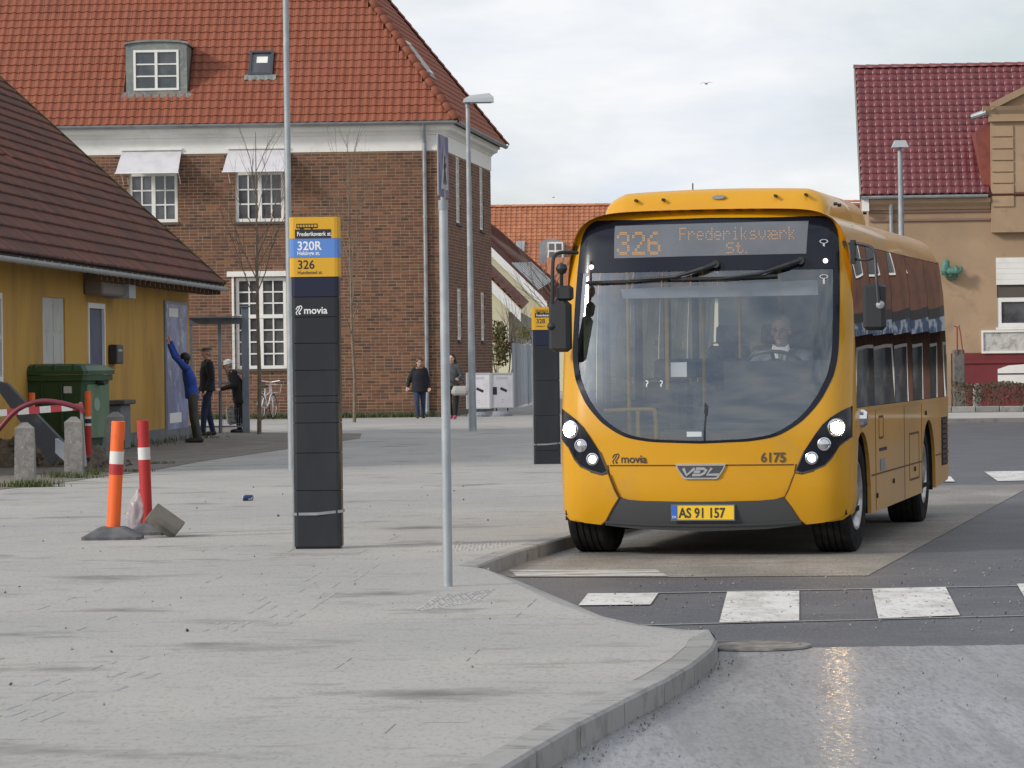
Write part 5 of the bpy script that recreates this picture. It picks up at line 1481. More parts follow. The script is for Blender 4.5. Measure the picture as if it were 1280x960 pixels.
# mirrors
# left, over the kerb
def tubepx(P, v, r_, name='mirror_arm', parent=None, m=None):
    pts = [(*[BP(x, y, vv)[0]], vv, BP(x, y, vv)[1]) for (x, y), vv in zip(P, v if isinstance(v, list) else [v] * len(P))]
    pts = crom(pts, 4, closed=False)
    return MB().tube(pts, r_, 8).build(name, m or m_blk, parent or BUS, smooth=True)
am = tubepx([(722, 316), (703, 315.5), (694, 319), (691, 330), (690.5, 365), (689, 407)], [-.45, -.58, -.66, -.70, -.72, -.72], .016)
MB().bev(*[f for f in (BP(702, 400, -.68)[0] - .10, BP(702, 400, -.68)[0] + .075)], -.74, -.60, BP(704, 440, -.68)[1], BP(704, 376, -.68)[1], .03).build('mirror', m_blk, am)
MB().bev(BP(707, 360, -.65)[0] - .07, BP(707, 360, -.65)[0] + .06, -.70, -.60, BP(709, 376, -.65)[1], BP(709, 357, -.65)[1], .02).build('small_mirror', m_blk, am)
tubepx([(702, 338), (702, 360)], -.66, .014, parent=am)
u, z = BP(702, 336, -.66); MB().lathe([(.001, -.05), (.035, -.035), (.05, 0), (.035, .035), (.001, .05)], 12, Matrix.Translation((u, -.66, z))).build('joint', m_blk, am, smooth=True)
u, z = BP(689.5, 408, -.72); MB().lathe([(.001, -.04), (.03, -.025), (.04, 0), (.03, .025), (.001, .04)], 12, Matrix.Translation((u, -.72, z))).build('joint', m_blk, am, smooth=True)
# right, driver's side
ar = tubepx([(1062, 304), (1078, 305.5), (1090, 310), (1094, 322), (1095.5, 345), (1098, 378)], [-.38, -.42, -.48, -.55, -.6, -.62], .014)
tubepx([(1068, 324), (1084, 325), (1093, 322)], [-.38, -.46, -.55], .010, parent=ar)
zt_ = BP(1068, 300, -.38)
MB().box(1.18, 1.215, -.42, -.33, BP(1068, 330, -.38)[1], BP(1068, 300, -.38)[1]).build('mirror_bracket', m_blk, ar)
xa_, xb_ = BP(1078, 385, -.6)[0], BP(1106, 385, -.6)[0]; za_, zb2 = BP(1092, 413, -.6)[1], BP(1092, 354, -.6)[1]
MB().bev(xa_, xb_, -.60, -.46, za_, zb2, .03).build('mirror', m_blk, ar)
u, z = BP(1100, 381, -.62); MB().lathe([(.001, .03), (.03, .022), (.036, 0)], 14, Matrix.Translation((u, -.60, z)) @ Matrix.Rotation(R(90), 4, 'X')).build('joint', m_zinc, ar, smooth=True)
# ---- inside
def seat(u, v, z=.45, parent=None, flip=1):
    s_ = MB(); s_.bev(u - .21, u + .21, v - .2, v + .22, z - .02, z + .09, .03)
    o = s_.build('seat', m_seat, parent or BUS)
    T = Matrix.Translation((u, v + .22 * flip, z + .05)) @ Matrix.Rotation(R(-8) * flip, 4, 'X')
    MB(T).bev(-.22, .22, -.05, .05, 0, .72, .04).build('backrest', m_seat, o)
    MB(T).bev(-.13, .13, -.045, .045, .73, .93, .03).build('headrest', m_seat, o)
    MB(T).tube([(-.19, .04, .3), (-.19, .05, .76), (.19, .05, .76), (.19, .04, .3)], .013, 6).build('grab_rail', m_rail, o)
    MB().box(u - .05, u + .05, v - .1, v + .1, .37, z - .02).build('seat_post', m_intd, o)
for v_ in (2.2, 3.1, 4.0): 
    for u in (-.85, -.40, .42, .87): seat(u, v_, .62)
for u in (-.85, -.40, .42, .87): seat(u, 5.6, .95)
for u, v_ in ((-.45, .25), (-.35, 1.5), (.30, 1.65), (-.35, 3.5), (.3, 3.5), (-.9, .9)):
    MB().cyl((u, v_, .37), (u, v_, 2.50), .017, n=8).build('pole', m_rail, BUS)
# handrail by the door, front-left
h1 = [BP(x, y, .0) for x, y in ((755, 514), (812, 512), (819, 520), (820, 548))]
MB().tube([(u, .0, z) for u, z in crom(h1, 4, closed=False)] , .019, 8).build('handrail', m_rail, BUS, smooth=True)
a = BP(797, 514, 0.0); MB().cyl((a[0], 0, a[1]), (a[0], 0, a[1] - .6), .018, n=8).build('handrail', m_rail, BUS)
# dashboard with rounded binnacle
dash = [BP(x, y, -.35) for x, y in ((878, 553), (877, 528), (886, 506), (905, 490), (940, 481), (980, 477.5), (1015, 480), (1046, 482))]
dash = [(min(a, .97), b) for a, b in crom(dash, 3, closed=False)] + [(.975, .6), (dash[0][0], .6)]
MB(Matrix.Translation((0, -.60, 0))).prism(dash, .62).build('dashboard', mat('dash', (.016, .017, .019), .45), BUS)
MB().box(BP(905, 452, -.3)[0], 1.1, -.32, -.12, .6, BP(960, 451, -.3)[1]).build('dash_top', MATS['dash'], BUS)
MB().bev(-.35, .02, -.70, -.45, .6, BF(850, 538)[1], .03).build('dash_shelf', m_intd, BUS)
u, z = BF(866, 543); MB().box(u - .06, u + .06, -.74, -.72, z - .02, z + .02).build('small_notice', m_wprint, BUS)
# partition behind the driver, farebox
MB().box(.22, .26, -.05, .9, .37, 1.35).build('cab_door', m_intd, BUS)
MB().box(.40, 1.1, 1.05, 1.10, .37, 2.5).build('cab_partition', m_intd, BUS)
MB().bev(.02, .24, -.35, -.1, .9, 1.32, .02).build('farebox', m_intd, BUS)
a, b = BP(839, 453, -.1), BP(859, 471, -.1)
MB().box(a[0], b[0], -.12, -.10, b[1], a[1]).build('fare_notice', mat('paper', (.6, .6, .6), .8), BUS)
MB().box(a[0] + .02, a[0] + .1, -.30, -.27, .95, 1.25).build('ticket_reader', m_intd, BUS)
MB().cyl((a[0] - .03, -.2, .6), (a[0] - .01, -.2, 1.28), .02, n=8).build('reader_post', m_intd, BUS)
MB().bev(a[0] - .09, a[0] + .05, -.25, -.2, 1.05, 1.34, .02).build('reader', m_intd, BUS)
# sun blind across the top of the windscreen
blp = [BF(770, 361), BF(1027, 349), BF(1028, 368), BF(772, 373)]
MB().add([(blp[0][0], -.26, blp[0][1]), (blp[1][0] - .06, -.26, blp[1][1]), (blp[2][0] - .06, -.26, blp[2][1]), (blp[3][0], -.26, blp[3][1])] + [(p_[0] - (.06 if p_[0] > 0 else 0), -.24, p_[1]) for p_ in blp],
         [(0, 1, 2, 3), (4, 7, 6, 5), (0, 4, 5, 1), (1, 5, 6, 2), (2, 6, 7, 3), (3, 7, 4, 0)]).build('sun_blind', m_int, BUS)
# steering wheel
sc = BP(968, 437, -.15)
Tsw = Matrix.Translation((sc[0], -.12, sc[1] - .12)) @ Matrix.Rotation(R(-28), 4, 'X')
pts = [Tsw @ Vector((.225 * math.cos(2 * PI * k / 28), .225 * math.sin(2 * PI * k / 28), 0)) for k in range(29)]
swo = MB().tube(pts, .016, 8).build('steering_wheel', m_blk, BUS, smooth=True)
MB(Tsw).lathe([(.001, .03), (.07, .02), (.075, 0), (.05, -.05), (.03, -.4)], 16).build('steering_column', m_blk, BUS)
for t in (30, 150, 270): MB(Tsw).cyl((0, 0, 0), (.22 * math.cos(R(t)), .22 * math.sin(R(t)), 0), .014, n=6).build('spoke', m_blk, swo)
DRV = BP(976, 411, .30)
# ================================================================ street furniture
m_orange = mat('orange_plastic', (0.80, 0.13, 0.02), 0.45, mix=(4, (0.62, 0.10, 0.02), 0.5, 0.75))
m_redp = mat('red_plastic', (0.42, 0.022, 0.022), 0.45, mix=(4, (0.30, 0.02, 0.02), 0.5, 0.75))
m_reflw = mat('reflective_white', (0.62, 0.62, 0.60), 0.5, mix=(9, (0.4, 0.39, 0.37), 0.6, 0.75))
m_base = mat('recycled_rubber', (0.085, 0.088, 0.095), 0.9, mix=(5, (0.16, 0.16, 0.16), 0.45, 0.7), bump=(60, 0.5, 0.006))
m_totem = mat('totem_panel', (0.014, 0.016, 0.020), 0.40, mix=(2.2, (0.03, 0.032, 0.036), 0.45, 0.75, (1, 1, .4)), mix2=(9, (0.06, 0.06, 0.06), 0.68, 0.78, (1, 1, .3)))
m_navy = mat('navy_panel', (0.008, 0.012, 0.035), 0.35)
m_tyel = mat('sign_yellow', (0.66, 0.36, 0.02), 0.45)
m_tblue = mat('sign_blue', (0.10, 0.23, 0.58), 0.45)
m_tblk = mat('sign_black', (0.02, 0.02, 0.022), 0.5)
def bus_icon(parent, M, w_):
    h = w_ * .28
    mb = MB(M); t = w_ * .035
    mb.box(0, w_, -.003, 0, h - t, h); mb.box(0, w_, -.003, 0, h * .25, h * .25 + t * 1.6); mb.box(0, t, -.003, 0, h * .25, h); mb.box(w_ - t, w_, -.003, 0, h * .25, h)
    for k in range(1, 7): mb.box(w_ * k / 7 * .93, w_ * k / 7 * .93 + t * .7, -.003, 0, h * .3, h)
    for c in (.2, .3, .72): mb.cyl((w_ * c, 0, h * .22), (w_ * c, -.003, h * .22), h * .2, n=10)
    return mb.build('bus_symbol', m_tblk, parent)
def totem(bx, by, ty, W_, label, lines, rot=0.0, kb_=1.0, strap=None):
    p = G(bx, by, ZP); H = AT(bx - (by - ty) * .0118, ty, p.y).z - ZP
    t = thing('bus_stop_sign', label, 'bus stop', p, rot, 'black bus stop columns with yellow heads')
    D = .14; hw = W_ / 2
    def body(name, z0, z1, m, e=0.0, bulge=0.02, par=t):
        poly = [(-hw - e, 0), (-hw - e + .012, -bulge * 1.0 - e), (-hw - e + .035, -bulge * 1.3 - e), (hw + e - .035, -bulge * 1.3 - e), (hw + e - .012, -bulge * 1.0 - e), (hw + e, 0), (hw + e, D), (-hw - e, D)]
        return MB().loft([[(x, y, z0) for x, y in poly], [(x, y, z1) for x, y in poly]]).build(name, m, par)
    front = -.032
    k = lines['k']                 # heights of the head's bands in metres from the top
    z = H
    body('core', 0, H - .01, m_totem, e=-.012, bulge=.008)
    zs = [H] + [H - d for d in lines['bands']]
    ms = [m_tyel, m_tblue, m_tyel] if len(lines['bands']) == 3 else [m_tyel]
    heads = []
    for a, b, m_ in zip(zs, zs[1:], ms): heads.append(body('head_panel', b + .002, a, m_, e=.006))
    z = zs[-1]
    for i, d in enumerate(lines['panels']):
        body('panel', max(z - d, .0) + .004, z - .002, m_navy if i == 0 else m_totem); z -= d
    MB().box(-hw - .004, -hw + .016, -.012, D + .01, 0, zs[-1] - .01).build('edge_trim', m_zinc, t)
    MB().box(-hw - .03, -hw - .006, .05, .09, 0, H - .3).build('back_post', m_zinc, t) if False else None
    T0_ = Matrix.Translation((0, -.0315, 0))
    bus_icon(t, T0_ @ Matrix.Translation((-hw * .72, 0, H - .10 * k)), W_ * .44)
    MB().box(-hw * .78, hw * .72, -.0340, -.028, zs[0] - .168 * k, zs[0] - .098 * k).build('name_strip', m_tblk, t)
    text('Frederiksværk st.', .047 * k, m_wprint, t, Matrix.Translation((-hw * .70, -.0347, zs[0] - .150 * k)), depth=.0006, bold=.0008, sx=.85)
    for (s_, sz, x, dz, m_, sxx, bo) in lines['text']:
        text(s_, sz, m_, t, Matrix.Translation((-hw * .70, -.0327, H - dz)), depth=.0006, bold=bo, sx=sxx)
    if strap:
        mb = MB(); e = .004
        mb.loft([[(-hw - .012, -.02, strap - .012), (0, -.042, strap - .010), (hw + .012, -.02, strap + .010), (hw + .012, D + .01, strap + .01), (-hw - .012, D + .01, strap - .012)],
                 [(-hw - .012, -.02, strap + .010), (0, -.042, strap + .012), (hw + .012, -.02, strap + .032), (hw + .012, D + .01, strap + .032), (-hw - .012, D + .01, strap + .010)]])
        mb.build('strap', m_zinc, t)
    return t, H
pm = (686 - 272)
t1, H1 = totem(397.5, 686, 271.5, .385, 'tall black bus stop column listing routes 320R and 326, nearest the camera',
    dict(k=1.0, bands=[.172, .324, .478], panels=[.16, .16, .21, .215, .205, .055, .16, .24, .3, .45],
         text=[('320R', .098, 0, .262, m_wprint, .95, .0016), ('Helsinge st.', .044, 0, .302, m_wprint, .9, .0008), ('326', .098, 0, .412, m_tblk, .95, .0014), ('Hundested st.', .040, 0, .455, m_tblk, .9, .0004)]),
    rot=R(-3), strap=.28)
opmark(t1, Matrix.Translation((-.125, -.0267, H1 - .745)), .085, m_wprint)
t2, H2 = totem(684, 580, 383.5, .385, 'black bus stop column for route 328 standing beside the bus front',
    dict(k=.9, bands=[.33], panels=[.22, .5, .5, .5, .5], text=[('328', .09, 0, .235, m_tblk, .95, .0014), ('Helsinge st.', .030, 0, .285, m_tblk, .9, .0003)]), rot=R(0), strap=.28)
# posts
def post(bx, by, tx_, ty, r0, r1, name, label, cat, Z=None, group=None):
    p = G(bx, by, ZP) if Z is None else AT(bx, by, Z)
    if Z is not None: p.z = ZP
    q = AT(tx_, ty, p.y)
    t = thing(name, label, cat, p, 0, group)
    v = q - p
    return t, v
sp, v = post(560, 733, 553, 176, .03, .03, 'sign_post', 'slim galvanised signpost with an edge-on sign, in front of the kerb', 'signpost')
ppm = FPX / sp.location.y
zc = (AT(553, 256, sp.location.y).z - ZP)
top_ = Vector((v.x * zc / v.z, 0, zc))
MB().cyl((0, 0, -.02), top_, .0315, .0300, 20).build('post', m_galv, sp, smooth=True)
MB().cyl(top_ - Vector((0, 0, .03)), top_ + Vector((0, 0, .03)), .034, .034, 20).build('collar', m_zinc, sp)
MB().cyl(top_, top_ + Vector((-.004, 0, .45)), .018, .018, 12).build('inner_post', m_zinc, sp)
m_sgn = mat('sign_face', (0.10, 0.12, 0.26), 0.4, mix=(5, (0.30, 0.26, 0.32), 0.45, 0.6))
A = Matrix.Translation(top_ + Vector((-.006, 0, .05))) @ Matrix.Rotation(R(82.5), 4, 'Z')
pn = MB(A).bev(-.21, .21, -.012, .0, 0, .41, .004).build('sign_plate', m_zinc, sp)
MB(A).box(-.20, .20, -.0145, -.0125, .01, .40).build('sign_face', m_sgn, pn)
MB(A).prism([(-.16, .05), (.16, .05), (0, .36)], .003, Matrix.Translation((0, -.0185, 0))).build('sign_triangle', mat('sign_pale', (.42, .42, .46), .5), pn)
strokes('walking_figure', [[(0, .27), (0, .17)], [(0, .17), (-.05, .09)], [(0, .17), (.05, .09)], [(-.04, .20), (.045, .21)]], .028, m_tblk, pn, A @ Matrix.Translation((0, -.0195, 0)))
# lamp posts
lp, v = post(591, 539, 584.5, 127, .07, .04, 'street_lamp', 'galvanised street lamp with a shoebox head in front of the brick house corner', 'street lamp', group='street lamps around the square')
MB().cyl((0, 0, 0), v * .35, .085, .07, 14).build('pole', m_galv, lp, smooth=True)
MB().cyl(v * .35, v, .068, .042, 14).build('pole_upper', m_galv, lp, smooth=True)
m_lhead = mat('lamp_housing', (0.50, 0.52, 0.53), 0.4, 0.5); m_lens = mat('lamp_lens', (0.35, 0.36, 0.36), 0.3)
hd = Matrix.Translation(v)
h_ = MB(hd).loft([[(-.10, -.13, -.02), (.55, -.15, -.02), (.55, .15, -.02), (-.10, .13, -.02)], [(-.08, -.12, .05), (.55, -.14, .08), (.55, .14, .08), (-.08, .12, .05)], [(.06, -.07, .13), (.46, -.09, .17), (.46, .09, .17), (.06, .07, .13)]]).build('lamp_head', m_lhead, lp)
MB(hd).box(.08, .50, -.11, .11, -.035, -.021).build('lens', m_lens, h_)
MB(hd).cyl((0, 0, -.12), (0, 0, .02), .055, n=12).build('socket', m_zinc, h_)
ZL = 72.0
p = AT(1128, 300, ZL); p.z = ZP; q = AT(1125, 188, ZL)
lp2 = thing('street_lamp', 'street lamp with small domed head rising behind the bus roof', 'street lamp', p, 0, 'street lamps around the square')
v = q - p
MB().cyl((0, 0, 0), v, .075, .05, 14).build('pole', m_galv, lp2, smooth=True)
MB().cyl(v, v + Vector((0, 0, .08)), .035, .03, 10).build('neck', m_zinc, lp2)
hw_ = .17
h_ = MB(Matrix.Translation(v + Vector((0, 0, .06)))).loft([[(-hw_, -.14, 0), (hw_, -.14, 0), (hw_, .14, 0), (-hw_, .14, 0)], [(-hw_ * .62, -.11, .14), (hw_ * .62, -.11, .14), (hw_ * .62, .11, .14), (-hw_ * .62, .11, .14)]]).build('lamp_head', m_lhead, lp2)
tp, v = post(364.5, 588, 357, 0, .045, .045, 'tall_pole', 'tall galvanised lamp mast behind the near bus stop column, taller than any other post', 'lamp mast')
MB().cyl((0, 0, 0), v * 1.25, .048, .040, 14).build('pole', m_galv, tp, smooth=True)
hd = Matrix.Translation(v * 1.25)
MB(hd).loft([[(-.10, -.13, -.02), (.55, -.15, -.02), (.55, .15, -.02), (-.10, .13, -.02)], [(-.08, -.12, .05), (.55, -.14, .08), (.55, .14, .08), (-.08, .12, .05)], [(.06, -.07, .13), (.46, -.09, .17), (.46, .09, .17), (.06, .07, .13)]]).build('lamp_head', m_lhead, tp)
# granite bollards
m_gran = mat('granite', (0.20, 0.19, 0.175), 0.95, mix=(12, (0.30, 0.29, 0.27), 0.45, 0.65), mix2=(3, (0.12, 0.12, 0.10), 0.5, 0.75), bump=(35, 0.8, 0.01))
def bollard(px_, py_, top_py, wpx, label, m=m_gran, grp='granite bollards beside the yellow house'):
    p = G(px_, py_, ZP); s_ = p.y / FPX; hgt = (py_ - top_py) * s_; wd_ = wpx * s_ / 1.12
    t = thing('stone_bollard', label, 'bollard', p, R(random.uniform(-6, 6)), grp)
    a, b = wd_ / 2, wd_ / 2 * .93; hh_ = hgt - .09
    rg = []
    for z, r_ in ((-.05, a), (hh_ * .3, a * .985), (hh_ * .7, b * 1.01), (hh_, b), (hgt - .02, b * .28)):
        rg.append([(x * r_ + random.uniform(-.006, .006), y * r_ + random.uniform(-.006, .006), z) for x, y in ((-1, -1), (0, -1.02), (1, -1), (1.02, 0), (1, 1), (0, 1.02), (-1, 1), (-1.02, 0))])
    MB().loft(rg).build('shaft', m, t)
    return t
bollard(32, 606, 526, 28, 'leftmost granite bollard, weeds round its foot, left of the green bin')
bollard(93, 596, 519, 26, 'granite bollard in front of the green bin, right of a weedy one')
bollard(145, 587, 513, 24, 'granite bollard half hidden behind the leaning orange marker post')
# leaning delineator posts
def tilt(v): return v
def marker(bx, by, tx_, ty, dia, cols, label, bw):
    p = G(bx, by, ZP); q = AT(tx_, ty, p.y); t = thing('marker_post', label, 'marker post', p, 0, 'plastic marker posts in rubber feet')
    v = q - p; n_ = 18; r_ = dia / 2
    M_ = v.to_track_quat('Z', 'Y').to_matrix().to_4x4(); Lh = v.length
    z0 = .10
    for i, (f0, f1, m_) in enumerate(cols):
        a, b = z0 + (Lh - z0) * f0, z0 + (Lh - z0) * f1
        band = m_ is m_reflw or i > 0 and f1 - f0 < .2
        e = .0015 if band else 0
        pr = [(r_ + e, a), (r_ + e, b)]
        if f1 == 1: pr += [(r_ * .93, b + .004), (r_ * .88, b - .02), (r_ * .88, a)]
        MB(M_).lathe(pr, n_).build('band' if band else 'tube', m_, t, smooth=True)
    sl_ = MB(M_).box(-.012, .012, -r_ - .002, -r_ + .008, z0 + (Lh - z0) * .74, z0 + (Lh - z0) * .83).build('slot', m_dark, t)
    bh = .10; w0, w1 = bw / 2, bw / 2 - .13
    def rg(x, y, z): return [(-x + .03, -y, z), (x - .03, -y, z), (x, -y + .03, z), (x, y - .03, z), (x - .03, y, z), (-x + .03, y, z), (-x, y - .03, z), (-x, -y + .03, z)]
    MB().loft([rg(w0, .19, 0), rg(w0, .19, .025), rg(w1, .12, bh), rg(w1 - .02, .10, bh + .008)]).build('foot', m_base, t)
    return t
cols = [(0, .50, m_orange), (.50, .60, m_redp), (.60, .72, m_reflw), (.72, 1, m_orange)]
mk1 = marker(141, 674, 148, 527, .118, cols, 'orange marker post with white band in a grey rubber foot', .50)
cols = [(0, .62, m_redp), (.62, .74, m_reflw), (.74, 1, m_redp)]
mk2 = marker(184, 668, 178.5, 526, .105, cols, 'dark red marker post leaning left beside a concrete slab', .34)
# plastic bag draped over the foot
m_bag = mat('clear_plastic', (0.42, 0.36, 0.37), 0.35, alpha=0.62, mix=(6, (0.65, 0.6, 0.6), 0.45, 0.65))
pb = G(169, 668, ZP)
bm = bmesh.new(); bmesh.ops.create_icosphere(bm, subdivisions=4, radius=1)
from mathutils import noise as mnoise
for v_ in bm.verts:
    c = v_.co; n_ = mnoise.noise(c * 2.1) * .35 + mnoise.noise(c * 6) * .14
    z = (c.z * .5 + .5); w_ = (.10 - .055 * z ** 2.5) * (1 + n_)
    v_.co = Vector((c.x * w_ + .018 * math.sin(z * 3) + .035 * z * z, c.y * .06 * (1 + n_), z * .40 + n_ * .03 * (1 if z > .1 else 0)))
    v_.co.z = max(0.004, v_.co.z)
me = bpy.data.meshes.new('plastic_bag'); bm.to_mesh(me); bm.free(); me.materials.append(m_bag)
me.polygons.foreach_set('use_smooth', [True] * len(me.polygons))
o = link_mesh('plastic_bag', me, None, Matrix.Translation(pb + Vector((0, -.02, .0)))); tag(o, 'crumpled clear plastic bag caught between the two marker posts', 'plastic bag')
# concrete slab leaning on the foot
m_slab = mat('slab_concrete', (0.20, 0.185, 0.155), 0.95, mix=(5, (0.13, 0.12, 0.10), 0.5, 0.7), bump=(40, 0.5, 0.005))
ps_ = G(206, 671, ZP)
o = MB().bev(-.145, .145, -.12, .12, -.034, .034, .004).build('concrete_slab', m_slab)
o.matrix_world = Matrix.Translation(ps_ + Vector((.0, .03, .132))) @ Matrix.Rotation(R(36), 4, 'Y') @ Matrix.Rotation(R(30), 4, 'X')
tag(o, 'rough concrete slab tilted against the red marker post foot', 'slab')
# drinks can
pcn = G(310, 626, ZP); cn = thing('drink_can', 'crushed blue and silver drinks can lying on the pavement', 'can', pcn, R(8))
T = Matrix.Translation((0, 0, .033)) @ Matrix.Rotation(R(90), 4, 'Y')
MB(T).lathe([(.001, -.058), (.026, -.058), (.032, -.05), (.0325, .02), (.031, .045), (.026, .057), (.001, .055)], 20).build('body', mat('can_blue', (.03, .06, .14), .3, .6, mix=(20, (.5, .5, .5), .55, .6)), cn, smooth=True)
MB(T).lathe([(.001, -.0585), (.027, -.059), (.029, -.055)], 20).build('lid', m_chrome, cn)
# wheeled green container
m_green = mat('bin_green', (0.028, 0.075, 0.032), 0.5, mix=(2, (0.045, 0.10, 0.045), 0.45, 0.7), mix2=(5, (0.09, 0.13, 0.08), 0.6, 0.8))
m_green2 = mat('bin_green_pale', (0.10, 0.17, 0.10), 0.6, mix=(3, (0.16, 0.22, 0.14), 0.45, 0.7, (1, 1, .4)))  # paler green for the end panel
p = G(72, 577, ZP)
bn = thing('green_waste_container', 'large green four-wheeled waste container with domed lid by the yellow wall', 'waste bin', p + Vector((0, .3, 0)), R(-19))
bn.scale = (1.1, 1.1, 1.08)
W2, D2 = .60, .42
def rr_(x, y, z, r_=.05): return [(-x + r_, -y, z), (x - r_, -y, z), (x, -y + r_, z), (x, y - r_, z), (x - r_, y, z), (-x + r_, y, z), (-x, y - r_, z), (-x, -y + r_, z)]
b_ = MB().loft([rr_(W2 - .10, D2 - .08, .20), rr_(W2 - .08, D2 - .06, .24), rr_(W2, D2, 1.15), rr_(W2 + .04, D2 + .04, 1.16), rr_(W2 + .04, D2 + .04, 1.24)]).build('body', m_green, bn)
MB().box(W2 - .06 - .03, W2 + .012, -D2 + .07, D2 - .07, .34, 1.1, Matrix.Rotation(R(-.0), 4, 'Y')).build('end_panel', m_green2, bn)
ld = MB().loft([rr_(W2 + .06, D2 + .06, 1.245), rr_(W2 + .06, D2 + .06, 1.30), rr_(W2 - .02, D2 - .02, 1.37), rr_(W2 - .2, D2 - .18, 1.40)]).build('lid', m_green, bn)
for x in (-.45, -.15, .15, .45): MB().box(x - .02, x + .02, -D2 - .05, D2, 1.30, 1.385).build('lid_rib', m_green, ld)
for x in (-.35, -.05, .25): MB().box(x - .012, x + .012, -D2 - .02, -D2 + .03, .42, 1.12).build('body_rib', m_green, bn)
MB().cyl((-W2 - .04, -.02, 1.12), (-W2 - .12, -.02, 1.12), .035, n=10).build('trunnion', m_blk, bn)
MB().cyl((W2 + .0, -.02, 1.12), (W2 + .12, -.02, 1.12), .035, n=10).build('trunnion', m_blk, bn)
MB().lathe([(.001, 0), (.10, 0), (.10, .004)], 20, Matrix.Translation((W2 + .013, -.05, .82)) @ Matrix.Rotation(R(90), 4, 'Y')).build('round_sticker', mat('sticker_green', (.22, .34, .25), .5), bn)
MB().box(.28, .40, -D2 - .006, -D2 + .03, .98, 1.08).build('sticker', m_reflw, bn)
for x in (-.45, .45):
    for y in (-.3, .3):
        wv_ = MB().cyl((x - .025, y, .10), (x + .025, y, .10), .10, n=18).build('wheel', m_rub, bn)
        MB().cyl((x - .03, y, .10), (x + .03, y, .10), .045, n=12).build('hub', m_zinc, wv_)
        MB().box(x - .04, x + .04, y - .03, y + .03, .12, .24).build('castor_fork', m_zinc, wv_)
# roadworks barrier, hose, orange posts and leaning board
m_stripr = mat('barrier_red', (0.50, 0.05, 0.07), 0.5, mix=(5, (.36, .06, .07), .5, .7))
Zb = G(93, 597, ZP).y + .6
a = AT(-60, 521, Zb + .1); b = AT(104, 508, Zb + .5)
br_ = thing('striped_barrier', 'red and white striped barrier board slung behind the bollards', 'barrier', Vector((a.x, a.y, ZP)))
d = b - a; L3 = d.length; M_ = Matrix.Translation(Vector((0, 0, a.z - ZP))) @ d.to_track_quat('X', 'Z').to_matrix().to_4x4()
for k in range(12):
    MB(M_).box(L3 * k / 12, L3 * (k + 1) / 12, -.012, .012, -.045, .045).build('stripe_board', m_stripr if k % 2 else m_reflw, br_)
for x_ in (.02, L3 - .03): MB(M_).box(x_ - .02, x_ + .02, .014, .034, -(a.z - ZP) + .0, .06).build('leg', m_zinc, br_)
m_hose = mat('maroon_hose', (0.17, 0.02, 0.035), 0.5, mix=(6, (.10, .02, .03), .45, .7))
hp = [AT(x, y, Zb - .05) for x, y in ((-30, 575), (0, 535), (22, 512), (48, 502), (75, 503.5), (100, 511), (103, 517))]
hp = [Vector(q_) for q_ in crom([tuple(q) for q in hp], 5, closed=False)]
o = MB().tube(hp, .035, 10).build('hose', m_hose, smooth=True); tag(o, 'thick maroon hose arching over the striped barrier', 'hose')
for (bx, by, tx_, ty, lab) in ((111, 585, 111, 489, 'thin orange and red post standing before the green bin end'), (41, 587, 40, 491, 'orange post top showing above the hose in front of the green bin')):
    p = G(bx, by, ZP); H_ = AT(tx_, ty, p.y).z - ZP
    t = thing('marker_post', lab, 'marker post', p, 0, 'plastic marker posts in rubber feet')
    r_ = .047
    for (z0_, z1_, m_) in ((0, H_ * .55, m_redp), (H_ * .55, H_ * .58, m_reflw), (H_ * .58, H_ * .64, m_navy), (H_ * .64, H_ * .67, m_reflw), (H_ * .67, H_, m_orange)):
        MB().cyl((0, 0, z0_), (0, 0, z1_), r_ if m_ is m_redp or m_ is m_orange else r_ + .001, n=14).build('tube', m_, t, smooth=False)
m_board = mat('dark_board', (0.06, 0.062, 0.068), 0.8, mix=(4, (.12, .12, .12), .5, .7))
A_ = [AT(x, y, Zb + 1.0) for x, y in ((-12, 474), (9, 480), (82, 556), (64, 583))]
o = MB().add([tuple(q) for q in A_] + [tuple(q + Vector((.02, .12, .0))) for q in A_], [(0, 1, 2, 3), (4, 7, 6, 5), (0, 4, 5, 1), (1, 5, 6, 2), (2, 6, 7, 3), (3, 7, 4, 0)]).build('leaning_board', m_board)
tag(o, 'dark grey board leaning down in front of the green bin', 'board')
m_palew = mat('pale_board', (0.28, 0.30, 0.33), 0.8)
A_ = [AT(x, y, Zb + .6) for x, y in ((69, 548), (80, 556), (80, 576), (69, 566))]
o = MB().add([tuple(q) for q in A_] + [tuple(q + Vector((.02, .12, .0))) for q in A_], [(0, 1, 2, 3), (4, 7, 6, 5), (0, 4, 5, 1), (1, 5, 6, 2), (2, 6, 7, 3), (3, 7, 4, 0)]).build('kerb_offcut', m_palew)
tag(o, 'pale kerb offcut at the foot of the leaning board', 'kerb piece')
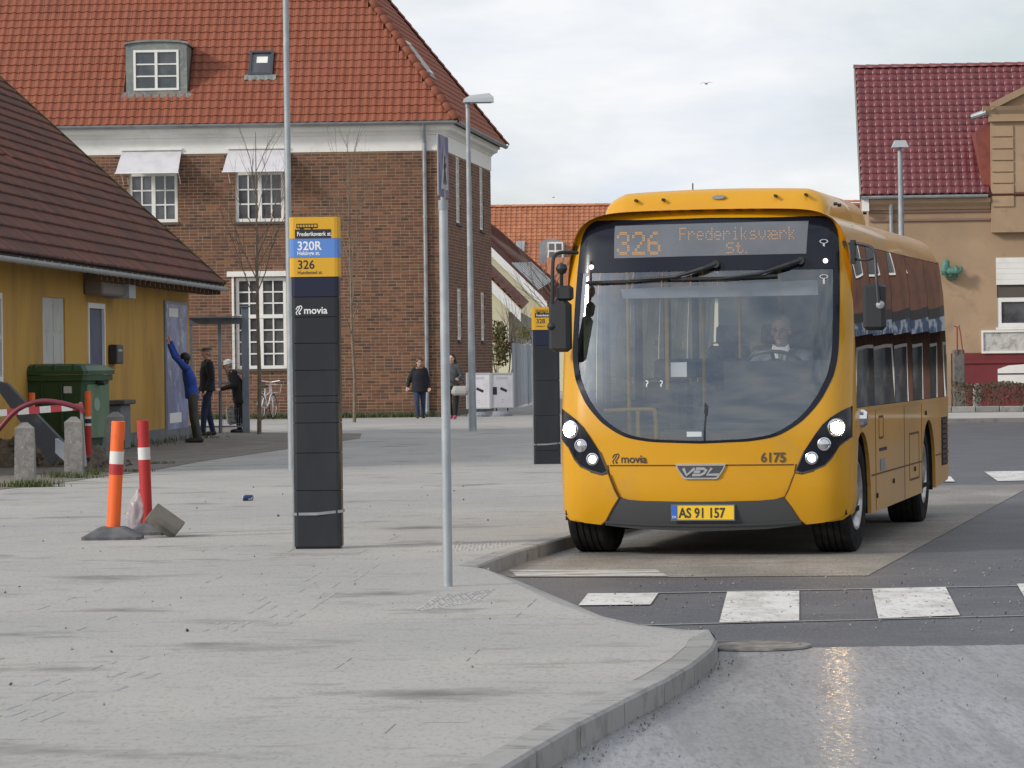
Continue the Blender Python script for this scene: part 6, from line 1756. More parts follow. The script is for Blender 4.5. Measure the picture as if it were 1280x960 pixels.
# rubble mound: stones as one heap
m_soil = mat('soil', (0.09, 0.07, 0.05), 0.95, mix=(8, (0.17, 0.14, 0.10), 0.45, 0.7), bump=(20, 1, 0.03))
def mound(name, label, px_, py_, rx, ry, h, n_=40):
    c = G(px_, py_, ZP); mb = MB(); g_ = 18; mb.smooth = True
    vs = [(c.x + rx * (i / g_ * 2 - 1), c.y + ry * (j / g_ * 2 - 1), ZP - .02 + h * max(0, 1 - (i / g_ * 2 - 1) ** 2) * max(0, 1 - (j / g_ * 2 - 1) ** 2) * (1 + .7 * mnoise.noise(Vector((i * .7, j * .7, px_)))) ) for j in range(g_ + 1) for i in range(g_ + 1)]
    mb.add(vs, [(j * (g_ + 1) + i, j * (g_ + 1) + i + 1, (j + 1) * (g_ + 1) + i + 1, (j + 1) * (g_ + 1) + i) for j in range(g_) for i in range(g_)])
    mb.smooth = False
    for _ in range(n_):
        u, v_ = random.uniform(-1, 1), random.uniform(-1, 1); r_ = random.uniform(.02, .085)
        z = ZP + h * max(0, 1 - u * u) * max(0, 1 - v_ * v_)
        T = Matrix.Translation((c.x + rx * u, c.y + ry * v_, z)) @ Euler((random.random() * 6, random.random() * 6, 0)).to_matrix().to_4x4()
        mb.add([tuple(T @ Vector(q)) for q in ((r_, 0, 0), (-r_, .2 * r_, 0), (0, r_ * .8, 0), (0, -r_, .1 * r_), (0, 0, r_ * .7), (0, 0, -r_ * .7))], [(0, 2, 4), (2, 1, 4), (1, 3, 4), (3, 0, 4), (2, 0, 5), (1, 2, 5), (3, 1, 5), (0, 3, 5)])
    o = mb.build(name, m_soil); o['kind'] = 'stuff'; tag(o, label, 'rubble')
mound('rubble', 'heap of soil and broken stone behind the granite bollards', 40, 583, 1.5, .9, .42, 120)
mound('rubble', 'small heap of earth and stones right of the second bollard', 115, 590, .35, .3, .2, 24)
# two advertising boards on wheeled water-filled feet
m_card = mat('poster_card', (0.62, 0.61, 0.64), 0.5, mix=(3, (.50, .49, .53), .5, .7))
m_cfr = mat('board_frame', (0.50, 0.51, 0.53), 0.4, 0.4)
def adboard(x0, x1, y0, y1, yb, rot, label, k):
    p = G((x0 + x1) / 2, yb, ZP); sc_ = p.y / FPX
    t = thing('advert_board', label, 'advertising board', p, rot, 'white poster boards by the brick wall')
    w_ = (x1 - x0) * sc_ / math.cos(rot) / 2; z1 = (yb - y0) * sc_; z0 = (yb - y1) * sc_
    f = MB(); e = .035
    f.box(-w_, w_, -.03, .03, z0, z0 + e); f.box(-w_, w_, -.03, .03, z1 - e, z1); f.box(-w_, -w_ + e, -.03, .03, z0 + e, z1 - e); f.box(w_ - e, w_, -.03, .03, z0 + e, z1 - e)
    f.build('frame', m_cfr, t)
    MB().box(-w_ + e, w_ - e, -.015, .015, z0 + e, z1 - e).build('poster', m_card, t)
    hh_ = z1 - z0
    MB(Matrix.Translation((w_ * .15, -.018, z0 + hh_ * .52)) @ Matrix.Rotation(R(25), 4, 'Y')).box(-w_ * .32, w_ * .30, 0, .004, -.035, .035).build('printed_phone', m_tblk, t)
    if k: MB().box(-w_ * .8, -w_ * .45, -.019, -.014, z0 + hh_ * .38, z0 + hh_ * .6).build('printed_phone', m_tblue if False else m_tblk, t)
    if k: text('mobil', .13, m_tblk, t, Matrix.Translation((-w_ * .55, -.017, z1 - .26)), bold=.004) if False else None
    for z_ in (.16, .23): MB().box(-w_ * .1, w_ * .15, -.018, -.014, z0 + hh_ * z_, z0 + hh_ * (z_ + .02)).build('printed_line', m_key, t)
    MB().box(-w_ * .5, w_ * .5, -.018, -.014, z0 + hh_ * .82, z0 + hh_ * .88).build('printed_heading', m_key, t)
    for s_ in (-1, 1): MB().cyl((s_ * w_ * .5, 0, .10), (s_ * w_ * .5, 0, z0), .02, n=8).build('spring_leg', m_tblk, t)
    def rg(x, y, z): return [(x * math.cos(2 * PI * q / 16), y * math.sin(2 * PI * q / 16), z) for q in range(16)]
    MB().loft([rg(w_ * .9, .28, 0), rg(w_ * .9, .28, .05), rg(w_ * .78, .22, .13)]).build('foot', m_base if k < 0 else mat('foot_grey', (.22, .24, .27), .7), t)
adboard(583, 613.5, 466, 511, 521, R(-6), 'poster board nearest the brick corner, partly behind the lamp post', 0)
adboard(613.5, 642, 466, 510, 520, R(10), 'poster board standing between the other poster board and the grey fence', 1)
# steel shelter frame beside the yellow house
m_steelb = mat('blue_grey_steel', (0.19, 0.22, 0.26), 0.5, 0.3, mix=(3, (.14, .16, .19), .45, .7))
m_mesh = mat('mesh_wire', (0.30, 0.33, 0.36), 0.5, 0.5)
p = G(308, 541, ZP); sh = thing('steel_shelter', 'blue grey steel shelter frame with mesh panel beside the yellow house', 'shelter', p)
sc_ = p.y / FPX
zt_ = (541 - 384) * sc_
MB().bev(-.075, .075, -.075, .075, 0, zt_, .01).build('post', m_steelb, sh)
MB().box(-.11, .11, -.11, .11, zt_, zt_ + .03).build('post_cap', m_steelb, sh)
xl = -(308 - 236) * sc_; zb_ = (541 - 405) * sc_
MB().box(xl, -.08, -.05, .05, zb_, zb_ + .14).build('beam', m_steelb, sh)
MB().box(xl, -.08, -.35, -.06, zb_ + .145, zb_ + .17).build('roof_edge', m_steelb, sh)
xp = -(308 - 276) * sc_
MB().box(xp - .035, xp + .035, -.035, .035, .0, zb_ - .002).build('post', m_steelb, sh)
MB().box(xl + .05, xl + .1, -.03, .03, .0, zb_ - .002).build('post', m_steelb, sh)
for z_ in (.12, 1.05): MB().box(xl + .1, -.08, -.02, .02, z_, z_ + .04).build('rail', m_steelb, sh)
mb = MB()
x = xp + .06
while x < -.1: mb.box(x, x + .006, -.004, .004, .16, zb_); x += .045
z = .2
while z < zb_: mb.box(xp + .04, -.08, -.009, -.0045, z, z + .005); z += .16
o = mb.build('mesh_panel', m_mesh, sh); o['kind'] = 'stuff'
# bicycle rack and bicycle
p = G(314, 523, ZP); rk = thing('bicycle_rack', 'row of galvanised bicycle hoops against the brick wall', 'bicycle rack', p + Vector((0, -.3, 0)))
sc_ = p.y / FPX; n_ = 9; W3 = 58 * sc_
for k in range(n_):
    x = W3 * k / (n_ - 1)
    MB().tube([(x, 0, 0), (x, 0, .45), (x + .05, -.02, .56), (x + .10, 0, .45), (x + .10, 0, 0)], .012, 6).build('hoop', m_galv, rk)
for z_ in (.22, .42): MB().box(-.05, W3 + .12, .0, .02, z_, z_ + .03).build('rail', m_galv, rk)
p = G(336, 524, ZP)
bk = thing('bicycle', 'white and black bicycle parked in the rack under the brick house window', 'bicycle', p + Vector((0, -.5, 0)), R(77))
m_bkf = mat('bicycle_white', (0.55, 0.56, 0.58), 0.3)
def ring_(mb, c, R_, r_, n_=28):
    mb.tube([(c[0] + R_ * math.cos(2 * PI * k / n_), c[1], c[2] + R_ * math.sin(2 * PI * k / n_)) for k in range(n_ + 1)], r_, 6)
for x in (-.52, .52):
    mb = MB(); ring_(mb, (x, 0, .34), .325, .018); wl = mb.build('wheel', m_rub, bk)
    mb = MB(); ring_(mb, (x, 0, .34), .30, .008); mb.build('rim', m_chrome, wl)
    for k in range(14):
        t = 2 * PI * k / 14; MB().cyl((x, 0, .34), (x + .3 * math.cos(t), 0, .34 + .3 * math.sin(t)), .0025, n=4).build('spoke', m_chrome, wl)
    mb = MB(); mb.tube([(x + .35 * math.cos(R(a_)), 0, .34 + .35 * math.sin(R(a_))) for a_ in range(20, 171, 15)], .02, 6); mb.build('mudguard', m_bkf, wl)
mb = MB()
for a, b in (((-.52, 0, .34), (-.08, 0, .30)), ((-.08, 0, .30), (-.2, 0, .82)), ((-.52, 0, .34), (-.18, 0, .72)), ((-.08, 0, .30), (.40, 0, .62)), ((-.16, 0, .62), (.38, 0, .74)), ((.36, 0, .86), (.52, 0, .34))): mb.cyl(a, b, .018, n=8)
mb.build('frame', m_bkf, bk)
MB().bev(-.33, -.10, -.07, .07, .84, .90, .02).build('saddle', m_blk, bk)
MB().tube([(.25, -.28, .98), (.33, -.25, 1.02), (.36, 0, .98), (.33, .25, 1.02), (.25, .28, .98)], .013, 6).build('handlebar', m_chrome, bk)
MB().cyl((.36, 0, .84), (.35, 0, .99), .014, n=8).build('stem', m_chrome, bk)
MB().lathe([(.001, .02), (.09, .02), (.09, 0)], 14, Matrix.Translation((-.08, .03, .30)) @ Matrix.Rotation(R(90), 4, 'X')).build('chainring', m_blk, bk)
mb = MB()
for a, b in (((.40, -.15, .70), (.72, -.15, .70)), ((.40, .15, .70), (.72, .15, .70)), ((.72, -.15, .70), (.72, .15, .70)), ((.40, -.15, .92), (.75, -.17, .92)), ((.40, .15, .92), (.75, .17, .92)), ((.75, -.17, .92), (.75, .17, .92)), ((.72, -.15, .7), (.75, -.17, .92)), ((.72, .15, .7), (.75, .17, .92))): mb.cyl(a, b, .006, n=5)
mb.build('basket', m_bkf, bk)
# small bollard and timber post at the far right
bollard(1221.5, 511, 478.5, 10, 'small pale bollard in front of the hedge on the far pavement', mat('pale_concrete', (.36, .34, .31), .9, mix=(8, (.27, .25, .22), .5, .7)), None)
# ================================================================ far houses, fence, plants
# orange roofed house behind everything
m_otile = mat('orange_tile', (0.36, 0.14, 0.07), 0.9, rnd=[(0.32, 0.115, 0.055), (0.42, 0.17, 0.085), (0.37, 0.135, 0.065)], mix=(1.0, (0.27, 0.10, 0.055), 0.5, 0.75))
m_cream = mat('cream_render', (0.60, 0.57, 0.40), 0.9, mix=(1, (.52, .49, .35), .45, .7))
ZO = 165.0
Oa_ = AT(560, 400, ZO); 
zr_o = AT(690, 258.5, ZO + 5).z; ze_o = AT(690, 372, ZO - .3).z
OH = thing('orange_roofed_house', 'far house with a broad orange tiled roof and grey dormer behind the brick house', 'house', Vector((Oa_.x, ZO, ZP)))
OI_ = OH.matrix_basis.inverted(); LO = 22.0
Mo, _ = frame(Vector((Oa_.x, ZO, 0)), Vector((Oa_.x + LO, ZO - .8, 0)))
mb = MB(OI_ @ Mo); mb.box(0, LO, 0, 10, 0, ze_o); mb.build('wall', m_cream, OH)
po = math.atan2(zr_o - ze_o, 5.3); slo = 5.3 / math.cos(po)
FO = roof_frame(Mo @ Vector((-.3, -.3, ze_o)), (Mo @ Vector((1, 0, 0, 0)).to_3d().to_4d()).to_3d() if False else (Mo.to_3x3() @ Vector((1, 0, 0))), Mo.to_3x3() @ Vector((0, 1, 0)), po)
MB(OI_ @ FO).box(0, LO + .6, 0, slo, -.14, -.03).build('roof', m_under, OH)
FO2 = roof_frame(Mo @ Vector((LO + .3, 10.3, ze_o)), -(Mo.to_3x3() @ Vector((1, 0, 0))), -(Mo.to_3x3() @ Vector((0, 1, 0))), po)
MB(OI_ @ FO2).box(0, LO + .6, 0, slo, -.14, -.03).build('roof', m_otile, OH)
nro = 24
tl = tiles(OI_ @ FO, 0, 12.0, nro, .25, slo / nro, lambda x, y: True)
pieces('roof_tile', [pantile(.25, slo / nro, amp=.04, n=4, lift=.03)], m_otile, tl, OH, 60, 'roof_tiles')
hip(FO @ Vector((0, slo + .02, 0)), FO @ Vector((LO, slo + .02, 0)), OH, OI_, m_otile, .4, .13)
def on_roof(F, px_, py_): return slope_pt(F, px_, py_)
a, b = on_roof(FO, 674, 330), on_roof(FO, 706, 330)
q = FO @ Vector((a[0], a[1], 0)); MDo = Matrix(((1, 0, 0, q.x), (0, 1, 0, q.y), (0, 0, 1, q.z), (0, 0, 0, 1)))
w_ = b[0] - a[0]; hz = hit(MDo, 690, 298)[1]
dmr = MB(OI_ @ MDo).loft([[(x, y, z) for x, z in [(0, -.4), (w_, -.4), (w_, hz * .82), (w_ * .75, hz * .96), (w_ * .5, hz), (w_ * .25, hz * .96), (0, hz * .82)]] for y in (0, 3)]).build('dormer', m_zinc, OH)
x0 = hit(MDo, 684, 310)[0]; x1 = hit(MDo, 704, 310)[0]; z0 = hit(MDo, 690, 325)[1]; z1 = hit(MDo, 690, 302.5)[1]
f = MB(OI_ @ MDo); f.box(x0, x1, -.05, -.002, z0, z1); f = f.build('window', m_white, dmr)
for k in range(2):
    for j in range(2):
        xa_, xb_ = x0 + .08 + (x1 - x0 - .08) * k / 2, x0 + (x1 - x0 - .08) * (k + 1) / 2
        za_ = z0 + .08 + (z1 - z0 - .08) * j / 2; zb_ = z0 + (z1 - z0 - .08) * (j + 1) / 2
        MB(OI_ @ MDo).box(xa_, xb_, -.056, -.052, za_, zb_).build('pane', m_pane, f)
a, b = on_roof(FO, 645, 317), on_roof(FO, 656, 304)
MB(OI_ @ FO).box(a[0], b[0], a[1], b[1], .0, .14).build('skylight', mat('sky_grey', (.30, .32, .34), .4), OH)
mb = MB(OI_ @ FO); q = on_roof(FO, 692, 343); mb.box(q[0] - .3, q[0] + 4, q[1] - 2.4, q[1] + .4, .02, .7); mb.build('roof_wing', m_otile, OH)
# antenna bar
# cream gabled annex: two gables, brown roof with glazed part
ZA = 138.0
CH = thing('cream_house', 'cream rendered gabled house with white bargeboards and glazed brown roof', 'house', Vector((AT(617, 430, ZA).x, ZA, ZP)))
CI_ = CH.matrix_basis.inverted()
def pa(x, y, Z): q = AT(x, y, Z); return CI_ @ q
m_bark = mat('barge_white', (0.74, 0.74, 0.72), 0.6)
m_dtile = mat('dark_red_tile', (0.14, 0.062, 0.045), 0.9, rnd=[(0.12, 0.05, 0.04), (0.17, 0.07, 0.05)], mix=(.8, (.09, .045, .035), .45, .7))
mb = MB(); g1_ = [pa(x, y, ZA) for x, y in ((560, 262), (683, 384), (665, 384), (665, 440), (560, 440))]
mb.add([tuple(q) for q in g1_] + [tuple(q + Vector((0, 8, 0))) for q in g1_], [(0, 1, 2, 3, 4), (2, 3, 8, 7)]); mb.build('wall', m_cream, CH)
# brown roof going back to the right of the gable
A0, A1_ = pa(556, 252, ZA - .35), pa(690, 385, ZA - .35)
sh_ = Vector((3.6, 9.0, 0))
mb = MB(); q4 = [A0, A1_, A1_ + Vector((1.9, 9, 0)), A0 + Vector((1.9, 9, 0))]
# rise it so that its far edge shows above the bargeboard as in the photograph
C0, C1 = pa(617, 283, ZA + 7), pa(706, 362, ZA + 7)
mb.add([tuple(q) for q in (A0, A1_, C1, C0)], [(0, 1, 2, 3)]); mb.add([tuple(q - Vector((0, 0, .12))) for q in (A0, A1_, C1, C0)], [(3, 2, 1, 0)]); mb.build('roof', m_dtile, CH)
for k in range(24):
    a = A0.lerp(C0, (k + .5) / 24); b = A1_.lerp(C1, (k + .5) / 24)
    MB().cyl(a + Vector((0, 0, .03)), b + Vector((0, 0, .03)), .045, n=5).build('roof_tile_course', m_dtile, CH)
for k in range(9):                              # glazing bars of the roof light
    u = .10 + k * .085
    a = A0.lerp(A1_, .60 + 0).lerp(C0.lerp(C1, .60), u); b = A0.lerp(A1_, .86).lerp(C0.lerp(C1, .86), u)
    MB().cyl(a + Vector((0, -.02, .10)), b + Vector((0, -.02, .10)), .035, n=5).build('glazing_bar', m_bark, CH)
a = [A0.lerp(A1_, .60).lerp(C0.lerp(C1, .60), .08), A0.lerp(A1_, .86).lerp(C0.lerp(C1, .86), .08), A0.lerp(A1_, .86).lerp(C0.lerp(C1, .86), .82), A0.lerp(A1_, .60).lerp(C0.lerp(C1, .60), .82)]
MB().add([tuple(q + Vector((0, 0, .08))) for q in a] + [tuple(q) for q in a], [(0, 1, 2, 3), (4, 7, 6, 5), (0, 4, 5, 1), (1, 5, 6, 2)]).build('roof_light', m_pane, CH)
def barge(p0, p1, Z, w_, name='bargeboard'):
    a, b = pa(*p0, Z), pa(*p1, Z); a2, b2 = a - Vector((0, 0, w_)), b - Vector((0, 0, w_))
    mb = MB(); mb.add([tuple(q) for q in (a, b, b2, a2)] + [tuple(q + Vector((0, .12, 0))) for q in (a, b, b2, a2)], [(0, 1, 2, 3), (4, 7, 6, 5), (0, 4, 5, 1), (1, 5, 6, 2), (2, 6, 7, 3), (3, 7, 4, 0)]); mb.build(name, m_bark, CH)
barge((556, 252), (684, 377), ZA - .4, .36)
# lower gable in front
ZA2 = 131.0
g2_ = [pa(x, y, ZA2) for x, y in ((560, 300), (650, 390), (636, 390), (636, 440), (560, 440))]
MB().add([tuple(q) for q in g2_] + [tuple(q + Vector((0, 4, 0))) for q in g2_], [(0, 1, 2, 3, 4), (2, 3, 8, 7)]).build('wall', m_cream, CH)
barge((556, 292), (651, 388), ZA2 - .3, .42)
B0, B1 = pa(556, 291, ZA2 - .25), pa(652, 387, ZA2 - .25); 
MB().add([tuple(q) for q in (B0, B1, B1 + Vector((.30, 3.5, .35)), B0 + Vector((.30, 3.5, .35)))], [(0, 1, 2, 3)]).build('roof', m_dtile, CH)
for k in range(14):
    u = (k + .5) / 14; q = B0.lerp(B1, u)
    MB(Matrix.Translation(q + Vector((.05, .05, .12)))).box(-.14, .20, -.05, .5, -.05, .09).build('roof_tile', m_dtile, CH)
m_grw = mat('grey_wall', (0.30, 0.31, 0.27), .9)
g3 = [pa(x, y, ZA2 + .5) for x, y in ((636, 382), (668, 400), (668, 430), (636, 430))]
MB().add([tuple(q) for q in g3] + [tuple(q + Vector((0, .4, 0))) for q in g3], [(0, 1, 2, 3), (4, 7, 6, 5), (1, 5, 6, 2)]).build('porch_wall', m_grw, CH)
# grey board fence
m_fence = mat('grey_boards', (0.30, 0.33, 0.37), 0.85, rnd=[(0.22, 0.25, 0.29), (0.40, 0.43, 0.47), (0.30, 0.33, 0.37)], mix=(6, (.22, .24, .27), .5, .7, (1, 1, .2)))
f0 = G(641, 512, ZP); f1 = G(668, 504, ZP); f1b = f0 + (f1 - f0) * 1.9
FN = thing('board_fence', 'grey vertical board fence between the poster boards and the far bus stop', 'fence', f0)
d = (f1b - f0); LF3 = d.length; d.normalize(); H3 = (512 - 429) * f0.y / FPX
Mf = Matrix(((d.x, -d.y, 0, 0), (d.y, d.x, 0, 0), (0, 0, 1, 0), (0, 0, 0, 1)))
n_ = 22
for k in range(n_):
    a = LF3 * k / n_; MB(Mf).box(a + .010, a + LF3 / n_ - .010, -.012 + (k % 2) * .01, .012 + (k % 2) * .01, .05, H3 * (1 + random.uniform(-.012, .012))).build('board', m_fence, FN)
for z_ in (.3, H3 - .3): MB(Mf).box(0, LF3, .025, .06, z_, z_ + .08).build('rail', m_fence, FN)
MB(Mf).box(LF3 * .36, LF3 * .375, -.03, .03, 0, H3 + .05).build('post', m_fence, FN)
# foliage
m_barkm = mat('bark', (0.15, 0.12, 0.085), 0.95, mix=(12, (.22, .18, .13), .45, .65))
m_twig = mat('twig', (0.17, 0.13, 0.095), 0.95)
def leafmat(name, cols): return mat(name, cols[0], .7, rnd=cols)
def leaves(mb, c, rad, n_, sz):
    for _ in range(n_):
        d = Vector((random.gauss(0, 1), random.gauss(0, 1), random.gauss(0, 1))).normalized() * (random.random() ** .45)
        q = Vector(c) + Vector((d.x * rad[0], d.y * rad[1], d.z * rad[2]))
        E = Euler((random.random() * 6, random.random() * 6, random.random() * 6)).to_matrix(); s_ = sz * random.uniform(.6, 1.3)
        mb.add([tuple(q + E @ Vector(v)) for v in ((-s_, 0, 0), (0, -s_ * .45, s_ * .1), (s_, 0, 0), (0, s_ * .45, s_ * .1))], [(0, 1, 2, 3)])
def grow(mb, p, d, L_, r_, depth, spread=.5, up=.25, tips=None):
    n_ = 3; pts = [p]; q = p.copy(); dd = d.copy()
    for i in range(n_):
        dd = (dd + Vector((random.gauss(0, .07), random.gauss(0, .07), random.gauss(0, .05) + up * .06))).normalized()
        q = q + dd * L_ / n_; pts.append(q.copy())
    mb.tube(pts, [r_ * (1 - .45 * i / n_) for i in range(n_ + 1)], 5 if depth else 4)
    if tips is not None: tips.append(q.copy())
    if depth <= 0: return
    for k in range(random.choice((2, 3, 3))):
        t = random.uniform(.35, 1.0); b = p.lerp(q, t)
        ax = dd.orthogonal().normalized(); ax = Matrix.Rotation(random.random() * 2 * PI, 3, dd) @ ax
        nd = (dd + ax * spread * random.uniform(.6, 1.3) + Vector((0, 0, up))).normalized()
        grow(mb, b, nd, L_ * random.uniform(.55, .8), r_ * .5, depth - 1, spread, up, tips)
def young_tree(bx, by, fork_y, top_y, label, r_=.045, nb=12, spread=.32, seed=1, lean=0):
    random.seed(seed)
    p = G(bx, by, ZP); s_ = p.y / FPX; hf = (by - fork_y) * s_; ht = (by - top_y) * s_
    t = thing('young_tree', label, 'tree', p, 0, 'bare young street trees')
    pts = [Vector((0, 0, -.05)), Vector((.02, 0, hf * .5)), Vector((lean * .3, 0, hf)), Vector((lean * .6, 0, (hf + ht) / 2)), Vector((lean, 0, ht))]
    MB().tube(pts, [r_, r_ * .9, r_ * .75, r_ * .4, r_ * .12], 8).build('trunk', m_barkm, t, smooth=True)
    mb = MB()
    for k in range(nb):
        u = k / nb; z = hf + (ht - hf) * u * .85; a = random.random() * 2 * PI
        d = Vector((math.cos(a) * spread * 1.4, math.sin(a) * spread * 1.4, 1)).normalized()
        grow(mb, Vector((lean * .3 + lean * .7 * u, 0, z)), d, (ht - hf) * .36 * (1.1 - .6 * u), r_ * .28 * (1.2 - .6 * u), 2, .45, .35)
    o = mb.build('crown', m_twig, t); o['kind'] = 'stuff'
young_tree(324, 543, 396, 165, 'bare young tree in front of the tall white window of the brick house', .048, 13, .36, 3)
young_tree(443, 528, 420, 168, 'bare young tree against the brick wall right of the tall bus stop column', .045, 14, .34, 5, lean=-.1)
random.seed(11)
# grass along the brick wall foot, weeds at the bollards
m_grass = leafmat('grass_blades', [(0.05, 0.075, 0.02), (0.10, 0.12, 0.035), (0.07, 0.09, 0.03)])
def tuft(name, label, pts, n_, h, z=ZP, wd_=.006):
    mb = MB()
    for _ in range(n_):
        a = random.choice(pts); q = Vector(a[0]) + Vector((random.gauss(0, a[1]), random.gauss(0, a[2] if len(a) > 2 else a[1]), 0)); q.z = z
        t = random.random() * 2 * PI; hh_ = h * random.uniform(.4, 1.2); l = Vector((math.cos(t), math.sin(t), 0)); w_ = Vector((-l.y, l.x, 0)) * wd_
        m1 = q + l * hh_ * .2 + Vector((0, 0, hh_ * .6)); m2 = q + l * hh_ * .55 + Vector((0, 0, hh_))
        mb.add([tuple(q - w_), tuple(q + w_), tuple(m1 + w_ * .8), tuple(m1 - w_ * .8), tuple(m2)], [(0, 1, 2, 3), (3, 2, 4)])
    o = mb.build(name, m_grass); o['kind'] = 'stuff'; tag(o, label, 'weeds')
nfv = -(Vector((-dl.y, dl.x, 0)) if (-dl.y * 0 + dl.x) > 0 else Vector((dl.y, -dl.x, 0)))
base = [((MF @ Vector((LF - u, -.18, 0))), .35, .06) for u in [x * .35 for x in range(1, 24)]]
tuft('grass', 'thin grass growing along the foot of the brick wall', base, 2600, .16, wd_=.008)
tuft('weeds', 'grass tuft at the foot of the leftmost bollard', [(G(32, 609, ZP), .20, .06)], 420, .10)
tuft('weeds', 'weeds round the second bollard and earth heap', [(G(93, 598, ZP), .18, .06), (G(75, 597, ZP), .12, .05), (G(115, 594, ZP), .1, .05)], 320, .09)
tuft('weeds', 'weeds at the foot of the yellow wall', [(MY @ Vector((LY - u, -.12, 0)), .25, .05) for u in (.3, 1.6, 3, 5, 6.2, 8)], 420, .12)
tuft('weeds', 'scattered weeds on the old paving edge', [(G(200, 580, ZP), .12, .05), (G(248, 547, ZP), .2, .08), (G(262, 548, ZP), .2, .08), (G(170, 590, ZP), .1, .04)], 260, .05)
# hedge with its low kerb, far right
hb = AT(1240, 500, 92.0); hb.z = 0
HG = thing('hedge', 'low brown green hedge in front of the tan house', 'hedge', Vector((hb.x, 92.0, ZP)))
s_ = 92 / FPX; hz0, hz1 = .15, (504 - 474) * s_ * 1.0 + .12
m_hedge = leafmat('hedge_leaves', [(0.04, 0.045, 0.02), (0.10, 0.055, 0.035), (0.07, 0.075, 0.03), (0.14, 0.08, 0.05)])
mb = MB(); xh0, xh1 = -1.0, 6.0
for _ in range(9000):
    x = random.uniform(xh0, xh1); y = random.uniform(-.4, .4); z = hz0 + (hz1 - hz0) * random.random() ** .7
    if abs(y) < .25 and z < hz1 - .15 and random.random() < .7: continue
    E = Euler((random.random() * 6, random.random() * 6, random.random() * 6)).to_matrix(); r_ = random.uniform(.015, .045)
    q = Vector((x, y, z + .04 * math.sin(x * 5)))
    mb.add([tuple(q + E @ Vector(v)) for v in ((-r_, 0, 0), (0, -r_ * .6, 0), (r_, 0, 0), (0, r_ * .6, 0))], [(0, 1, 2, 3)])
o = mb.build('foliage', m_hedge, HG); o['kind'] = 'stuff'
mb = MB()
for _ in range(130):
    x = random.uniform(xh0, xh1); mb.tube([(x, random.uniform(-.2, .2), 0), (x + random.uniform(-.1, .1), random.uniform(-.3, .3), hz1 * random.uniform(.7, 1.05))], [.012, .005], 4)
o = mb.build('stems', m_twig, HG); o['kind'] = 'stuff'
# far pavement, low edging wall
struct(MB().add([(5, 83.0, .10), (60, 81.5, .10), (60, 99.5, .10), (5, 99.8, .10)], [(0, 1, 2, 3)]).build('far_pavement', m_pale))
struct(MB().box(5, 60, 0, .16, -.05, .10, Matrix.Translation((0, 82.95, 0)) @ Matrix.Rotation(R(-1.55), 4, 'Z')).build('far_kerb', m_kerb))
ew = thing('garden_edging', 'low stone edging in front of the hedge', 'edging', Vector((hb.x, 91.3, .10)))
for k in range(16): MB().bev(-3.0 + k * .62, -3.0 + k * .62 + .60, -.09, .09, 0, .16 + random.uniform(-.01, .01), .012).build('edging_stone', m_kerb, ew)
# timber and stone gate pier with a rusty pipe
ZG = 96.0
q0 = AT(1198.5, 482, ZG)
gp_ = thing('gate_pier', 'grey weathered gate pier with an iron pipe beside the tan house', 'gate pier', Vector((q0.x, ZG, .10)))
s_ = ZG / FPX; hh_ = AT(1198, 437, ZG).z - .1
m_pier = mat('pier_grey', (0.15, 0.145, 0.13), .95, mix=(6, (.08, .08, .075), .45, .65), bump=(20, .8, .02))
MB().bev(-.15, .15, -.15, .15, 0, hh_, .02).build('pier', m_pier, gp_)
MB().tube([(-.05, -.16, hh_ - .1), (-.05, -.16, hh_ + .62), (-.13, -.16, hh_ + .64)], .022, 8).build('pipe', m_rust, gp_)
MB().tube([(.10, -.16, hh_ - .1), (.04, -.16, hh_ + .45), (-.0, -.16, hh_ + .66)], .018, 8).build('pipe', m_rust, gp_)
# shrubs in the gap
def shrub(cx, cy, Z, rx, rz, n_, cols, label, sz=.06, name='shrub', stems=8):
    q = AT(cx, cy, Z); t = thing(name, label, 'bush', Vector((q.x, Z, ZP)))
    mb = MB(); zc_ = q.z - ZP
    for k in range(10):
        c = (random.uniform(-1, 1) * rx * .55, random.uniform(-.4, .4), zc_ + random.uniform(-1, 1) * rz * .6)
        leaves(mb, c, (rx * .55, .5, rz * .45), n_ // 10, sz)
    o = mb.build('foliage', leafmat('leaves_' + name, cols), t); o['kind'] = 'stuff'
    mb = MB()
    for k in range(stems): grow(mb, Vector((random.uniform(-.2, .2), 0, 0)), Vector((random.uniform(-.3, .3), 0, 1)).normalized(), max(zc_, .5) * .9, .03, 2, .4, .3)
    o = mb.build('stems', m_twig, t); o['kind'] = 'stuff'
shrub(625, 428, 112, .42, .85, 1300, [(0.05, 0.055, 0.015), (0.13, 0.12, 0.03), (0.16, 0.09, 0.03)], 'green and rust coloured shrub at the back corner of the brick house', stems=3)
shrub(658, 417, 124, .55, .35, 420, [(0.16, 0.14, 0.04), (0.09, 0.09, 0.03)], 'yellow green shrub looking over the grey board fence', .05, stems=3)
def bare(cx, by, top, Z, label, seed, n_=7, r_=.04):
    random.seed(seed); q = AT(cx, by, Z); t = thing('bare_tree', label, 'tree', Vector((q.x, Z, ZP)))
    h = AT(cx, top, Z).z - ZP; mb = MB()
    MB().tube([(0, 0, 0), (.1, 0, h * .5), (.0, 0, h * .75)], [r_ * 1.4, r_, r_ * .6], 7).build('trunk', m_barkm, t)
    for k in range(n_):
        z = h * (.45 + .3 * k / n_); a = random.random() * 6.28
        grow(mb, Vector((.05, 0, z)), Vector((math.cos(a) * .7, math.sin(a) * .5, .8)).normalized(), h * .26, r_ * .45, 3, .6, .15)
    o = mb.build('crown', m_twig, t); o['kind'] = 'stuff'
bare(690, 440, 290, 127, 'bare brown tree in front of the far orange roof', 21, 11)
bare(657, 440, 378, 126, 'thin bare shrub tree before the cream gable', 23, 6, .02)
random.seed(5)
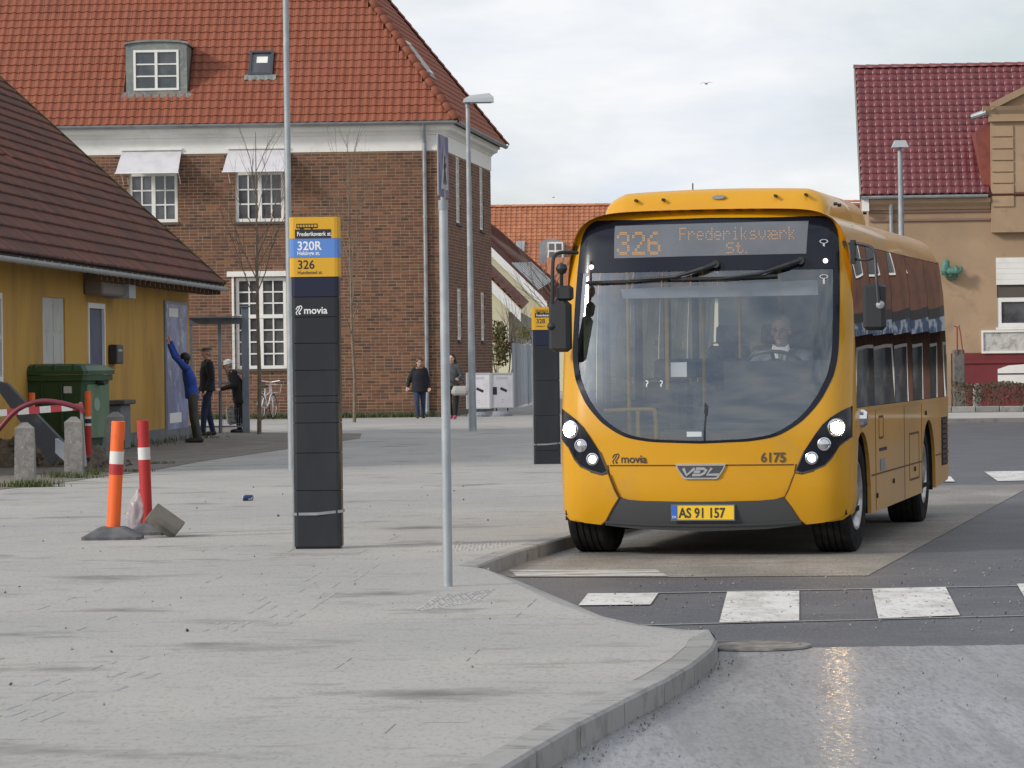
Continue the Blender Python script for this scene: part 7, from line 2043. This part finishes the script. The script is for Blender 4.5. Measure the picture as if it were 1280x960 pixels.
# birds
def bird(px_, py_, Z, span, label, rot):
    q = AT(px_, py_, Z); t = thing('gull', label, 'bird', q, rot)
    m_g = mat('gull_grey', (.35, .35, .36), .8); mb = MB(); mb.smooth = True
    mb.tube([(-.28, 0, 0), (-.16, 0, .01), (0, 0, .02), (.14, 0, .02), (.22, 0, .01)], [.015, .05, .065, .04, .01], 8); mb.build('body', m_g, t)
    for s_ in (-1, 1):
        P = [(.02, 0, .03), (.06, s_ * span * .22, .14), (.0, s_ * span * .5, .04)]
        MB().loft([[(x - .09 * k, y, z), (x + .05 * k, y, z + .012), (x - .02 * k, y, z - .01)] for (x, y, z), k in zip(P, (1.1, .9, .15))]).build('wing', m_g, t)
bird(883, 105, 250, 1.0, 'gull gliding in the cloudy sky above the bus', R(60))
bird(692, 247, 600, 1.0, 'tiny dark bird far off above the orange roof', R(30))
# shop across the road to the right, out of the picture but mirrored in the bus windows
SX = thing('corner_shop', 'brown brick shop across the road, mirrored in the bus windows', 'shop', Vector((12.5, 70, 0)), R(-20))
MB().box(0, 34, 0, 10, 0, 7.5).build('wall', mat('shop_brick', (.13, .065, .045), .9, mix=(1.5, (.08, .045, .035), .45, .7)), SX)
MB().loft([[(x, -.5, 7.5), (x, 10.5, 7.5), (x, 5, 11)] for x in (-.4, 34.4)]).build('roof', m_btile, SX)
MB().box(0, 34, -1.3, -.01, 2.75, 3.05).build('canopy', m_tblk, SX)
MB().box(0, 34, -1.32, -1.3, 2.35, 2.75).build('canopy_fascia', mat('fascia_blue', (.03, .05, .10), .4, mix=(2.4, (.20, .23, .27), .52, .60, (1, 1, .7))), SX)
for k in range(11):
    x = .6 + k * 3.05
    f = MB().box(x, x + 2.3, -.06, -.01, .35, 2.05).build('window', m_white, SX); MB().box(x + .08, x + 2.22, -.08, -.061, .43, 1.97).build('pane', m_pane, f)
    f = MB().box(x + .5, x + 1.7, -.06, -.01, 4.2, 5.9).build('window', m_white, SX); MB().box(x + .58, x + 1.62, -.08, -.061, 4.28, 5.82).build('pane', m_pane, f)
# ================================================================ people
def ell(mb, c, r, T=None, n=12):
    T_ = Matrix.Translation(c) @ (T if T is not None else Matrix()) @ Matrix.Diagonal((*r, 1))
    mb.lathe([(max(.0015, math.sin(PI * k / n)), -math.cos(PI * k / n)) for k in range(n + 1)], 16, T_, cap=True)
def cap(mb, a, b, ra, rb):
    a, b = Vector(a), Vector(b)
    if (b - a).length < 1e-5: return
    mb.cyl(a, b, ra, rb, 12); ell(mb, a, (ra,) * 3, n=8); ell(mb, b, (rb,) * 3, n=8)
def chain(mb, P, Rr):
    for i in range(len(P) - 1): cap(mb, P[i], P[i + 1], Rr[i], Rr[i + 1])
def bake(mb, name, m, parent, vox=.012, sm=6, fn=None, smooth=True):
    o = mb.build('tmp_shape', m)
    r_ = o.modifiers.new('r', 'REMESH'); r_.mode = 'VOXEL'; r_.voxel_size = vox
    s_ = o.modifiers.new('s', 'SMOOTH'); s_.iterations = sm; s_.factor = .5
    bpy.context.view_layer.update()
    dg = bpy.context.evaluated_depsgraph_get()
    me = bpy.data.meshes.new_from_object(o.evaluated_get(dg))
    bpy.data.objects.remove(o)
    me.name = name; me.polygons.foreach_set('use_smooth', [True] * len(me.polygons))
    if not me.materials: me.materials.append(m)
    return link_mesh(name, me, parent)
m_skin = mat('skin', (0.54, 0.33, 0.25), 0.55, mix=(6, (.47, .26, .19), .5, .7))
m_eye = mat('eye_dark', (.03, .02, .02), .3)
m_lip = mat('lip', (.30, .10, .09), .5)
def frameHead(head, face):
    """face = unit direction the face looks to"""
    f = Vector(face).normalized(); r_ = f.cross(Vector((0, 0, 1))).normalized(); u = r_.cross(f).normalized()
    # local: x = right, y = back (-face), z = up
    return Matrix(((r_.x, -f.x, u.x, head[0]), (r_.y, -f.y, u.y, head[1]), (r_.z, -f.z, u.z, head[2]), (0, 0, 0, 1)))
def hand(mb, w_, d, palm_n, s=1.0, curl=.5):
    """palm from the wrist w_ along d; palm_n = direction the palm faces; four fingers and a thumb, curled"""
    w_ = Vector(w_); d = Vector(d).normalized(); pn_ = Vector(palm_n); pn_ = (pn_ - d * pn_.dot(d)).normalized(); sd_ = d.cross(pn_)
    for k in (-1, 0, 1): cap(mb, w_ + sd_ * .012 * k * s, w_ + d * .085 * s + sd_ * .026 * k * s, .020 * s, .017 * s)
    for k, l in zip((-1.5, -.5, .5, 1.5), (.060, .072, .078, .066)):
        b = w_ + d * .088 * s + sd_ * .019 * k * s
        m1 = b + (d * math.cos(curl) + pn_ * math.sin(curl)) * l * .5 * s; m2 = m1 + (d * math.cos(curl * 2.1) + pn_ * math.sin(curl * 2.1)) * l * .5 * s
        cap(mb, b, m1, .0105 * s, .0098 * s); cap(mb, m1, m2, .0098 * s, .0085 * s)
    b = w_ + d * .03 * s - sd_ * .025 * s; m1 = b + (d * .7 - sd_ * .6 + pn_ * .3).normalized() * .038 * s; m2 = m1 + (d * .9 - sd_ * .1 + pn_ * .5).normalized() * .032 * s
    cap(mb, b, m1, .013 * s, .0115 * s); cap(mb, m1, m2, .0115 * s, .0095 * s)
def person(loc, rotz, label, J, face, S_, mats, hair=None, group=None, s=1.0, parent_name='person', jacket=None, vox=.0095):
    """J: joints in local metres (facing -y). mats: skin, jacket, trousers, shoes, hair"""
    t = None
    mb = MB()
    V = {k: Vector(v) for k, v in J.items() if not isinstance(v, (int, float))}
    H = frameHead(V['head'], face)
    # the one continuous body
    ell(mb, H @ Vector((0, .008, .025)), (.074, .094, .100), H.to_3x3().to_4x4()); ell(mb, H @ Vector((0, -.018, -.040)), (.054, .066, .070), H.to_3x3().to_4x4())
    ell(mb, H @ Vector((0, -.056, -.092)), (.026, .020, .020), H.to_3x3().to_4x4())
    cap(mb, H @ Vector((0, -.086, .012)), H @ Vector((0, -.104, -.026)), .009, .014)
    for k in (-1, 1):
        ell(mb, H @ Vector((k * .078, .010, -.008)), (.011, .020, .031), H.to_3x3().to_4x4())
        ell(mb, H @ Vector((k * .030, -.080, .030)), (.024, .012, .008), H.to_3x3().to_4x4())
        ell(mb, H @ Vector((k * .038, -.060, -.020)), (.022, .02, .02), H.to_3x3().to_4x4())
    cap(mb, V['neck'] - Vector((0, 0, .05)), H @ Vector((0, .012, -.05)), .058, .050)
    chain(mb, [V['chest'] + Vector((0, 0, .06)), V['chest'], V['pelvis']], [.10, .12, .12])
    for k in 'LR':
        chain(mb, [V['sh' + k], V['el' + k], V['ha' + k]], [.05, .038, .026])
        hd_ = (V['ha' + k] - V['el' + k]).normalized()
        hand(mb, V['ha' + k], J.get('hd' + k, hd_), J.get('pn' + k, (0, -.3, 0) if k == 'L' else (0, -.3, 0)), curl=J.get('cu' + k, .55))
        chain(mb, [V['hip' + k], V['kn' + k], V['an' + k]], [.085, .055, .040]); cap(mb, V['an' + k], V['an' + k].lerp(V['toe' + k], .75), .034, .022)
    chain(mb, [V['shL'], V['neck'] - Vector((0, 0, .03)), V['shR']], [.05, .06, .05])
    chain(mb, [V['hipL'], V['pelvis'], V['hipR']], [.09, .1, .09])
    body = bake(mb, parent_name, m_skin, None, vox, 4)
    body.matrix_basis = Matrix.Translation(loc) @ Matrix.Rotation(rotz, 4, 'Z') @ Matrix.Scale(s, 4)
    tag(body, label, 'person', group)
    # face
    for k in (-1, 1):
        e = MB(); ell(e, H @ Vector((k * .031, -.083, .014)), (.012, .007, .007), H.to_3x3().to_4x4(), 8); e.build('eye', m_eye, body)
        e = MB(); e.tube([H @ Vector((k * .015, -.092, .036)), H @ Vector((k * .031, -.094, .041)), H @ Vector((k * .047, -.086, .036))], .004, 5); e.build('eyebrow', mats['hair'], body)
    e = MB(); e.tube([H @ Vector((-.024, -.084, -.056)), H @ Vector((0, -.091, -.057)), H @ Vector((.024, -.084, -.056))], .0055, 5); e.build('mouth', m_lip, body)
    # clothes
    jm = MB(); e_ = mats.get('bulk', 1.0)
    hem = V['pelvis'] + Vector((0, 0, J.get('hem', -.06)))
    shw = (V['shR'] - V['shL'])
    ax = shw.normalized()
    def sect(c, a, b, z=None):
        pr = Vector((-ax.y, ax.x, 0)).normalized()
        return [tuple(c + ax * math.cos(2 * PI * i / 20) * a + pr * math.sin(2 * PI * i / 20) * b) for i in range(20)]
    hipw = mats.get('hipw', .175) * e_
    ce = V['chest'] + Vector((0, 0, .02))
    rg = [sect(hem, hipw * 1.02, .135 * e_), sect(hem + Vector((0, 0, .03)), hipw * 1.02, .135 * e_), sect(V['pelvis'].lerp(V['chest'], .45), hipw * .90, .125 * e_), sect(V['chest'], .172 * e_, .128 * e_),
          sect(V['chest'].lerp(V['neck'], .55), .160 * e_, .110 * e_), sect(V['chest'].lerp(V['neck'], .85), .115, .085), sect(V['neck'] + Vector((0, 0, .0)), .075, .072), sect(V['neck'] + Vector((0, 0, .035)), .066, .066)]
    jm.loft(rg)
    for k in 'LR':
        chain(jm, [V['chest'].lerp(V['sh' + k], .55) + Vector((0, 0, .08)), V['sh' + k], V['el' + k], V['el' + k].lerp(V['ha' + k], .93)], [.07, .066 * e_, .056 * e_, .042 * e_])
    jo = bake(jm, jacket or 'jacket', mats['jacket'], body, .012, 5)
    tm = MB()
    chain(tm, [V['hipL'], V['pelvis'] + Vector((0, 0, -.02)), V['hipR']], [.10, .115, .10]); cap(tm, V['pelvis'], V['pelvis'] + Vector((0, 0, .08)), .125, .12)
    for k in 'LR': chain(tm, [V['hip' + k], V['kn' + k], V['an' + k] + Vector((0, 0, .01))], [.100, .072, .056])
    bake(tm, 'trousers', mats['trousers'], body, .012, 4)
    for k in 'LR':
        sm_ = MB(); a, b = V['an' + k], V['toe' + k]; dd = (b - a); dd.z = 0; dd = dd.normalized()
        chain(sm_, [a + Vector((0, 0, .01)), a - dd * .03 + Vector((0, 0, -.035)), a + dd * .10 + Vector((0, 0, -.045)), a + dd * .17 + Vector((0, 0, -.05))], [.052, .050, .046, .036])
        bake(sm_, 'shoe', mats['shoes'], body, .010, 2)
    # hair
    if hair:
        hm = MB(); hair(hm, H); bake(hm, 'hair', mats['hair'], body, .009, 3)
    return body, H, V
def stand(h=1.75, **kw):
    k = h / 1.75
    J = dict(head=(0, -.01, 1.62), neck=(0, .01, 1.47), chest=(0, 0, 1.25), pelvis=(0, 0, .93), shL=(-.185, 0, 1.41), shR=(.185, 0, 1.41), elL=(-.235, .03, 1.12), elR=(.235, .03, 1.12),
             haL=(-.245, -.04, .88), haR=(.245, -.04, .88), hipL=(-.09, 0, .90), hipR=(.09, 0, .90), knL=(-.10, -.01, .50), knR=(.10, -.01, .50), anL=(-.10, .02, .09), anR=(.10, .02, .09),
             toeL=(-.12, -.14, .04), toeR=(.12, -.14, .04))
    J.update(kw.pop('over', {}))
    for q in list(J):
        if isinstance(J[q], tuple) and not q.startswith(('hd', 'pn')): J[q] = tuple(c * k for c in J[q])
    J.update(kw)
    return J
def cm(name, c, c2=None): return mat(name, c, .85, mix=(9, c2 or tuple(x * .6 for x in c), .45, .7), bump=(25, .5, .01))
m_hblk = mat('hair_black', (.012, .010, .010), .6); m_hbr = mat('hair_red_brown', (.10, .035, .02), .6); m_hgrey = mat('hair_grey', (.30, .27, .25), .7)
def short_hair(hm, H):
    ell(hm, H @ Vector((0, .022, .048)), (.082, .095, .088), H.to_3x3().to_4x4()); ell(hm, H @ Vector((0, .05, -.01)), (.072, .06, .07), H.to_3x3().to_4x4())
def bushy_hair(hm, H):
    ell(hm, H @ Vector((0, .03, .05)), (.10, .105, .098), H.to_3x3().to_4x4()); ell(hm, H @ Vector((0, .06, -.03)), (.092, .072, .085), H.to_3x3().to_4x4())
def long_hair(hm, H):
    short_hair(hm, H)
    for k in (-1, 1): chain(hm, [H @ Vector((k * .07, .02, .02)), H @ Vector((k * .085, .02, -.10)), H @ Vector((k * .08, -.01, -.24))], [.03, .035, .028])
    chain(hm, [H @ Vector((0, .07, .0)), H @ Vector((0, .08, -.2))], [.06, .06])
# A: blue jacket, arms raised to the poster on the left
JA = stand(1.72, over=dict(head=(-.02, -.20, 1.60), neck=(-.01, -.13, 1.46), chest=(0, -.08, 1.24), shL=(-.16, -.18, 1.45), shR=(.15, -.16, 1.45), elL=(-.15, -.34, 1.70), elR=(.12, -.36, 1.66), haL=(-.09, -.43, 1.95), haR=(.03, -.46, 1.89),
    knL=(-.09, -.02, .50), knR=(.10, .01, .50), anL=(-.09, .03, .09), anR=(.11, .10, .09), toeL=(-.09, -.13, .04), toeR=(.11, -.06, .04), pelvis=(0, -.03, .93), hipL=(-.09, -.02, .9), hipR=(.09, -.02, .9)), hem=-.08,
    hdL=(0, -.25, 1), hdR=(0, -.2, 1), pnL=(0, -1, 0), pnR=(0, -1, 0))
pA = G(243, 553.5, ZP)
A_, HA, VA = person(pA, R(-84), 'person in a bright blue jacket reaching up to the blue poster', JA, (-.1, -1, .32), 1, dict(jacket=cm('blue_jacket', (.02, .07, .36)), trousers=cm('olive_trousers', (.075, .075, .07)), shoes=m_blk, hair=m_hblk), bushy_hair, s=1.0)
# B: man in flat cap
JB = stand(1.84, over=dict(shL=(-.20, 0, 1.41), shR=(.20, 0, 1.41), haL=(-.22, -.10, .90), haR=(.23, -.08, .90), anL=(-.10, .12, .09), toeL=(-.11, -.04, .04), anR=(.10, -.12, .09), toeR=(.11, -.28, .04), knL=(-.1, .03, .5), knR=(.1, -.09, .5)))
pB = G(260, 545, ZP)
B_, HB, VB_ = person(pB, R(-72), 'man in a flat cap, black jacket and dark jeans behind the person in blue', JB, (0, -1, -.02), 1, dict(jacket=cm('black_jacket', (.016, .016, .020)), trousers=cm('dark_jeans', (.02, .03, .07)), shoes=m_tblk, hair=m_hgrey, bulk=1.22), short_hair)
m_cap = cm('tweed_cap', (.13, .10, .07))
cp = MB(); T = HB.to_3x3().to_4x4(); ell(cp, HB @ Vector((0, .01, .085)), (.098, .118, .045), T); ell(cp, HB @ Vector((0, -.095, .055)), (.07, .055, .012), T); bake(cp, 'flat_cap', m_cap, B_, .009, 3)
MB(HB.inverted().inverted()).build('x', m_cap).select_set(False) if False else None
# C: elderly woman, white hat, cane, bag, bent forward
JC = stand(1.62, over=dict(head=(0, -.26, 1.56), neck=(0, -.16, 1.43), chest=(0, -.07, 1.22), shL=(-.17, -.12, 1.37), shR=(.17, -.12, 1.37), elL=(-.24, -.10, 1.08), elR=(.22, -.12, 1.10), haL=(-.20, -.02, .84), haR=(.16, -.42, 1.02),
    pelvis=(0, .03, .92), hipL=(-.09, .03, .90), hipR=(.09, .03, .90), knL=(-.09, -.03, .50), knR=(.09, .06, .50), anL=(-.08, .02, .09), anR=(.09, .14, .09), toeL=(-.09, -.15, .04), toeR=(.1, -.02, .04)), hem=-.22)
pC = G(299, 541, ZP)
m_blkcoat = cm('black_coat', (.014, .013, .015))
C_, HC, VC = person(pC, R(-80), 'elderly woman in a white hat and black coat leaning on a cane', JC, (0, -1, -.25), 1, dict(jacket=m_blkcoat, trousers=cm('black_trousers', (.012, .013, .02)), shoes=m_tblk, hair=m_hgrey, bulk=1.12), short_hair, jacket='coat')
ht = MB(); T = HC.to_3x3().to_4x4(); ell(ht, HC @ Vector((0, .02, .065)), (.10, .115, .075), T); ell(ht, HC @ Vector((0, .0, .035)), (.112, .128, .02), T); bake(ht, 'hat', mat('white_hat', (.82, .80, .76), .9, bump=(30, .5, .01)), C_, .009, 3)
sc_ = MB(); chain(sc_, [VC['neck'] + Vector((0, -.08, 0)), VC['chest'] + Vector((.02, -.15, .1)), VC['pelvis'] + Vector((.02, -.17, .1))], [.05, .04, .035]); bake(sc_, 'scarf', cm('patterned_scarf', (.20, .17, .10), (.08, .08, .05)), C_, .012, 2)
Mw = C_.matrix_basis
hw1 = Mw @ (VC['haR'] + Vector((0, -.03, -.05))); ft = Vector((hw1.x - .02, hw1.y - .05, ZP))
cn = thing('walking_cane', 'thin black walking cane planted before the woman in the white hat', 'cane', ft)
MB().tube([(0, 0, 0), tuple(hw1 - ft), tuple(hw1 - ft + Vector((.02, 0, .04))), tuple(hw1 - ft + Vector((.08, 0, .04)))], .012, 7).build('shaft', m_blk, cn)
hw2 = Mw @ (VC['haL'] + Vector((0, -.03, -.09)))
bg = thing('shopping_bag', 'white patterned shopping bag held by the woman in the white hat', 'bag', hw2 - Vector((0, 0, .50)))
m_pat = mat('patterned_bag', (.42, .40, .35), .85, mix=(16, (.12, .12, .10), .52, .58))
bb = MB(); bb.loft([[(x * a, y * b, z) for x, y in ((-1, -1), (1, -1), (1.05, 0), (1, 1), (-1, 1), (-1.05, 0))] for a, b, z in ((.13, .05, 0), (.17, .075, .06), (.165, .07, .28), (.14, .03, .38))]); bb.build('sack', m_pat, bg)
for k in (-1, 1): MB().tube([(-.07, k * .02, .37), (-.03, k * .01, .50), (.03, k * .01, .50), (.07, k * .02, .37)], .008, 5).build('handle', m_pat, bg)
bg.rotation_euler = (R(0), R(-10), R(15))
# D: woman in navy coat walking toward us
JD = stand(1.62, over=dict(shL=(-.155, 0, 1.40), shR=(.155, 0, 1.40), haL=(-.34, .0, .93), elL=(-.29, .02, 1.14), haR=(.26, -.05, .90), anL=(-.07, -.10, .10), toeL=(-.08, -.26, .04), knL=(-.09, -.12, .50), anR=(.09, .12, .10), toeR=(.11, -.02, .03), knR=(.10, .02, .50)), hem=-.16)
pD = G(525, 523, ZP)
D_, HD, VD = person(pD, R(4), 'woman in a dark navy coat and jeans walking past the brick corner', JD, (.12, -1, -.22), 1, dict(jacket=cm('navy_coat', (.008, .009, .016)), trousers=cm('blue_jeans', (.025, .04, .09)), shoes=m_tblk, hair=m_hbr, bulk=1.15, hipw=.20), bushy_hair, jacket='coat', s=.97)
fu = MB(); chain(fu, [VD['neck'] + Vector((-.10, .0, -.02)), VD['neck'] + Vector((-.05, -.09, -.01)), VD['neck'] + Vector((.05, -.09, -.01)), VD['neck'] + Vector((.10, 0, -.02)), VD['neck'] + Vector((0, .08, 0)), VD['neck'] + Vector((-.10, .0, -.02))], [.035] * 6)
bake(fu, 'fur_collar', cm('fur', (.20, .14, .09)), D_, .012, 1)
# E: woman with long black hair behind the signpost
JE = stand(1.68, over=dict(shL=(-.155, 0, 1.40), shR=(.155, 0, 1.40), elR=(.25, .0, 1.14), haR=(.20, -.26, 1.08), elL=(-.25, 0, 1.12), haL=(-.16, -.22, 1.10), anL=(-.06, .10, .10), toeL=(-.07, -.04, .04), anR=(.08, -.08, .10), toeR=(.09, -.24, .03)), hem=-.05)
pE = G(566, 524, ZP)
E_, HE, VE = person(pE, R(-10), 'woman with long black hair and pink shoes half hidden by the signpost', JE, (-.3, -1, -.15), 1, dict(jacket=cm('grey_jacket', (.07, .075, .075)), trousers=cm('black_leggings', (.01, .01, .012)), shoes=mat('pink_shoe', (.50, .04, .12), .6), hair=m_hblk), long_hair, s=.99)
Mw = E_.matrix_basis; hw3 = Mw @ (VE['haR'] + Vector((.05, -.05, -.22)))
hb_ = thing('handbag', 'large pale grey handbag carried by the woman with pink shoes', 'bag', hw3 - Vector((-.02, 0, .20)))
m_hbag = mat('bag_grey', (.34, .33, .31), .6)
q = MB(); q.loft([[(x * a, y * b, z) for x, y in ((-1, -.6), (-.6, -1), (.6, -1), (1, -.6), (1, .6), (.6, 1), (-.6, 1), (-1, .6))] for a, b, z in ((.17, .06, 0), (.23, .09, .05), (.23, .09, .12), (.19, .06, .20), (.17, .02, .24))]); q.build('bag_body', m_hbag, hb_)
MB().tube([(-.12, 0, .22), (-.08, 0, .38), (.08, 0, .38), (.12, 0, .22)], .012, 6).build('strap', m_tblk, hb_)
# F: the driver
u, z = DRV
dl_ = dict(head=(0, -.02, .0), neck=(0, .01, -.15), chest=(0, .02, -.38), pelvis=(0, .06, -.70), shL=(-.19, .02, -.22), shR=(.19, .02, -.22), elL=(-.26, -.16, -.46), elR=(.26, -.16, -.46),
           haL=(-.17, -.36, -.36), haR=(.17, -.36, -.36), hipL=(-.10, .02, -.72), hipR=(.10, .02, -.72), knL=(-.13, -.40, -.66), knR=(.13, -.40, -.66), anL=(-.13, -.45, -1.08), anR=(.13, -.45, -1.08), toeL=(-.13, -.6, -1.12), toeR=(.13, -.6, -1.12))
dl_.update(hem=-.05, pnL=(.3, -.3, -1), pnR=(-.3, -.3, -1), cuL=.8, cuR=.8)
wp = MBUS @ Vector((u, .30, z - .02))
m_grjk = cm('grey_uniform', (.13, .135, .15), (.09, .095, .11))
Dr, HF_, VF_ = person(wp, -TB + R(6), 'driver with glasses in a grey jacket, white shirt and tie at the bus wheel', dl_, (-.18, -1, -.05), 1, dict(jacket=m_grjk, trousers=m_tblk, shoes=m_tblk, hair=m_hgrey, bulk=1.12), short_hair, vox=.008)
# white shirt front, tie, glasses
Mx = Matrix.Translation(VF_['neck'])
MB(Mx).add([(-.062, -.085, .02), (.062, -.085, .02), (.015, -.165, -.20), (-.015, -.165, -.20), (-.062, -.06, .02), (.062, -.06, .02), (.015, -.13, -.20), (-.015, -.13, -.20)], [(0, 1, 2, 3), (0, 4, 5, 1), (1, 5, 6, 2), (0, 3, 7, 4)]).build('shirt', m_wprint, Dr)
for k in (-1, 1): MB(Mx).add([(k * .005, -.10, .0), (k * .065, -.07, .045), (k * .075, -.085, .0), (k * .04, -.115, -.05), (k * .005, -.08, .0), (k * .065, -.05, .045), (k * .075, -.065, .0)], [(0, 1, 2, 3), (0, 4, 5, 1), (1, 5, 6, 2)]).build('collar', m_wprint, Dr)
MB(Mx).add([(-.016, -.120, -.01), (.016, -.120, -.01), (.026, -.178, -.20), (0, -.182, -.23), (-.026, -.178, -.20), (-.016, -.11, -.01), (.016, -.11, -.01)], [(0, 1, 2, 3, 4), (0, 5, 6, 1)]).build('tie', mat('tie_olive', (.16, .17, .05), .7, mix=(30, (.05, .06, .03), .5, .55)), Dr)
g_ = MB()
for k in (-1, 1):
    g_.tube([HF_ @ Vector((k * .033 + .022 * math.cos(2 * PI * i / 12), -.100, .013 + .017 * math.sin(2 * PI * i / 12))) for i in range(13)], .0022, 5)
    g_.tube([HF_ @ Vector((k * .056, -.098, .016)), HF_ @ Vector((k * .080, -.04, .012)), HF_ @ Vector((k * .082, .02, .008))], .002, 4)
g_.tube([HF_ @ Vector((-.012, -.102, .016)), HF_ @ Vector((.012, -.102, .016))], .0022, 4)
g_.build('glasses', m_tblk, Dr)
